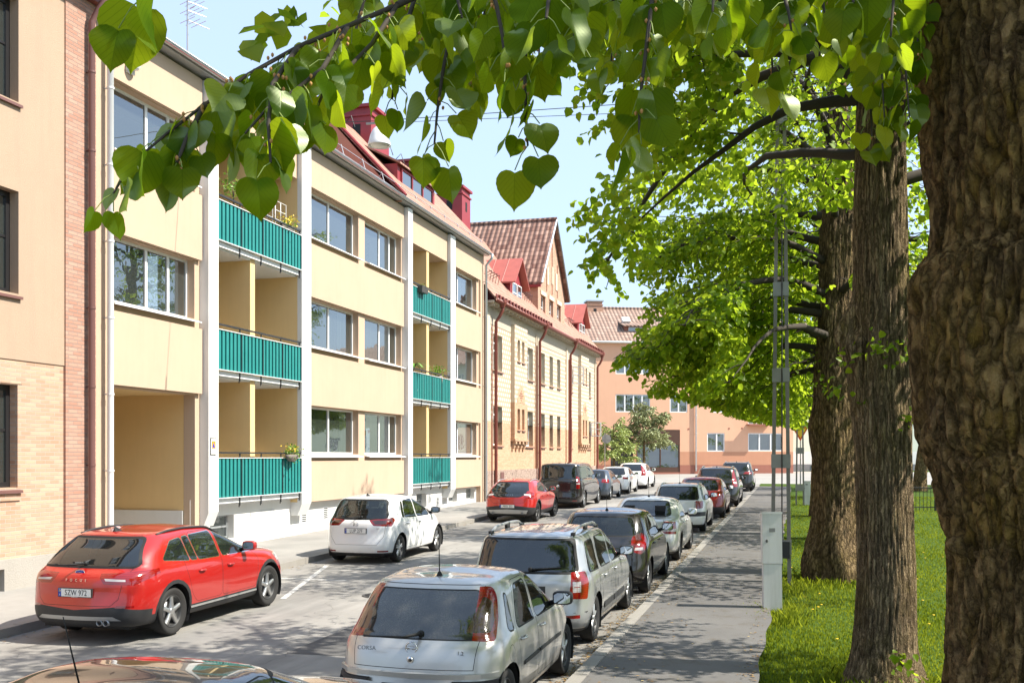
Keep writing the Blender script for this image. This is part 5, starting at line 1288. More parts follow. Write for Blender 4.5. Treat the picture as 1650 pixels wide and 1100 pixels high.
    downpipe(root, 43.80, .14, gz(44)+.12, TOP-.5, .055, M['zinc'], swan=[(.42,43.80,TOP),(.40,43.80,TOP-.2)])
    # roofs: low metal roof, then the steep tiled part with its rendered verge
    r1 = MB(); plane_roof(r1, .36, TOP+.06, -4.0, TOP+.95, Y0-.05, 33.0); r1.box(-.2, -9, Y0, 33.0, TOP, TOP+.02)
    r1.build('metal_roof', M['red_metal'], root)
    r2 = MB(); zt = 15.3; xt = -2.95
    plane_roof(r2, .34, TOP+.10, xt, zt, 33.6, Y1, .1); plane_roof(r2, xt, zt, -6.2, TOP+.10, 33.6, Y1, .1)
    r2.build('tiled_roof', M['tile_light'], root)
    v = MB(); v.mesh([(.2,33.58,TOP-.1),(xt,33.58,zt-.12),(-6.0,33.58,TOP-.1)], [(0,2,1)]); v.tube([(.36,33.55,TOP+.12),(xt,33.55,zt+.03)], .05, 6, 1); v.build('verge_wall', [M['orange_d'], M['red_metal']], root)
    bk = MB(); bk.box(-3.6, -1.6, 29.2, 30.6, TOP, 14.6); bk.box(-1.6, -.9, 29.5, 30.4, TOP, 13.2); bk.build('brick_stack', M['brick_g'], root)
    chimney(root, -3.5, -2.3, 36.6, 38.4, 14.0, 16.3, M['red_metal'], M['red_metal'])
    # long dormer
    d = MB(); d.box(-2.2, -.72, 35.4, 39.4, 12.3, 13.55); plane_roof(d, -.55, 13.56, -2.5, 14.55, 35.25, 39.55, .07, 1)
    d.build('dormer', [M['red_metal'], M['tile_light']], root)
    window(root, 35.7, 39.1, 12.75, 13.45, -.72, (.33,.66), M['red_metal'], M['pane'], .06, proud=.06)
    # snow rail along the eaves
    sr = MB()
    for z in (.42, .20): sr.tube([(-.05,24,TOP+.16+z),(-.05,Y1,TOP+.16+z)], .016, 6)
    for k in range(13):
        u = 24.3+k*1.6; sr.tube([(.1,u,TOP+.12),(-.05,u,TOP+.62)], .016, 5); sr.tube([(-.35,u,TOP+.3),(-.05,u,TOP+.55)], .014, 5)
    sr.build('snow_rail', M['zinc'], root)
    rs = MB()
    for k in range(8):
        u = 34.2+k*1.25; rs.tube([(xt+.1,u,zt-.05),(xt+.35,u,zt+.18),(xt+.5,u,zt-.25)], .02, 5)
    rs.build('ridge_step', M['rail_black'], root)
    an = MB(); an.tube([(-1.4,22.9,TOP+.3),(-1.4,22.9,15.4)], .022, 6)
    for z, ln in ((14.55,.55),(14.28,.5),(14.05,.45),(13.8,.62)):
        an.tube([(-1.4,22.9,z),(-1.4+.25,22.9+ln,z-.02)], .010, 5)
        for q in range(3):
            c0 = Vector((-1.4+.25*q/4, 22.9+ln*q/4, z)); an.tube([c0+Vector((.3,-.13,0)), c0+Vector((-.3,.13,0))], .007, 4)
    an.build('roof_aerial', M['zinc'], root)
    lp = MB(); lp.box(.0, .05, 18.5, 18.75, 10.75, 11.15); lp.lathe([(.02,.05),(.14,.06),(.15,.14),(.10,.2),(.001,.21)], (.02,18.62,10.95), 'x', 16); lp.build('wall_lamp', M['white_metal'], root, True)
    return root

def brick_house():
    root = empty('brick_house', (FAC, 0, 0)); tag(root, 'ornate orange and cream brick house with red tin dormers and a tall gable', 'brick house')
    Y0, Y1 = 44.1, 70.2; SP_, TOP = 4.30, 9.62
    wl = [(45.35,46.85),(51.15,52.70)]; ws = [(54.45,55.35),(56.45,57.30),(58.35,59.20)]; w4 = [(61.6,62.5)]; w5 = [(67.2,68.4)]
    holes = []
    for a, b in wl+ws+w4+w5: holes += [(a,b,3.22,5.04),(a,b,6.70,8.38)]
    w = MB(); hl = []
    for h in holes: hl.append(h)
    lo = [(a,b,c,min(e,SP_)) for a,b,c,e in holes if c < SP_]; hi = [(a,b,max(c,SP_),e) for a,b,c,e in holes]
    facade(w, Y0, Y1, 2.05, SP_, 0, lo, .3, 0); facade(w, Y0, Y1, SP_, 8.75, 0, hi, .3, 1, 2); facade(w, Y0, Y1, 8.75, TOP, .015, [], .0, 3)
    w.poly([(0,Y1,0),(-9,Y1,0),(-9,Y1,TOP),(0,Y1,TOP)], 0); w.poly([(0,Y0,4),(0,Y0,TOP),(-9,Y0,TOP),(-9,Y0,4)], 0)
    for u in (44.1, 53.2, 60.6, 69.6): w.box(.001, .07, u, u+.55, 2.05, SP_, 0); w.box(.001, .07, u, u+.55, SP_+.001, 9.2, 2)
    w.build('wall', [M['brick_o'], M['cream_brick'], M['cream_plain'], M['frieze']], root)
    p = MB(); p.box(-.4, .10, Y0, Y1, .2, 2.05); p.build('plinth', M['granite_plinth'], root)
    # shallow bays on corbels with little twin windows
    for u0 in (48.35, 64.30):
        u1 = u0+2.45; D = .20; bw = MB()
        hb = [(u0+.52,u0+1.0,4.02,5.05),(u0+1.38,u0+1.86,4.02,5.05),(u0+.52,u0+1.0,7.42,8.46),(u0+1.38,u0+1.86,7.42,8.46)]
        facade(bw, u0, u1, 3.55, 5.35, D, [h for h in hb if h[2] < 5], .28, 0); facade(bw, u0, u1, 5.35, 9.15, D, [h for h in hb if h[2] > 5], .28, 1, 2)
        for uu in (u0, u1):
            bw.poly([(0,uu,3.55),(D,uu,3.55),(D,uu,5.35),(0,uu,5.35)], 0); bw.poly([(0,uu,5.35),(D,uu,5.35),(D,uu,9.15),(0,uu,9.15)], 2)
        bw.poly([(0,u0,9.15),(D,u0,9.15),(D,u1,9.15),(0,u1,9.15)], 2)
        bw.box(.0, D+.05, u0-.05, u1+.05, 3.44, 3.55, 0)
        for k in range(4):
            c = u0+.1+(u1-u0-.45)*k/3
            for j, (xx, z) in enumerate(((D+.03,3.30),(D-.05,3.14),(D-.12,2.99))): bw.box(.0, xx, c, c+.25, z, z+.139-.0, 0)
        # arched panel with pierced diamond
        ar = [(D+.012, u0+1.19+.72*math.cos(t), 5.36+.85*math.sin(t)) for t in np.linspace(0, math.pi, 15)]
        bw.mesh(ar, [tuple(range(15))], 0)
        for i in range(-2, 3):
            for j in range(-2, 3):
                if abs(i)+abs(j) <= 2: bw.box(D+.0125, D+.02, u0+1.19+i*.17-.045, u0+1.19+i*.17+.045, 5.72+j*.11-.035, 5.72+j*.11+.035, 3)
        bw.build('bay', [M['brick_o'], M['cream_brick'], M['cream_plain'], M['redbrown_pipe']], root)
        for h in hb:
            window(root, *h, D-.27, (), M['white_frame'], M['pane_dark'], .05, bars=(('h',.6),), sill=(.33,.05,.04,M['brown_metal']))
    for h in holes:
        big = h[1]-h[0] > 1.0
        window(root, *h, -.28, (.5,) if big else (), M['white_frame'], M['pane'], .06, bars=(('h',.58),('h',.79)), sill=(.36,.05,.05,M['brown_metal']), curtain=[(.05,.3,.95,.05)] if big else None)
    d = MB(); d.box(.101,.13,46.2,46.75,.8,1.95); d.build('basement_door', M['brown_metal'], root)
    # eaves
    e = MB(); e.box(-.3,.42,Y0,Y1+.1,TOP,TOP+.10)
    for k in range(42): e.box(.0,.36,Y0+.2+k*.62,Y0+.34+k*.62,TOP-.12,TOP-.001)
    e.build('eaves', M['frieze'], root)
    g = MB(); g.tube([(.50,Y0+.1,TOP+.12),(.50,Y1+.1,TOP+.12)], .10, 10); g.build('gutter', M['redbrown_pipe'], root, True)
    for u, sw in ((45.2,0),(53.5,0),(61.2,0),(69.9,0)):
        downpipe(root, u, .18, gz(u)+.15, TOP-.75, .075, M['redbrown_pipe'], swan=[(.50,u,TOP+.05),(.50,u,TOP-.22),(.36,u,TOP-.50)])
        b = MB(); b.lathe([(.20,.22),(.20,.1),(.09,-.15)], (.50,u,TOP+.02), 'z', 8); b.build('rainwater_head', M['redbrown_pipe'], root)
    for u in (44.75, 53.1, 61.0): 
        b = MB(); b.tube([(.12,u,gz(u)+.2),(.12,u,8.6)], .03, 6); b.build('earth_cable', M['redbrown_pipe'], root)
    # roof
    zt, xt = 15.3, -4.2
    r = MB()
    plane_roof(r, .52, TOP+.18, xt, zt, Y0, Y1+.15, .1); plane_roof(r, xt, zt, -9, TOP+.18, Y0, Y1+.15, .1)
    r.build('tiled_roof', M['tile_light'], root)
    v = MB(); v.mesh([(.1,Y1+.02,TOP),(xt,Y1+.02,zt-.1),(-8.6,Y1+.02,TOP)], [(0,2,1)]); v.build('end_gable', M['brick_o'], root)
    for a, b_ in ((Y0, 55.0), (62.2, Y1)):
        rd = MB(); rd.box(.50,.53,a,b_,TOP+.2,TOP+.38)
        for k in range(int((b_-a)/.56)): rd.box(.40,.62,a+.3+k*.56,a+.42+k*.56,TOP+.18,TOP+.36)
        rd.build('eaves_tiles', M['redbrown_pipe'], root)
    # casements standing open
    for u, z0, z1 in ((68.45,4.05,5.0),(62.6,7.2,8.3)):
        os_ = MB()
        for a, b_, c, e_ in ((.0,.06,z0,z1),(.64,.70,z0,z1),(.06,.64,z0,z0+.06),(.06,.64,z1-.06,z1),(.06,.64,(z0+z1)/2-.02,(z0+z1)/2+.02),(.33,.37,z0+.06,z1-.06)): os_.box(a,b_,u,u+.05,c,e_)
        os_.build('open_casement', M['white_frame'], root)
    # tall gable
    G0, G1, ga, gz_ = 55.3, 62.0, 58.65, 16.35
    gb = MB(); x = -.38
    gh = [(55.95,57.0,10.25,11.80),(57.95,58.95,10.25,11.82),(59.95,60.95,10.25,11.82),(57.3,57.75,12.6,13.6),(58.45,58.9,12.8,13.8),(59.5,59.95,12.6,13.6)]
    facade(gb, G0, G1, 9.8, 12.55, x, gh[:3], .22)
    gb.poly([(x,G0,12.55),(x,G1,12.55),(x,ga+.25,gz_),(x,ga-.25,gz_)])
    gb.poly([(x,G0,9.8),(x,G0,12.55),(-5.5,G0,12.55),(-5.5,G0,9.8)]); gb.poly([(x,G1,9.8),(-5.5,G1,9.8),(-5.5,G1,12.55),(x,G1,12.55)])
    for a, b_, c, e_ in gh[3:]: gb.box(x+.002, x+.04, a, b_, c, e_, 1)
    for a, b_, c, e_ in gh[:3]: gb.box(x+.002, x+.05, a-.12, b_+.12, e_+.002, e_+.24, 1)
    for t in (.3, .5, .7): 
        u = G0+(G1-G0)*t; gb.box(x+.002, x+.05, u-.06, u+.06, 12.2, 12.2+3.2*(1-abs(t-.5)*2)*.8+.4, 0)
    gb.build('gable', [M['brick_g'], M['cream_plain']], root)
    for h in gh[:3]: window(root, *h, x-.2, (), M['white_frame'], M['pane'], .06, bars=(('h',.6),('v',.5)))
    rf = MB()
    for ua, ub, sg in ((G0-.25, ga, 1), (G1+.25, ga, -1)):
        zl = 12.35
        rf.mesh([(x+.28,ua,zl),(x+.28,ub,gz_+.25),(-9,ub,gz_+.25),(-9,ua,zl),(x+.28,ua,zl-.12),(x+.28,ub,gz_+.13),(-9,ub,gz_+.13),(-9,ua,zl-.12)],
                [(0,3,2,1),(4,5,6,7),(0,1,5,4),(0,4,7,3)], 0)
    rf.tube([(x+.3,ga,gz_+.28),(-9,ga,gz_+.28)], .11, 8, 0)
    rf.build('gable_roof', M['tile_dark'], root)
    ed = MB()
    for ua, ub in ((G0-.25, ga), (G1+.25, ga)): ed.tube([(x+.29,ua,12.3),(x+.29,ub,gz_+.22)], .06, 6)
    ed.box(-5.4, x+.2, G0-.22, G0-.05, 12.1, 12.3, 1)
    ed.build('bargeboard', [M['zinc'], M['red_metal']], root)
    # red tin dormers
    for u0 in (50.2, 66.75):
        u1 = u0+2.35; um = (u0+u1)/2; x0 = -.55; b = MB()
        b.poly([(x0,u0,10.3),(x0,u1,10.3),(x0,u1,11.75),(x0,um,12.85),(x0,u0,11.75)]); b.poly([(x0,u0,10.0),(x0,u0,11.75),(-3.8,u0,11.75),(-3.8,u0,10.0)]); b.poly([(x0,u1,10.0),(-3.8,u1,10.0),(-3.8,u1,11.75),(x0,u1,11.75)])
        b.box(x0-.01,x0+.06,u0-.03,u1+.03,10.1,10.32)
        d_ = b.build('dormer', M['red_metal'], root)
        q = MB()
        for ua in (u0-.28, u1+.28):
            q.mesh([(x0+.35,ua,11.55),(x0+.35,um,12.98),(-4.2,um,12.98),(-4.2,ua,11.55),(x0+.35,ua,11.47),(x0+.35,um,12.9),(-4.2,um,12.9),(-4.2,ua,11.47)], [(0,3,2,1),(4,5,6,7),(0,1,5,4),(0,4,7,3)])
            for k in range(1, 5):
                f = k/5; xx = x0+.35-f*3.6; q.tube([(xx,ua,11.57),(xx,um,13.0)], .018, 4)
        q.build('dormer_roof', M['red_tin_roof'] if 'red_tin_roof' in M else M['red_metal'], d_)
        for k in (0, 1):
            a = u0+.28+k*.95; window(root, a, a+.82, 10.5, 11.62, x0+.005, (), M['white_frame'], M['pane'], .05, bars=(('h',.55),))
    for u in (47.2, 53.6, 64.4):
        s = MB(); s.tube([(-.55,u-.7,TOP+1.9),(-.55,u+.9,TOP+1.9)], .02, 5)
        for k in range(4): s.tube([(-.55,u-.6+k*.45,TOP+1.4),(-.45,u-.6+k*.45,TOP+1.9)], .016, 4); s.tube([(-.45,u-.6+k*.45,TOP+1.9),(-.85,u-.6+k*.45,TOP+1.75)], .016, 4)
        s.build('snow_guard', M['brown_metal'], root)
    chimney(root, -4.9, -3.5, 44.9, 46.6, 14.0, 16.6, M['red_metal'], M['red_metal'])
    chimney(root, -4.8, -3.4, 51.0, 52.4, 14.2, 16.9, M['red_metal'], M['red_metal'])
    return root

def left_building():
    root = empty('apartment_building', (FAC, 0, 0)); tag(root, 'brick and pinkish render building with black windows cut off at left edge', 'apartment building')
    Y0, Y1, TOP = 4.0, 17.5, 12.0
    cols = [(13.85,15.42),(10.3,11.87),(6.8,8.3)]
    rows = [(2.13,3.98),(5.62,7.47),(9.08,10.95)]
    holes = [(a,b,c,e) for a,b in cols for c,e in rows]
    w = MB()
    facade(w, Y0, 16.62, .86, 4.43, 0, [h for h in holes if h[3] < 4.43], .26, 1); facade(w, Y0, 16.62, 4.43, TOP, .02, [h for h in holes if h[2] > 4.43], .28, 0)
    w.box(-.3, .05, 16.62, Y1, .86, TOP, 2); w.poly([(0.02,Y0,4.43),(0.02,16.62,4.43),(0,16.62,4.43),(0,Y0,4.43)], 0)
    w.poly([(0,Y1,0),(-9,Y1,0),(-9,Y1,TOP),(0,Y1,TOP)], 2)
    for a, b in cols: w.box(-.002, .012, a-.1, b+.1, 4.0, 4.38, 1)
    w.build('wall', [M['render_l'], M['brick_l'], M['brick_strip']], root)
    p = MB(); facade(p, Y0, Y1, -.3, .86, .09, [(13.6,15.0,.22,.70)], .3); p.poly([(.09,Y0,.86),(.09,Y1,.86),(-.2,Y1,.86),(-.2,Y0,.86)]); p.poly([(.09,Y1,-.3),(-.5,Y1,-.3),(-.5,Y1,.86),(.09,Y1,.86)]); p.build('plinth', M['plinth_l'], root)
    window(root, 13.6, 15.0, .22, .70, -.2, (.5,), M['dark_frame'], M['pane_dark'], .05, name='basement_window')
    for h in holes: window(root, *h, -.22, (.5,), M['dark_frame'], M['pane'], .10, bars=(('h',.56),), sill=(.30,.05,.05,M['brown_metal']))
    # soldier course under the sills of the ground floor
    s = MB()
    for a, b in cols: s.box(.002, .03, a-.05, b+.05, 1.90, 2.03)
    s.build('sill_course', M['brick_l'], root)
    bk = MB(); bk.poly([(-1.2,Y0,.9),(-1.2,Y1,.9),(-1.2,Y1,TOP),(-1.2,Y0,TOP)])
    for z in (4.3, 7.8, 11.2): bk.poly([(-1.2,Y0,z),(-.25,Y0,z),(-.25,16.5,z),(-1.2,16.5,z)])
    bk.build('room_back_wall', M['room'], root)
    e = MB(); e.box(-.3,.38,Y0,Y1,TOP-.14,TOP); e.box(-.3,.2,Y0,Y1,TOP-.3,TOP-.141); e.build('eaves', M['redbrown_pipe'], root)
    g = MB(); g.tube([(.46,Y0,TOP+.03),(.46,Y1,TOP+.03)], .09, 10); g.build('gutter', M['brown_metal'], root, True)
    downpipe(root, 17.22, .17, gz(17)+.25, TOP-.75, .062, M['brown_metal'], swan=[(.46,17.3,TOP),(.46,17.3,TOP-.25),(.30,17.25,TOP-.5)])
    r = MB(); plane_roof(r, .5, TOP+.1, -5, TOP+4.5, Y0, Y1, .1); plane_roof(r, -5, TOP+4.5, -10, TOP, Y0, Y1, .1); r.build('tiled_roof', M['tile_light'], root)
    v = MB(); v.mesh([(.3,Y1-.05,TOP),(-5,Y1-.05,TOP+4.4),(-9.8,Y1-.05,TOP)], [(0,2,1)]); v.build('end_gable', M['brick_strip'], root)
    return root

CTH, STH = math.cos(math.atan(462/1650)), math.sin(math.atan(462/1650))
def far_blocks():
    Z = 90.0; dr = R(8)             # the block across the junction turns its long side to the street
    # local: y along the facade (to the right), x outwards (towards the street)
    ang = math.atan2(-CTH, STH) + dr
    c = lambda u: None
    root = empty('apartment_building', (0,0,0)); tag(root, 'long apricot apartment block with brown tiled roof across the junction', 'apartment building')
    # origin: the point where the facade meets the camera axis-parallel offset 16
    ox, oy = 16*CTH - Z*STH, 16*STH + Z*CTH
    root.location = (ox, oy, 0); root.rotation_euler = (0, 0, ang)
    U = lambda u: u-16.0
    B0 = 1.0; TOP = 12.5
    W_ = [(8.93,12.03,9.85,11.38,(.27,.52,.77)),(13.82,15.4,9.85,11.42,(.5,)),(17.19,18.75,9.85,11.38,(.5,)),(20.9,24.1,9.85,11.38,(.33,.66)),
          (8.93,12.03,6.54,8.09,(.27,.52,.77)),(13.80,15.4,6.54,8.11,(.5,)),(17.5,19.1,6.54,8.11,(.5,)),(17.19,18.8,3.13,4.75,(.55,)),(20.96,24.15,3.16,4.75,(.33,.66)),
          (4.0,5.6,9.85,11.38,(.5,)),(4.0,5.6,6.54,8.1,(.5,)),(0,1.6,9.85,11.38,(.5,)),(0,1.6,6.54,8.1,(.5,))]
    holes = [(U(a),U(b),z0,z1) for a,b,z0,z1,_ in W_]; bal = (U(20.95),U(22.7),5.55,7.7); store = (U(10.78),U(14.72),1.3,5.02); gate = (U(8.5),U(10.5),1.0,4.3)
    w = MB(); L0, L1 = U(-8), U(25.15)
    facade(w, L0, L1, 3.10, TOP, 0, holes+[bal,(store[0],store[1],3.10,store[3]),(gate[0],gate[1],3.1,gate[3])], .18, 0)
    facade(w, L0, L1, 1.93, 3.10, .006, [(store[0],store[1],1.93,3.1),(gate[0],gate[1],1.93,3.1)], .2, 1); facade(w, L0, L1, .5, 1.93, .03, [(store[0],store[1],1.3,1.93),(gate[0],gate[1],.5,1.93)], .2, 2)
    w.poly([(0,L1,.5),(-10,L1,.5),(-10,L1,TOP),(0,L1,TOP)], 0)
    w.mesh([(0,L1,TOP),(-5,L1,TOP+3.7),(-10,L1,TOP)], [(0,1,2)], 0)
    for u, z in ((12.6,8.45),(13.25,8.45),(15.5,5.1),(19.2,5.15),(20.4,5.18),(19.0,8.4)): w.box(.001,.02,U(u)-.07,U(u)+.07,z-.07,z+.07,2)
    w.build('wall', [M['orange'], M['orange_d'], M['orange_b']], root)
    for a, b, z0, z1, sp in W_:
        window(root, U(a), U(b), z0, z1, -.14, sp, M['white_frame'], M['pane'], .085, curtain=[(.05,.30,.97,.05),(.62,.80,.97,.05)] if b-a > 2 else [(.04,.42,.97,.03)], proud=.10)
    f = window(root, *bal, -.14, (.5,), M['white_frame'], M['pane'], .08, name='balcony_door', proud=.08)
    b = MB(); b.box(.0,.75,bal[0]-.15,bal[1]+.15,5.42,5.55)
    for k in range(22):
        u = bal[0]-.12+k*(bal[1]-bal[0]+.24)/21; b.box(.70,.725,u-.008,u+.008,5.55,6.5,1)
    b.box(.69,.735,bal[0]-.15,bal[1]+.15,6.5,6.54,1); b.build('balcony', [M['orange_b'], M['black_iron']], root)
    s = MB(); a0, a1 = store[0], store[1]; x = -.12
    s.box(x,x+.1,a0,a1,1.3,1.75); s.box(x,x+.1,a0,a1,3.75,5.0); s.box(x,x+.12,a0,a0+.12,1.75,3.75); s.box(x,x+.12,a1-.12,a1,1.75,3.75); s.box(x,x+.12,(a0+a1)/2-.05+.2,(a0+a1)/2+.05+.2,1.75,5.0)
    s.box(x+.02, x+.13, a0, a1, 3.70, 3.78)
    sf = s.build('shopfront', M['store_brown'], root)
    p = MB(); p.poly([(x+.04,a0+.1,1.75),(x+.04,a1-.1,1.75),(x+.04,a1-.1,3.75),(x+.04,a0+.1,3.75)]); p.build('pane', M['pane'], sf)
    bk = MB(); bk.poly([(-1.5,L0,.8),(-1.5,L1-.1,.8),(-1.5,L1-.1,TOP),(-1.5,L0,TOP)]); bk.build('room_back_wall', M['room_light'], root)
    g = MB(); a0, a1 = gate[0], gate[1]
    g.box(-.1,-.02,a0,a0+.15,1.0,4.3); g.box(-.1,-.02,a1-.15,a1,1.0,4.3); g.box(-.1,-.02,a0+.15,a1-.15,4.05,4.3); g.box(-.1,-.02,a0+.15,a1-.15,1.9,2.0)
    for k in range(9): u = a0+.3+k*(a1-a0-.6)/8; g.box(-.08,-.05,u-.02,u+.02,1.0,4.05)
    g.build('gate', M['black_iron'], root)
    e = MB(); e.box(-.2,.32,L0,L1+.2,TOP,TOP+.12); e.tube([(.38,L0,TOP+.1),(.38,L1+.2,TOP+.1)], .08, 8); e.build('eaves_gutter', M['white_metal'], root)
    downpipe(root, U(16.15), .12, 1.15, TOP-.3, .075, M['white_metal'], swan=[(.38,U(16.15),TOP+.05),(.3,U(16.15),TOP-.12)], shoe=False)
    r = MB(); plane_roof(r, .42, TOP+.18, -5, TOP+3.75, L0, L1+.25, .1); plane_roof(r, -5, TOP+3.75, -10.4, TOP+.18, L0, L1+.25, .1); r.tube([(-5,L0,TOP+3.8),(-5,L1+.25,TOP+3.8)], .12, 6); r.build('tiled_roof', M['tile_orange'], root)
    d = MB(); d.box(-3.2,-1.25,U(10.05),U(12.0),13.2,14.25); plane_roof(d, -.85, 14.22, -3.6, 14.95, U(9.8), U(12.25), .08, 1); d.build('dormer', [M['orange_b'], M['tile_orange']], root)
    window(root, U(10.4), U(11.65), 13.62, 14.1, -1.24, (.5,), M['white_frame'], M['pane'], .05)
    k = MB(); k.mesh([(-2.7,U(10.1),15.0),(-2.2,U(10.1),14.55),(-2.2,U(10.8),14.55),(-2.7,U(10.8),15.0),(-2.5,U(10.1),15.15),(-2.0,U(10.1),14.75),(-2.0,U(10.8),14.75),(-2.5,U(10.8),15.15)], [(4,5,6,7),(1,2,6,5),(0,1,5,4),(2,3,7,6)]); k.build('skylight', M['white_metal'], root)
    for u in (7.4, 21.5): chimney(root, -5.6, -4.4, U(u), U(u)+1.4, 15, 17.6 if u > 10 else 16.9, M['brick_g'], M['zinc'])
    # pale block further right
    r2 = empty('apartment_building', (ox - .0, oy, 0), (0,0,ang)); tag(r2, 'pale green rendered block with grey base seen beyond the park trees', 'apartment building')
    w = MB(); L0, L1 = U(27.0), U(62)
    hs = [(U(30+i*5), U(31.6+i*5), z, z+1.6) for i in range(6) for z in (3.4, 6.6, 9.8)]
    x = -5.0
    facade(w, L0, L1, 3.15, 12.4, x, [h for h in hs], .18, 0); facade(w, L0, L1, 1.95, 3.15, x+.004, [], 0, 2); facade(w, L0, L1, .5, 1.95, x+.03, [], 0, 1); w.poly([(x,L0,.5),(x,L0,12.4),(x-9,L0,12.4),(x-9,L0,.5)], 0)
    w.build('wall', [M['pale_green'], M['grey_base'], M['white_render']], r2)
    for h in hs: window(r2, *h, x-.15, (.5,), M['white_frame'], M['pane'], .08)
    for i in range(4):
        q = MB(); q.box(x+.031, x+.05, U(29+i*6), U(30.1+i*6), 1.3, 1.85); q.build('basement_window', M['pane_dark'], r2)
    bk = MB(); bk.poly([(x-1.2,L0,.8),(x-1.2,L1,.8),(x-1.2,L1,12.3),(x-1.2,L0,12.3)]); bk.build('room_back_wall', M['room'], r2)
    r = MB(); plane_roof(r, x+.5, 12.45, x-5, 16, L0-.2, L1, .1); plane_roof(r, x-5, 16, x-10, 12.4, L0-.2, L1, .1); r.build('tiled_roof', M['tile_orange'], r2)
# ------------------------------------------------------------------ trees
def leaf_geo(P, D, N, S, tint):
    """six-point folded leaves: P base, D towards the tip, N blade normal, S length"""
    D = D/np.linalg.norm(D, axis=1, keepdims=True)
    B = np.cross(N, D); B /= np.maximum(1e-6, np.linalg.norm(B, axis=1, keepdims=True)); N = np.cross(D, B)
    S = S[:, None]
    sh = [(0,0,0), (.42,.18,.10), (.40,.58,.09), (0,1.0,-.10), (-.40,.58,.09), (-.42,.18,.10)]
    V = np.stack([P + (B*a + D*b + N*c)*S for a, b, c in sh], 1).reshape(-1, 3)
    n = len(P); k = np.arange(n)[:, None]*6
    F = np.concatenate([k + np.array([[0,1,2,3]]), k + np.array([[0,3,4,5]])], 0)
    return V, F, np.repeat(tint, 6)

def limb_path(p0, az, elev, ln, droop, n=9, wob=.12, rr=None):
    pts = [np.array(p0, float)]; d = np.array([math.cos(az)*math.cos(elev), math.sin(az)*math.cos(elev), math.sin(elev)])
    for i in range(n):
        d = d + np.array([rr.gauss(0, wob), rr.gauss(0, wob), rr.gauss(0, wob)*.6 - droop/n])
        d /= np.linalg.norm(d); pts.append(pts[-1] + d*ln/n)
    return pts

def crown(seed, base, limbs, dens=1.0, leaf=(.075,.115), twig=(.30,.62), keep=None, subgap=.30, thin=.0, thin_top=None, sunny=0):
    """limbs: (z, azimuth, elevation, length, droop). returns leaf mesh arrays and limb tubes"""
    rr = random.Random(seed); rg = np.random.default_rng(seed)
    tubes = []; P = []; D = []; N = []; tnt = []
    for (z, az, el, ln, dr) in limbs:
        path = limb_path((base[0]+.2*math.cos(az), base[1]+.2*math.sin(az), base[2]+z), az, el, ln, dr, 10, .13, rr)
        r0 = .022 + ln*.011
        tubes.append((path, [r0*(1-i/len(path))+.012 for i in range(len(path))]))
        t = .16
        while t < 1.0:
            q = t*(len(path)-1); i = min(int(q), len(path)-2); f = q-i
            p = path[i]*(1-f)+path[i+1]*f; d = path[i+1]-path[i]; d /= np.linalg.norm(d)
            for sgn in (1, -1):
                a = math.atan2(d[1], d[0]) + sgn*rr.uniform(.5, 1.25)
                sl = (.55+.9*(1-t))*rr.uniform(.8, 1.3)*min(1.25, ln/3.4)
                sub = limb_path(p, a, rr.uniform(-.25, .55), sl, rr.uniform(.5, 1.1), 5, .16, rr)
                tubes.append((sub, [.014, .012, .010, .008, .006, .004]))
                m = max(2, int(sl/.17*dens))
                patch = rr.random()
                for k in range(m):
                    q2 = (k+.6)/m*(len(sub)-1); j = min(int(q2), len(sub)-2); g = q2-j
                    pp = sub[j]*(1-g)+sub[j+1]*g; dd = sub[j+1]-sub[j]; dd /= np.linalg.norm(dd)
                    if rr.random() < thin: continue
                    aa = math.atan2(dd[1], dd[0]) + (1 if k % 2 else -1)*rr.uniform(.4, 1.2)
                    tl = rr.uniform(*twig); td = np.array([math.cos(aa), math.sin(aa), rr.uniform(-.95, .45)]); td /= np.linalg.norm(td)
                    nl = max(3, int(tl/.055))
                    tt = np.linspace(.1, 1, nl)[:, None]
                    lp = pp + td*tl*tt + np.array([0,0,-1])*(tt**2)*tl*.28
                    sd = np.where(np.arange(nl) % 2 == 0, 1, -1)[:, None]
                    side = np.cross(td, [0,0,1.0]); side /= max(1e-6, np.linalg.norm(side))
                    ld = td*.55 + side*sd*rg.uniform(.4, 1.0, (nl,1)) + np.array([0,0,-1])*rg.uniform(.15, 1.0, (nl,1)) + rg.normal(0, .18, (nl,3))
                    nn = np.array([0,0,.75]) + rg.normal(0, .62, (nl,3))
                    P.append(lp); D.append(ld); N.append(nn); tnt.append(np.clip(.5+.35*(patch-.5)*1.6+rg.normal(0,.22,nl), 0, 1))
            t += subgap/ln*rr.uniform(.8, 1.25)
    P = np.concatenate(P); D = np.concatenate(D); N = np.concatenate(N); tnt = np.concatenate(tnt)
    S = rg.uniform(leaf[0], leaf[1], len(P))
    if thin_top is not None:
        dp = np.where(P[:,1] > .2, .80, .22) if thin_top[1] is None else thin_top[1]
        k = (P[:,2] < thin_top[0]) | (rg.random(len(P)) > dp); P, D, N, tnt, S = P[k], D[k], N[k], tnt[k], S[k]
    if sunny:
        k = (P[:,0] < -.6) | (rg.random(len(P)) > sunny); P, D, N, tnt, S = P[k], D[k], N[k], tnt[k], S[k]
    if keep is not None:
        k = keep(P); P, D, N, tnt, S = P[k], D[k], N[k], tnt[k], S[k]
        out = []
        for path, rad in tubes:
            ok = keep(np.array(path)); ok[:2 if len(path) > 6 else 0] = True
            m = len(ok) if ok.all() else (int(np.nonzero(ok)[0].max())+1 if len(path) > 7 and ok.any() else int(np.argmin(ok)))
            if m >= (2 if len(path) < 8 else 6): out.append((path[:m], [r*(1-i/m*.8) if m < len(path) else r for i, r in enumerate(rad[:m])]))
        tubes = out
    return leaf_geo(P, D, N, S, tnt), tubes

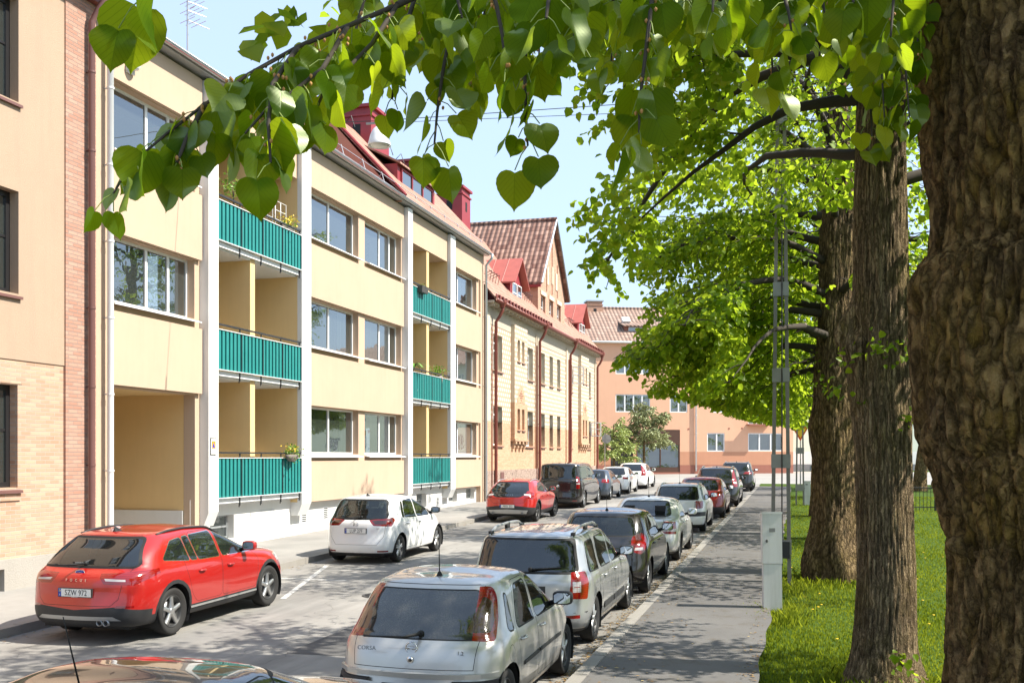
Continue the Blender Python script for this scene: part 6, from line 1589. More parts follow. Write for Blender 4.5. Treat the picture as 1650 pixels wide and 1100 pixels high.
def trunk_mesh(name, profile, mat, root, nth=120, rows=160, ridge=.03, lump=.05, kz=1.3, kth=5.0, seed=0, zs=None, bumps=()):
    """profile: (z, cx, cy, r). bark ridges run up the trunk; tint marks how deep the furrow is"""
    pz = [p[0] for p in profile]
    zs = np.linspace(pz[0], pz[-1], rows) if zs is None else zs
    cx = np.interp(zs, pz, [p[1] for p in profile]); cy = np.interp(zs, pz, [p[2] for p in profile]); rr_ = np.interp(zs, pz, [p[3] for p in profile])
    ker = np.array([1,2,3,2,1.])/9
    if len(zs) > 20: rr_ = np.convolve(np.pad(rr_, 2, 'edge'), ker, 'valid')
    V = np.zeros((len(zs)*nth, 3)); tint = np.zeros(len(V))
    th = np.linspace(0, 2*math.pi, nth, endpoint=False)
    so = Vector((seed*13.7, seed*7.1, seed*3.3))
    k = 0
    for i, z in enumerate(zs):
        for t in th:
            c, s = math.cos(t), math.sin(t); r = rr_[i]
            q = Vector((c*kth*r*2, s*kth*r*2, z*kz)) + so
            warp = mnoise.noise(q*.6)*.8
            a = 1-abs(mnoise.noise(Vector((q.x*1.6+warp, q.y*1.6+warp, q.z*.9)))*2.0)
            b = 1-abs(mnoise.noise(Vector((q.x*3.4, q.y*3.4, q.z*2.1+warp)))*2.0)
            fur = max(0, a)**3*.7 + max(0, b)**4*.45
            fine = mnoise.noise(Vector((q.x*9, q.y*9, q.z*6)))*.25
            big = mnoise.noise(Vector((c*1.2, s*1.2, z*.9))+so)
            rad = r + lump*big*r/.4 - ridge*fur + ridge*.5*fine
            for (bt, bz, bw, bh, amp) in bumps:
                dt = (t-bt+math.pi) % (2*math.pi) - math.pi
                rad += amp*math.exp(-(dt/bw)**2-((z-bz)/bh)**2)
            V[k] = (cx[i]+c*rad, cy[i]+s*rad, z); tint[k] = min(1, max(0, 1-fur*1.05)); k += 1
    n = len(zs); idx = np.arange(n*nth).reshape(n, nth); nx = np.roll(idx, -1, 1)
    F = np.stack([idx[:-1], nx[:-1], nx[1:], idx[1:]], -1).reshape(-1, 4)
    return np_mesh(name, V, F, tint)

def join_tubes(mb, tubes, n=6):
    for path, rad in tubes: mb.tube(path, rad, n if len(path) > 6 else 4, 0, cap=False)

def add_tree(label, cat, x, y, profile, limbs, seed, bark, leafm, group=None, dens=1.0, keep=None, leaf=(.075,.115), tr=dict(), name='linden_tree', thin=0, subgap=.3, thin_top=None, sunny=0):
    root = empty(name, (x, y, gz(y)-.02)); tag(root, label, cat, group)
    me = trunk_mesh('trunk', profile, bark, root, seed=seed, **tr)
    t = link('trunk', me, bark, root, True)
    (V, F, tn), tubes = crown(seed, (0,0,0), limbs, dens, leaf, keep=keep, thin=thin, subgap=subgap, thin_top=thin_top, sunny=sunny)
    mb = MB(); join_tubes(mb, tubes); mb.build('branches', M['twig_bark'], root, True)
    c = link('crown', np_mesh('crown', V, F, tn), leafm, root)
    print(label[:30], len(V)//6)
    return root, len(V)//6

def shoots(root, spots, leafm, seed=1, n=22, spread=.22, size=(.05,.10)):
    rg = np.random.default_rng(seed); P = []; D = []; N = []
    for (x, y, z, ox, oy) in spots:
        for i in range(n):
            o = np.array([ox, oy, 0])*rg.uniform(.02, .30) + rg.normal(0, spread*.45, 3)*np.array([1,1,.9])
            P.append(np.array([x,y,z])+o); D.append(np.array([ox*.6,oy*.6,-.5])+rg.normal(0,.5,3)); N.append(np.array([ox*.5,oy*.5,.8])+rg.normal(0,.4,3))
    P, D, N = map(np.array, (P, D, N)); S = rg.uniform(*size, len(P))
    V, F, t = leaf_geo(P, D, N, S, rg.random(len(P)))
    mb = MB()
    for (x, y, z, ox, oy) in spots:
        for i in range(4): mb.tube([(x-ox*.02,y-oy*.02,z+rg.normal(0,.04)), (x+ox*.15+rg.normal(0,.05),y+oy*.15+rg.normal(0,.05),z+rg.normal(0,.1))], .004, 4)
    o = link('shoot_foliage', np_mesh('shoot_foliage', V, F, t), leafm, root)
    return o

def std_limbs(seed, z0, z1, n, ln0, ln1, droop0=1.3, droop1=.5, az0=0.0):
    rr = random.Random(seed*31+5); out = []
    for i in range(n):
        f = i/(n-1); z = z0+(z1-z0)*f
        out.append((z, az0+i*2.399+rr.uniform(-.3,.3), .15+.75*f+rr.uniform(-.12,.15), (ln0+(ln1-ln0)*f)*rr.uniform(.85,1.15), droop0+(droop1-droop0)*f))
    return out

def heart_leaf(nseg=11):
    """outline of a linden blade: heart-shaped foot, drawn-out tip; returns right-hand points (x, y)"""
    pts = [(0,.06),(.11,.0),(.25,-.02),(.385,.04),(.475,.16),(.51,.30),(.49,.45),(.42,.60),(.32,.73),(.20,.83),(.10,.90),(.035,.965),(0,1.04)]
    P = []
    for (a, b), (c, d) in zip(pts, pts[1:]): P += [(a, b), ((a+c)/2, (b+d)/2)]
    return P + [pts[-1]]

def near_leaves(twigs, leafm, root, seed=4, keepout=None):
    rg = np.random.default_rng(seed); out = heart_leaf(); n = len(out)
    V = []; F = []; T = []; UV = []
    stems = MB(); count = 0
    def add(base, d, nrm, size, tint):
        d = d/np.linalg.norm(d); b = np.cross(nrm, d); b /= np.linalg.norm(b); nn = np.cross(d, b)
        fold = rg.uniform(-.05, .45); curl = rg.uniform(-.25, .40); tw = rg.normal(0, .28); wav = rg.uniform(0, .06); ph = rg.uniform(0, 6)
        k = len(V); asy = rg.normal(0, .07)
        def put(x, y):
            zz = abs(x)*fold - curl*(y-.3)**2 + tw*x*y + wav*math.sin(9*y+ph)*abs(x)*2
            V.append(base + (b*x + d*y + nn*zz)*size); UV.append((x*2, y)); T.append(tint)
        ys = [o[1] for o in out]
        for s in (1, -1):
            asym = 1+ s*asy
            for r_ in (0, .5, 1.0):
                for qi, (x, y) in enumerate(out):
                    ym = .06+.94*min(1, max(0, (y+.02)/1.06)) if r_ == 0 else y
                    ser = (1.022 if qi % 2 else .985) if r_ == 1 and .05 < y < .95 else 1
                    put(s*x*r_*asym*ser, y*(r_)+(1-r_)*(.06+ .98*(max(0, y)/1.06)))
        m = n
        for si in range(2):
            o = k + si*3*m
            for ring in range(2):
                for i in range(m-1):
                    q = (o+ring*m+i, o+(ring+1)*m+i, o+(ring+1)*m+i+1, o+ring*m+i+1)
                    F.append(q if si == 0 else q[::-1])
    for tw_ in twigs:
        pts = [np.array(p) for p in tw_]
        seg = [np.linalg.norm(b-a) for a, b in zip(pts, pts[1:])]; L = sum(seg)
        stems.tube([Vector(p) for p in pts], [max(.0016, .0042*(1-i/len(pts))+.0012) for i in range(len(pts))], 6, 0, False)
        s = .02; side = 1
        while s < L+.03:
            q = min(s, L-1e-4); i = 0
            while q > seg[i]: q -= seg[i]; i += 1
            p = pts[i] + (pts[i+1]-pts[i])*q/seg[i]; td = (pts[i+1]-pts[i])/seg[i]
            hz = np.cross(td, [0,0,1.0]); hz = hz/max(.05, np.linalg.norm(hz)); ang = rg.uniform(0, 6.28)
            outd = hz*side*rg.uniform(.4,1) + np.array([math.cos(ang), math.sin(ang), 0])*.5 + td*.35
            pet = p + outd/np.linalg.norm(outd)*rg.uniform(.018,.040) + np.array([0,0,-rg.uniform(.008,.028)])
            stems.tube([Vector(p), Vector((p+pet)/2+np.array([0,0,.006])), Vector(pet)], .0011, 4, 1, False)
            sz = (.042+.048*rg.random()**.8)*(1.0 if s < L-.05 else .85)
            dd = np.array([0,0,-1.0]) + outd*rg.uniform(.1,.55) + rg.normal(0,.22,3)
            # blades hang edge-down and face any way round, mostly outwards from the tree
            a2 = rg.uniform(0, 6.28); nv = np.array([math.cos(a2), math.sin(a2)-.55, rg.uniform(.0,.9)])
            ti = float(np.clip(rg.normal(.45,.25), 0, 1))
            add(pet, dd, nv, sz, ti); count += 1
            if rg.random() < .28:        # bud cluster
                for _ in range(3):
                    c = Vector(p + rg.normal(0,.008,3)); stems.lathe([(.0005,-.004),(.003,-.001),(.0032,.002),(.0005,.005)], c, 'z', 6, 2)
            s += rg.uniform(.018,.036); side = -side
    me = np_mesh('foliage', V, F, T, UV)
    o = link('overhanging_foliage', me, leafm, root, True)
    st = stems.build('twigs', [M['twig_bark'], M['petiole'], M['bud']], root, True)
    return count

def trees():
    M['twig_bark'] = plain('twig_bark', (.045,.034,.024), .9, var=.3)
    M['petiole'] = plain('petiole', (.20,.26,.05), .6)
    M['bud'] = plain('bud_scale', (.42,.20,.06), .7)
    M['bark_near'] = bark_mat('furrowed_bark', (.21,.122,.052), (.50,.315,.150), (.46,.28,.035), .75, 16, 9.0, (24,24,11))
    M['bark'] = bark_mat('linden_bark', (.26,.18,.105), (.50,.365,.225), (.36,.27,.07), .55, 18, 2.0, (30,30,2.2))
    M['bark_c'] = bark_mat('dark_linden_bark', (.21,.14,.075), (.42,.29,.16), (.33,.24,.06), .55, 10, 3.0, (18,18,5.0))
    M['leaf_near'] = leaf_mat('near_linden_leaf', (.024,.06,.003), (.065,.125,.006), (.25,.40,.004), (.66,.78,.025), True, .55, .10)
    M['leaf'] = leaf_mat('linden_leaf', (.055,.115,.006), (.13,.21,.014), (.24,.37,.010), (.54,.66,.040), False, .60, .03)
    M['leaf_pale'] = leaf_mat('pale_tree_leaf', (.20,.26,.07), (.34,.38,.13), (.30,.38,.08), (.45,.5,.14), False, .3)
    M['leaf_olive'] = leaf_mat('olive_tree_leaf', (.16,.18,.08), (.28,.29,.15), (.22,.25,.09), (.34,.36,.15), False, .3)
    # 1: the old trunk at the right edge with the bough hanging over the view
    x0, y0 = .892, 3.677
    root = empty('linden_tree', (x0, y0, 0)); tag(root, 'huge old linden with deeply furrowed trunk at right edge and leafy bough overhead', 'tree', 'lindens along the pavement')
    prof = [(0,0,0,.66),(.5,0,0,.52),(1.2,0,0,.46),(1.97,0,0,.43),(2.15,0,0,.415),(2.34,0,0,.415),(2.5,0,0,.44),(2.65,0,0,.472),(2.75,0,0,.51),(2.86,0,0,.52),(2.99,0,0,.533),(3.2,0,0,.53),(3.31,0,0,.52),(3.36,0,0,.478),(3.5,0,0,.476),(3.85,0,0,.515),(4.16,0,0,.535),(4.8,0,0,.5),(6.5,0,0,.42),(9,0,0,.25)]
    zs = np.concatenate([np.linspace(0,1.7,24), np.linspace(1.72,4.4,300), np.linspace(4.45,9,40)])
    t = link('trunk', trunk_mesh('trunk', prof, None, root, nth=360, zs=zs, ridge=.045, lump=.008, kz=2.6, kth=7.5, seed=2,
             bumps=((3.35,3.24,.16,.06,.03),(3.5,2.41,.10,.035,.06),(3.9,2.95,.5,.3,.02))), M['bark_near'], root, True)
    lim = [(4.6+i*.42, i*2.399+.4, .35+.05*i, 3.6-.12*i, .8) for i in range(13)] + [(5.6+.5*i, 1.2+.35*i, .45, 4.6, .6) for i in range(6)]
    (V, F, tn), tubes = crown(11, (0,0,0), lim, 1.25, (.085,.125), subgap=.28, thin=.05, keep=lambda P: (P[:,2] > 4.2) & ~((P[:,1] > .5) & (P[:,2] < 4.9)))
    mb = MB(); join_tubes(mb, tubes)
    b2 = [[Vector(p)-Vector((x0,y0,0)) for p in q] for q in BOUGHS]
    b2[0] = [Vector((0,0,5.0)), Vector((-.1,-.35,4.6))] + b2[0]
    mb.tube(b2[0], [.06,.045,.03,.02,.014,.011,.009,.007], 7, 0, False); mb.tube(b2[1], [.014,.010,.008,.006], 6, 0, False); mb.tube(b2[2], [.008,.006,.004], 6, 0, False)
    mb.build('branches', M['twig_bark'], root, True)
    link('crown', np_mesh('crown', V, F, tn), M['leaf'], root)
    n = near_leaves([[np.array(p)-np.array((x0,y0,0)) for p in q] for q in TWIGS], M['leaf_near'], root)
    print('near leaves', n, 'crown1', len(V)//6)
    # 2: the straight middle trunk
    H = 12
    p2 = [(0,.02,0,.50),(.12,.02,0,.43),(.4,.01,0,.355),(1.2,.03,0,.32),(2.6,.0,0,.305),(4.0,-.02,0,.315),(5.0,-.03,0,.30),(6.5,-.03,.0,.27),(9,0,.1,.17),(H,0,.1,.05)]
    l2 = std_limbs(2, 5.0, 9.0, 13, 4.4, 2.2, .9, .4, 1.9) + [(6.6,3.25,.30,4.2,1.25),(7.2,2.75,.35,4.4,.9),(7.0,3.9,.4,4.2,.9),(8.0,3.3,.5,4.0,.8),(6.4,2.3,.45,4.0,.7)] + [(6.7+.4*i, -2.4+.4*i, .32, 4.4, .5) for i in range(6)]
    r2, n2 = add_tree('linden with straight grey brown trunk and small leafy shoots on its bark', 'tree', .92, 12.25, p2, l2, 2, M['bark'], M['leaf'], 'lindens along the pavement', 1.3, keep=lambda P: (P[:,0] > -3.3+.5*np.sin(P[:,2]*4+P[:,1]*2)) & ~((np.abs(P[:,0]+1.1) < .42) & (P[:,2] < 8.6)) & ((P[:,2] > 6.0+.25*np.sin(P[:,0]*3)) | ((P[:,0] > .5) & (P[:,2] > 4.7)) | ((P[:,0] < -2.7) & (P[:,2] > 4.7))), leaf=(.085,.125), subgap=.26, thin_top=(6.4,None),
                      tr=dict(nth=170, rows=240, ridge=.026, lump=.012, kz=1.3, kth=9.0, bumps=((3.3,3.95,.40,.26,.17),(3.3,3.5,.5,.6,.07),(3.65,4.0,.16,.12,-.12),(1.2,2.2,.6,.5,.03),(4.2,1.3,.5,.4,.03))), thin=.12)
    shoots(r2, [(-.05,-.31,3.75,-.1,-1),(.12,-.30,3.65,.3,-1),(.22,-.24,3.85,.7,-.8),(-.25,-.2,3.72,-.9,-.5),(.30,-.12,2.95,1,-.5),(.22,-.22,2.98,.7,-.8),(.10,-.34,.35,.2,-1),(-.3,-.1,3.3,-1,-.3)], M['leaf'], 3, 20)
    # 3: gnarled trunk behind it
    p3 = [(0,-.02,0,.66),(.3,-.03,0,.62),(.7,-.03,0,.56),(1.0,.02,0,.50),(1.4,.03,0,.44),(2.2,.0,0,.42),(3.0,-.02,0,.43),(4.0,.0,0,.42),(5.2,.02,0,.40),(7,.05,0,.33),(9,.05,.1,.2),(12.5,0,0,.05)]
    l3 = std_limbs(3, 3.9, 9.5, 20, 5.2, 2.4, 1.2, .45, 3.4) + [(4.2+.35*i, 2.5+i*.33, .22+.04*i, 4.5, 1.15) for i in range(5)] + [(6.2+.5*i, 2.3+i*.37, .35+.05*i, 5.0, .8) for i in range(6)]
    r3, n3 = add_tree('linden with swollen gnarled foot right behind the straight trunk', 'tree', .72, 21.3, p3, l3, 3, M['bark_c'], M['leaf'], 'lindens along the pavement', 1.25, keep=lambda P: (P[:,2] > 3.1+.22*np.maximum(0,-P[:,0]-.8)) & (P[:,0]**2+P[:,1]**2 < (4.2+.25*np.sin(P[:,2]*5+P[:,1]))**2) & ((P[:,1] > -1.1) | (P[:,2] > 6.6) | (np.abs(P[:,0]+.7) > .9)), leaf=(.09,.135), subgap=.26, thin=.12, thin_top=(7.4,.6), sunny=.55,
                      tr=dict(nth=140, rows=170, ridge=.035, lump=.10, kz=1.0, kth=5.0, bumps=((3.7,.45,.5,.3,.12),(4.3,1.9,.4,.3,.06),(3.2,3.0,.4,.4,.05))))
    shoots(r3, [(-.2,-.4,3.9,-.4,-.9),(-.35,-.25,4.4,-.8,-.5),(.1,-.42,4.8,.2,-1)], M['leaf'], 8, 16)
    # further lindens of the row, each grown on its own
    for i, (x, y, lab, sd) in enumerate([(.85, 30.2, 'linden third back from camera side with branches reaching over the road', 5), (.8, 39.4, 'linden beside the pavement just before the park fence', 6), (.95, 53.0, 'linden furthest up the pavement row near the yield sign', 7)]):
        pr_ = [(0,0,0,.5),(.4,0,0,.42),(1.5,.02,0,.36),(4,-.03,0,.34),(7,0,0,.28),(11,0,0,.17),(15.5,0,0,.04)]
        ll = std_limbs(sd, 3.6 if i == 0 else 3.3, 10.5, 18 if i == 0 else 15, 5.2, 2.4, 1.15, .45, 2.8+i) + [(4.0+.4*k, 2.3+k*.4, .25+.05*k, 5.6, 1.1) for k in range(5)] + [(10.2+.45*k, k*2.4+i, .55, 3.0, .4) for k in range(11)]
        add_tree(lab, 'tree', x, y, pr_, ll, sd, M['bark_c'], M['leaf'], 'lindens along the pavement', 1.15 if i == 0 else 1.0, keep=lambda P: (P[:,2] > 3.3+.2*np.maximum(0,-P[:,0]-.5)) & (P[:,0]**2+P[:,1]**2 < (4.7+.3*np.sin(P[:,2]*5+P[:,1]))**2), tr=dict(nth=60, rows=70, ridge=.03, lump=.08), leaf=(.10,.145), subgap=.26, thin_top=(7.6,.5), sunny=.4)
    # park trees
    add_tree('slim leaning tree in the park beyond the iron fence', 'tree', 6.5, 61, [(0,0,0,.42),(.5,-.0,0,.36),(2,.15,0,.33),(4,.45,0,.3),(8,.6,0,.15),(11,.6,0,.05)], std_limbs(9, 3.4, 10, 13, 4.8, 2.4, .9, .4), 9, M['bark_c'], M['leaf'], None, .7, tr=dict(nth=48, rows=60, ridge=.03, lump=.06), name='park_tree', leaf=(.11,.16), subgap=.4)
    add_tree('broad tree far back in the park', 'tree', 13.5, 66, [(0,0,0,.4),(.5,0,0,.35),(3,0,0,.3),(10,0,0,.05)], std_limbs(12, 2.2, 9.5, 14, 4.8, 2.2, 1.0, .4), 12, M['bark_c'], M['leaf'], None, .6, tr=dict(nth=32, rows=40), name='park_tree', leaf=(.13,.18), subgap=.45)
    add_tree('park linden out on the lawn whose shade falls on the nearest trunks', 'tree', 9.6, 8.2, [(0,0,0,.42),(.5,0,0,.35),(3,0,0,.3),(10,0,0,.05)], std_limbs(21, 3.6, 9.5, 15, 5.0, 2.4, .9, .4), 21, M['bark_c'], M['leaf'], None, 1.1, tr=dict(nth=32, rows=40), name='park_tree', leaf=(.15,.21), subgap=.26)  # stands out of view, added for the shade it casts on lawn and trunks
    # two small street trees before the apricot block
    add_tree('small pale leaved street tree in front of the gate of the apricot block', 'tree', -13.9, 79.0, [(0,0,0,.11),(1.5,.03,0,.09),(4.2,0,0,.03)], std_limbs(14, 1.7, 3.7, 14, 1.75, 1.1, .4, .1), 14, M['bark_c'], M['leaf_pale'], None, 1.2, tr=dict(nth=16, rows=20, ridge=.005, lump=.02), name='street_tree', leaf=(.10,.16), subgap=.2)
    add_tree('small olive leaved street tree behind the pale one', 'tree', -12.3, 84.5, [(0,0,0,.14),(2.0,-.03,0,.11),(5.6,0,0,.03)], std_limbs(15, 2.6, 5.0, 12, 2.5, 1.5, .4, .1), 15, M['bark_c'], M['leaf_olive'], None, 1.2, tr=dict(nth=16, rows=20, ridge=.005, lump=.02), name='street_tree', leaf=(.12,.18), subgap=.22)

def grass():
    rg = np.random.default_rng(3)
    n = 150000
    y = 8.5 + 46*rg.random(n)**2.2
    xr = .6 + .36*(y-8)                              # how far the lawn shows to the right
    edge = -.42 + .02*np.sin(y*.9) + .02*np.sin(y*3.3+1)
    x = edge - .05 + (xr-edge+1.2)*rg.random(n)-np.abs(rg.normal(0,.07,n))*(rg.random(n) < .35)
    tuft = 1500
    cx = np.concatenate([rg.normal(-.35,.22,tuft), rg.normal(.92,.42,tuft//2), rg.normal(.7,.6,tuft//2), rg.normal(-.15,.25,tuft//2)])
    cy = np.concatenate([rg.normal(16.5,.5,tuft), rg.normal(12.0,.4,tuft//2), rg.normal(20.8,.6,tuft//2), rg.normal(19.7,.6,tuft//2)])
    m = len(cx); hh = np.concatenate([rg.uniform(.012,.034,n)*(1+.35*np.sin(x*2+y)), rg.uniform(.04,.15,m)])
    x = np.concatenate([x, cx]); y = np.concatenate([y, cy]); n = len(x)
    z = G*y - .02 + .012
    a = rg.random(n)*6.283; w = rg.uniform(.004,.009,n)*(1+y/22); ln = hh*rg.uniform(.1,.9,n)
    dx, dy = np.cos(a), np.sin(a); b = rg.random(n)*6.283
    lx, ly = np.cos(b)*ln, np.sin(b)*ln
    P = np.stack([np.stack([x-dx*w, y-dy*w, z-.03], 1), np.stack([x+dx*w, y+dy*w, z-.03], 1), np.stack([x+dx*w*.6+lx*.45, y+dy*w*.6+ly*.45, z+hh*.65], 1), np.stack([x+lx, y+ly, z+hh], 1)], 1).reshape(-1, 3)
    F = np.arange(4*n).reshape(n, 4)
    pat = .5+.3*np.sin(x*1.3+2)*np.sin(y*.8)
    M['grass'] = leaf_mat('grass_blade', (.075,.115,.010), (.165,.21,.025), (.24,.30,.012), (.44,.48,.035), False, .45, .04)
    o = link('grass', np_mesh('grass', P, F, np.repeat(np.clip(pat+rg.normal(0,.2,n),0,1), 4)), M['grass']); tag(o, 'short sunlit green grass of the park lawn', 'grass', kind='stuff')
    # dandelions
    d = MB()
    for i in range(46):
        yy = rg.uniform(13,26); xx = rg.uniform(-.3,3.2); h = gz(yy)+rg.uniform(.06,.12)
        d.lathe([(.001,.008),(.018,.006),(.022,0),(.001,-.006)], (xx,yy,h), 'z', 7); d.tube([(xx,yy,h-.1),(xx,yy,h)], .003, 4, 1)
    o = d.build('dandelions', [plain('dandelion_yellow', (.75,.50,.02), .7), M['petiole']]); tag(o, 'scattered yellow dandelion heads in the lawn', 'flowers', kind='stuff')
# ------------------------------------------------------------------ street furniture and small things
def street_things():
    M['galv'] = plain('galvanised_steel', (.30,.29,.27), .5, .5, var=.25)
    M['mast'] = plain('weathered_mast_steel', (.22,.20,.18), .6, .3, var=.3)
    M['cabinet'] = stucco('cabinet_paint', (.78,.76,.72), (.35,.32,.28), .45, 60, .08)
    for k, (x, y, hgt, lab) in enumerate([(-.32, 19.75, 9.4, 'tall twin legged steel mast behind the white cable cabinet'), (.05, 46.0, 9.0, 'slim twin legged steel mast further up the pavement')]):
        r = empty('lattice_mast', (x, y, gz(y))); tag(r, lab, 'mast', 'twin legged masts along the pavement')
        b0, b1 = .155, .055
        for sg in (1, -1):
            l = MB(); l.mesh([(sg*b0-.035,-.05,-.1),(sg*b0+.035,-.05,-.1),(sg*b0+.035,.05,-.1),(sg*b0-.035,.05,-.1),(sg*b1-.03,-.045,hgt),(sg*b1+.03,-.045,hgt),(sg*b1+.03,.045,hgt),(sg*b1-.03,.045,hgt)],
                             [(0,3,2,1),(4,5,6,7),(0,1,5,4),(1,2,6,5),(2,3,7,6),(3,0,4,7)]); l.build('leg', M['mast'], r)
        z = .75
        while z < hgt:
            f = z/hgt; w = b0+(b1-b0)*f+.045
            p = MB(); p.box(-w, w, -.062, -.053, z-.13, z+.13); p.box(-w, w, .053, .062, z-.13, z+.13); p.build('batten_plate', M['galv'], r)
            z += 1.6
        if k == 0:
            c = MB(); c.tube([(.02,-.075,.4),(.02,-.075,7.9)], .015, 6); c.box(-.02,.16,-.14,-.065,.55,.86); c.build('cable_duct', M['rail_black'], r)
    r = empty('cable_cabinet', (-.40, 16.62, gz(16.6)), (R(.4), R(-.8), R(8))); tag(r, 'white two piece cable cabinet standing in tall grass at pavement edge', 'cable cabinet')
    def cab(root, w, d, h1, h2):
        b = MB(); b.box(-w*.47,w*.47,-d*.47,d*.47,-.1,h1); b.build('plinth_box', M['cabinet'], root)
        b = MB(); b.box(-w*.5,w*.5,-d*.5,d*.5,h1+.006,h2); b.mesh([(-w*.53,-d*.53,h2),(w*.53,-d*.53,h2),(w*.53,d*.53,h2-.02),(-w*.53,d*.53,h2-.02),(-w*.53,-d*.53,h2+.035),(w*.53,-d*.53,h2+.035),(w*.53,d*.53,h2+.01),(-w*.53,d*.53,h2+.01)], [(0,3,2,1),(4,5,6,7),(0,1,5,4),(1,2,6,5),(2,3,7,6),(3,0,4,7)])
        o = b.build('upper_box', M['cabinet'], root)
        b = MB(); b.lathe([(.022,0),(.022,-.012),(.001,-.014)], (-w*.28,-d*.5,h1+.36), 'y', 12); b.box(-w*.3,-w*.26,-d*.5-.018,-d*.5-.012,h1+.335,h1+.385,1); b.build('lock', [M['galv'], M['car_gap']], o)
        b = MB(); b.box(-w*.15,w*.15,-d*.5-.003,-d*.5-.001,h1+.50,h1+.56); b.build('worn_label', M['galv'], o)
    cab(r, .30, .24, .80, 1.58)
    r = empty('cable_cabinet', (.33, 46.4, gz(46.4))); tag(r, 'small grey cable cabinet beside the further mast', 'cable cabinet')
    cab(r, .32, .2, .35, 1.0)
    # yield sign
    r = empty('yield_sign', (.10, 62.6, gz(62.6)), (0,0,R(-8))); tag(r, 'yellow and red yield sign on a grey post at the junction', 'traffic sign')
    b = MB(); b.tube([(0,0,-.1),(0,0,4.0)], .035, 8); b.build('post', M['galv'], r)
    def tri(s, y, z): return [(-s*.5,y,z+s*.29),(s*.5,y,z+s*.29),(0,y,z-s*.577)]
    b = MB(); b.mesh(tri(.98,-.04,3.35)+tri(.98,-.055,3.35), [(0,1,2),(5,4,3),(0,3,4,1),(1,4,5,2),(2,5,3,0)]); b.mesh(tri(.66,-.058,3.35), [(0,2,1)], 1)
    b.build('sign_plate', [plain('sign_red', (.72,.10,.02), .5), plain('sign_yellow', (.85,.58,.03), .5)], r)
    r = empty('traffic_sign', (-12.55, 68.5, gz(68.5)+.1), (0,0,R(15))); tag(r, 'round traffic sign seen from behind at the corner of the brick house', 'traffic sign')
    b = MB(); b.tube([(-.1,0,-.1),(-.1,0,3.3)], .03, 8); b.build('post', M['galv'], r)
    b = MB(); b.lathe([(.001,-.06),(.31,-.06),(.31,-.045),(.001,-.045)], (0,0,2.9), 'y', 28); b.box(-.3,.3,-.075,-.062,2.85,2.9); b.box(-.03,.03,-.08,-.062,2.62,3.18); b.build('sign_plate', plain('sign_back_grey', (.28,.28,.27), .5, .3), r)
    # hanging street lamp on its span wire
    A = Vector((-.32,19.75,gz(20)+9.2)); B_ = Vector((FAC+.05,20.6,10.2)); L = Vector((-8.65,20.35,9.35))
    r = empty('street_lamp', L); tag(r, 'white dome street lamp hanging from a wire over the road', 'street lamp')
    b = MB(); b.lathe([(.02,.42),(.06,.40),(.13,.34),(.19,.22),(.225,.08),(.25,.0),(.245,-.02),(.215,.0),(.19,.1)], (0,0,0), 'z', 28); b.build('shade', M['white_metal'], r, True)
    b = MB(); b.lathe([(.001,-.05),(.12,-.04),(.20,-.005),(.205,.03)], (0,0,0), 'z', 24); b.build('diffuser', plain('frosted_bowl', (.7,.7,.66), .3), r, True)
    b = MB(); b.box(-.30,.06,-.02,.02,.46,.50); b.tube([(0,0,.40),(0,0,.52)], .02, 6); b.build('hanger', M['galv'], r)
    b = MB(); top = L+Vector((0,0,.52)); b.tube([A, top], .008, 5); b.tube([top, B_], .008, 5); b.tube([A-Vector((0,0,.25)), L+Vector((.0,.0,.47))], .006, 5)
    tag(b.build('span_wire', M['rail_black']), 'thin black wire across the street carrying the dome lamp', 'wire')
    b = MB(); b.tube([(FAC+.2,17.6,8.2),(FAC+.22,17.75,8.2),(FAC+.3,18.4,8.22)], .006, 4)
    b = MB(); p0, p1 = Vector((-6.2,52,14.2)), Vector((FAC+.3,33,13.5)); b.tube([p0.lerp(p1,t)-Vector((0,0,1.0*t*(1-t))) for t in np.linspace(0,1,9)], .012, 4)
    # civil defence shelter plate on the white pilaster
    r = empty('shelter_sign', (FAC+.145, 21.60, 2.93)); tag(r, 'small framed sign with blue triangle on orange on a white pilaster', 'sign')
    b = MB(); b.box(0,.012,-.13,.13,-.20,.20); b.box(.0121,.016,-.115,.115,-.185,.185,1); b.box(.0161,.018,-.085,.085,-.055,.125,2); b.mesh([(.0185,-.06,-.03),(.0185,.06,-.03),(.0185,0,.095)], [(0,1,2)], 3)
    b.build('plate', [M['car_gap'], M['plate_white'], plain('sign_orange', (.80,.28,.02), .5), M['plate_blue']], r)
    text('plate_text', 'SKYDDSRUM', .036, (.0165,0,-.12), (R(90),0,R(90)), M['plate_ink'], r, .0008)
    r = empty('number_sign', (FAC+.145, 21.62, 3.24)); tag(r, 'narrow white plate with a dark mark above the shelter sign', 'sign')
    b = MB(); b.box(0,.01,-.06,.06,-.11,.11); b.build('plate', M['plate_white'], r); text('plate_text', '4', .13, (.0105,0,-.01), (R(90),0,R(90)), M['plate_ink'], r, .0008)
    # iron park fence
    r = empty('iron_fence', (3.2, 43.0, gz(43)-.02)); tag(r, 'low black iron railing along the far side of the lawn', 'fence')
    pts = [(0,0),(9,1.8)]; run = [((0,0),(10,1.4)), ((10,1.4),(10.5,9)), ((0,0),(-.4,6.5))]
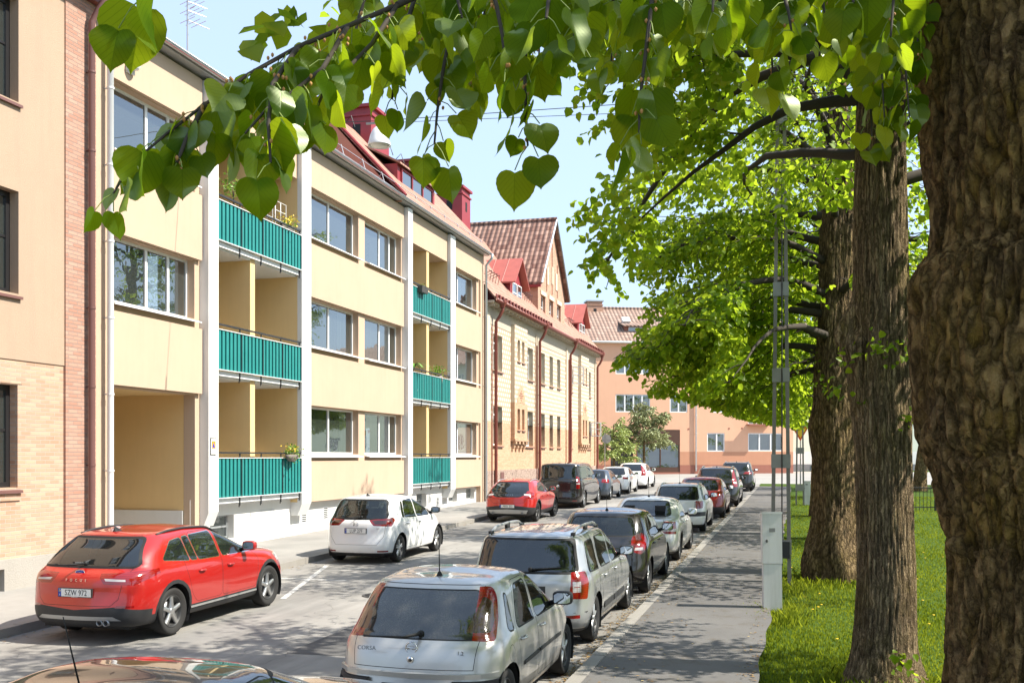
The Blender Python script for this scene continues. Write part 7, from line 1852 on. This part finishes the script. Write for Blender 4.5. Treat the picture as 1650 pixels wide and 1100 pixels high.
    for (a, b_) in run:
        a, b_ = Vector((a[0],a[1],0)), Vector((b_[0],b_[1],0)); n = int((b_-a).length/.14); m = MB()
        for z in (.16, .92): m.tube([a+Vector((0,0,z)), b_+Vector((0,0,z+.02))], .020, 5)
        for k in range(n+1):
            p = a.lerp(b_, k/n); m.tube([p+Vector((0,0,.02)), p+Vector((0,0,1.0))], .011, 5)
        m.build('railing', M['black_iron'], r)
        for k in range(int((b_-a).length/2)+1):
            p = a.lerp(b_, min(1, k*2/(b_-a).length)); q = MB(); q.tube([p-Vector((0,0,.1)), p+Vector((0,0,1.12))], .032, 6); q.build('post', M['black_iron'], r)
    # -- plants on the balconies
    def bush(root, c, r_, n, mat, seed, size=(.04,.08), flat=1.0):
        rg = np.random.default_rng(seed); P = np.array(c)+rg.normal(0, r_*.5, (n,3))*np.array([1,1,flat]); D = rg.normal(0,1,(n,3))+np.array([0,0,.2]); N = rg.normal(0,.5,(n,3))+np.array([.5,-.3,.8])
        V, F, t = leaf_geo(P, D, N, rg.uniform(*size, n), rg.random(n)); return link('foliage', np_mesh('foliage', V, F, t), mat, root)
    bl = leaf_mat('balcony_leaf', (.06,.14,.02), (.16,.27,.04), (.2,.34,.03), (.36,.5,.06), False, .4)
    gold = leaf_mat('yellow_flower', (.75,.50,.02), (.9,.7,.05), (.7,.5,.03), (.9,.7,.06), False, .3)
    terr = plain('grey_planter', (.17,.14,.12), .7)
    r = empty('flower_box', (FAC+.25, 25.35, 2.55)); tag(r, 'hanging planter of yellow green flowers on the lowest balcony rail', 'flower box')
    b = MB(); b.lathe([(.10,0),(.17,.08),(.20,.19),(.17,.19),(.14,.1)], (0,0,0), 'z', 16); o = b.build('planter', terr, r, True); o.scale = (.7,1.5,1)
    bush(r, (0,0,.26), .26, 130, bl, 1); bush(r, (0.02,0,.34), .24, 50, gold, 2, (.03,.05), .5)
    r = empty('flower_box', (FAC+.02, 25.45, 8.78)); tag(r, 'box of bright yellow flowers on the top balcony beside a white trellis', 'flower box')
    b = MB(); b.box(-.08,.08,-.35,.35,.05,.22); b.build('planter', terr, r); bush(r, (0.03,0,.30), .30, 110, bl, 3, (.03,.06), .5); bush(r, (0.06,0,.38), .32, 90, gold, 4, (.03,.06), .4)
    r = empty('trellis', (FAC-.12, 25.2, 8.6)); tag(r, 'white wire trellis standing on the top left balcony', 'trellis')
    b = MB()
    for u0, u1, z1 in ((-.85,-.25,1.25),(-.1,.5,1.05)):
        b.tube([(0,u0,.1),(0,u0,z1),(0,u1,z1),(0,u1,.1)], .014, 5)
        for z in (.55,.8): b.tube([(0,u0,z),(0,u1,z)], .01, 5)
        b.tube([(0,(u0+u1)/2,.4),(0,(u0+u1)/2,z1)], .01, 5)
    b.build('frame', M['white_metal'], r, True)
    r = empty('potted_plant', (FAC-.15, 23.0, 7.92)); tag(r, 'small potted tree with thin crown on the top left balcony', 'plant')
    b = MB(); b.lathe([(.12,0),(.17,.3),(.15,.3)], (0,0,0), 'z', 14); b.build('pot', terr, r, True); b = MB(); b.tube([(0,0,.2),(.02,.02,.9),(0,0,1.45)], .02, 6); b.build('stem', M['twig_bark'], r); bush(r, (0,0,1.55), .42, 160, bl, 5, (.05,.09), .6)
    r = empty('potted_plant', (FAC-.20, 23.9, 7.92)); tag(r, 'dry brown stems in a trough behind the top left balcony rail', 'plant')
    b = MB(); b.box(-.1,.1,-1.3,-.1,.6,.85); b.box(-.1,.1,-1.3,-.1,0,.59); b.build('trough', terr, r); bush(r, (0,-.7,1.05), .45, 120, leaf_mat('dry_leaf', (.2,.10,.05), (.35,.22,.12), (.2,.1,.05), (.3,.2,.1), False, .2), 6, (.03,.06), .4)
    r = empty('potted_plant', (FAC-.05, 35.25, 4.8)); tag(r, 'palm like plant with arching fronds on the middle right balcony', 'plant')
    b = MB(); b.lathe([(.12,0),(.18,.35),(.15,.35)], (0,0,0), 'z', 14); b.build('pot', terr, r, True)
    b = MB(); b.tube([(0,0,.3),(0,0,1.1)], .03, 6); rr = random.Random(2)
    for k in range(16):
        a = k*2.4; ln = rr.uniform(.5,.8); pts = [Vector((math.cos(a)*ln*t*.8, math.sin(a)*ln*t*.8, 1.1+ln*(1.1*t-1.1*t*t))) for t in np.linspace(0,1,6)]
        sd = Vector((-math.sin(a), math.cos(a), 0))
        for i in range(5):
            w0, w1 = .045*(1-abs(i/5-.4)), .045*(1-abs((i+1)/5-.4))*(0.15 if i == 4 else 1); b.poly([pts[i]-sd*w0, pts[i]+sd*w0, pts[i+1]+sd*w1, pts[i+1]-sd*w1], 1)
    b.build('fronds', [M['twig_bark'], plain('palm_green', (.13,.30,.04), .5)], r)
    r = empty('potted_plant', (FAC-.05, 37.95, 4.8)); tag(r, 'bushy plant in a brown pot at the right end of the middle right balcony', 'plant')
    b = MB(); b.lathe([(.15,.5),(.20,1.05),(.16,1.05)], (0,0,0), 'z', 14); b.lathe([(.10,0),(.10,.5)], (0,0,0), 'z', 10); b.build('pot', terr, r, True); bush(r, (0,0,1.25), .30, 120, bl, 8, (.05,.09), .6)
    r = empty('flower_box', (FAC+.22, 35.55, 8.72)); tag(r, 'dark empty planter hung on the top right balcony rail', 'flower box')
    b = MB(); b.mesh([(-.09,-.3,0),(.09,-.3,0),(.09,.3,0),(-.09,.3,0),(-.12,-.35,.24),(.12,-.35,.24),(.12,.35,.24),(-.12,.35,.24)], [(0,3,2,1),(0,1,5,4),(1,2,6,5),(2,3,7,6),(3,0,4,7)]); b.build('planter', plain('dark_planter', (.06,.055,.05), .6), r); bush(r, (0,0,.27), .18, 40, bl, 9, (.03,.05), .3)

def camera_light():
    w = bpy.data.worlds.new('World'); SC.world = w; w.use_nodes = True
    nt = w.node_tree; sk = nt.nodes.new('ShaderNodeTexSky'); sk.sky_type = 'NISHITA'; sk.sun_disc = False
    EL, AZ = 49.0, 5.0               # azimuth from +X towards +Y
    sk.sun_elevation = R(EL); sk.sun_rotation = R(90-AZ)
    sk.air_density = 1.0; sk.dust_density = 1.6; sk.ozone_density = 1.6; sk.altitude = 50
    mx = nt.nodes.new('ShaderNodeMix'); mx.data_type = 'RGBA'; mx.inputs[0].default_value = .58     # thin bright haze over the blue
    mx.inputs[7].default_value = (4.0, 5.1, 6.7, 1); nt.links.new(sk.outputs[0], mx.inputs[6])
    nt.links.new(mx.outputs[2], nt.nodes['Background'].inputs[0]); nt.nodes['Background'].inputs[1].default_value = .12
    l = bpy.data.lights.new('sun', 'SUN'); l.energy = 5.0; l.angle = R(.53); l.color = (1.0, .945, .84)
    o = bpy.data.objects.new('sun', l); COL.objects.link(o)
    d = Vector((math.cos(R(EL))*math.cos(R(AZ)), math.cos(R(EL))*math.sin(R(AZ)), math.sin(R(EL))))
    o.rotation_euler = d.to_track_quat('Z', 'Y').to_euler(); o.location = d*60
    cam = bpy.data.cameras.new('camera'); cam.lens = 36; cam.sensor_width = 36; cam.shift_y = .1121; cam.clip_start = .05; cam.clip_end = 2500
    co = bpy.data.objects.new('camera', cam); COL.objects.link(co); co.location = (0, 0, 2.69); co.rotation_euler = (R(90), 0, math.atan(462/1650)); SC.camera = co
    SC.view_settings.view_transform = 'Standard'; SC.view_settings.look = 'None'; SC.view_settings.exposure = 0; SC.view_settings.gamma = 1
    SC.cycles.max_bounces = 8; SC.cycles.transparent_max_bounces = 12; SC.cycles.diffuse_bounces = 4; SC.cycles.glossy_bounces = 4; SC.cycles.transmission_bounces = 4
    SC.cycles.sample_clamp_indirect = 8; SC.cycles.caustics_reflective = False; SC.cycles.caustics_refractive = False
    SC.cycles.use_denoising = True; SC.cycles.film_exposure = 1.95

setting()
car_materials(); building_materials()
M['room_light'] = plain('pale_room_wall', (.45,.42,.38), .95)
M['red_tin_roof'] = plain('faded_red_tin', (.40,.11,.085), .5, var=.2)
left_building(); yellow_building(); brick_house(); far_blocks()
cars()
trees(); grass(); street_things()
camera_light()

# repeats share a group
for o in list(SC.objects):
    if o.parent or 'category' not in o or 'group' in o: continue
    n = o.name.split('.')[0]
    g = {'parked_car': 'cars parked along the left kerb' if o.location.x < -6 else 'cars parked along the right kerb', 'park_tree': 'trees on the park lawn', 'street_tree': 'small street trees at the junction',
         'flower_box': 'flower boxes on the balconies', 'potted_plant': 'potted plants on the balconies', 'cable_cabinet': 'cable cabinets along the pavement', 'apartment_building': 'apartment buildings round the street'}.get(n)
    if n == 'parked_van': g = 'cars parked along the left kerb'
    if g: o['group'] = g
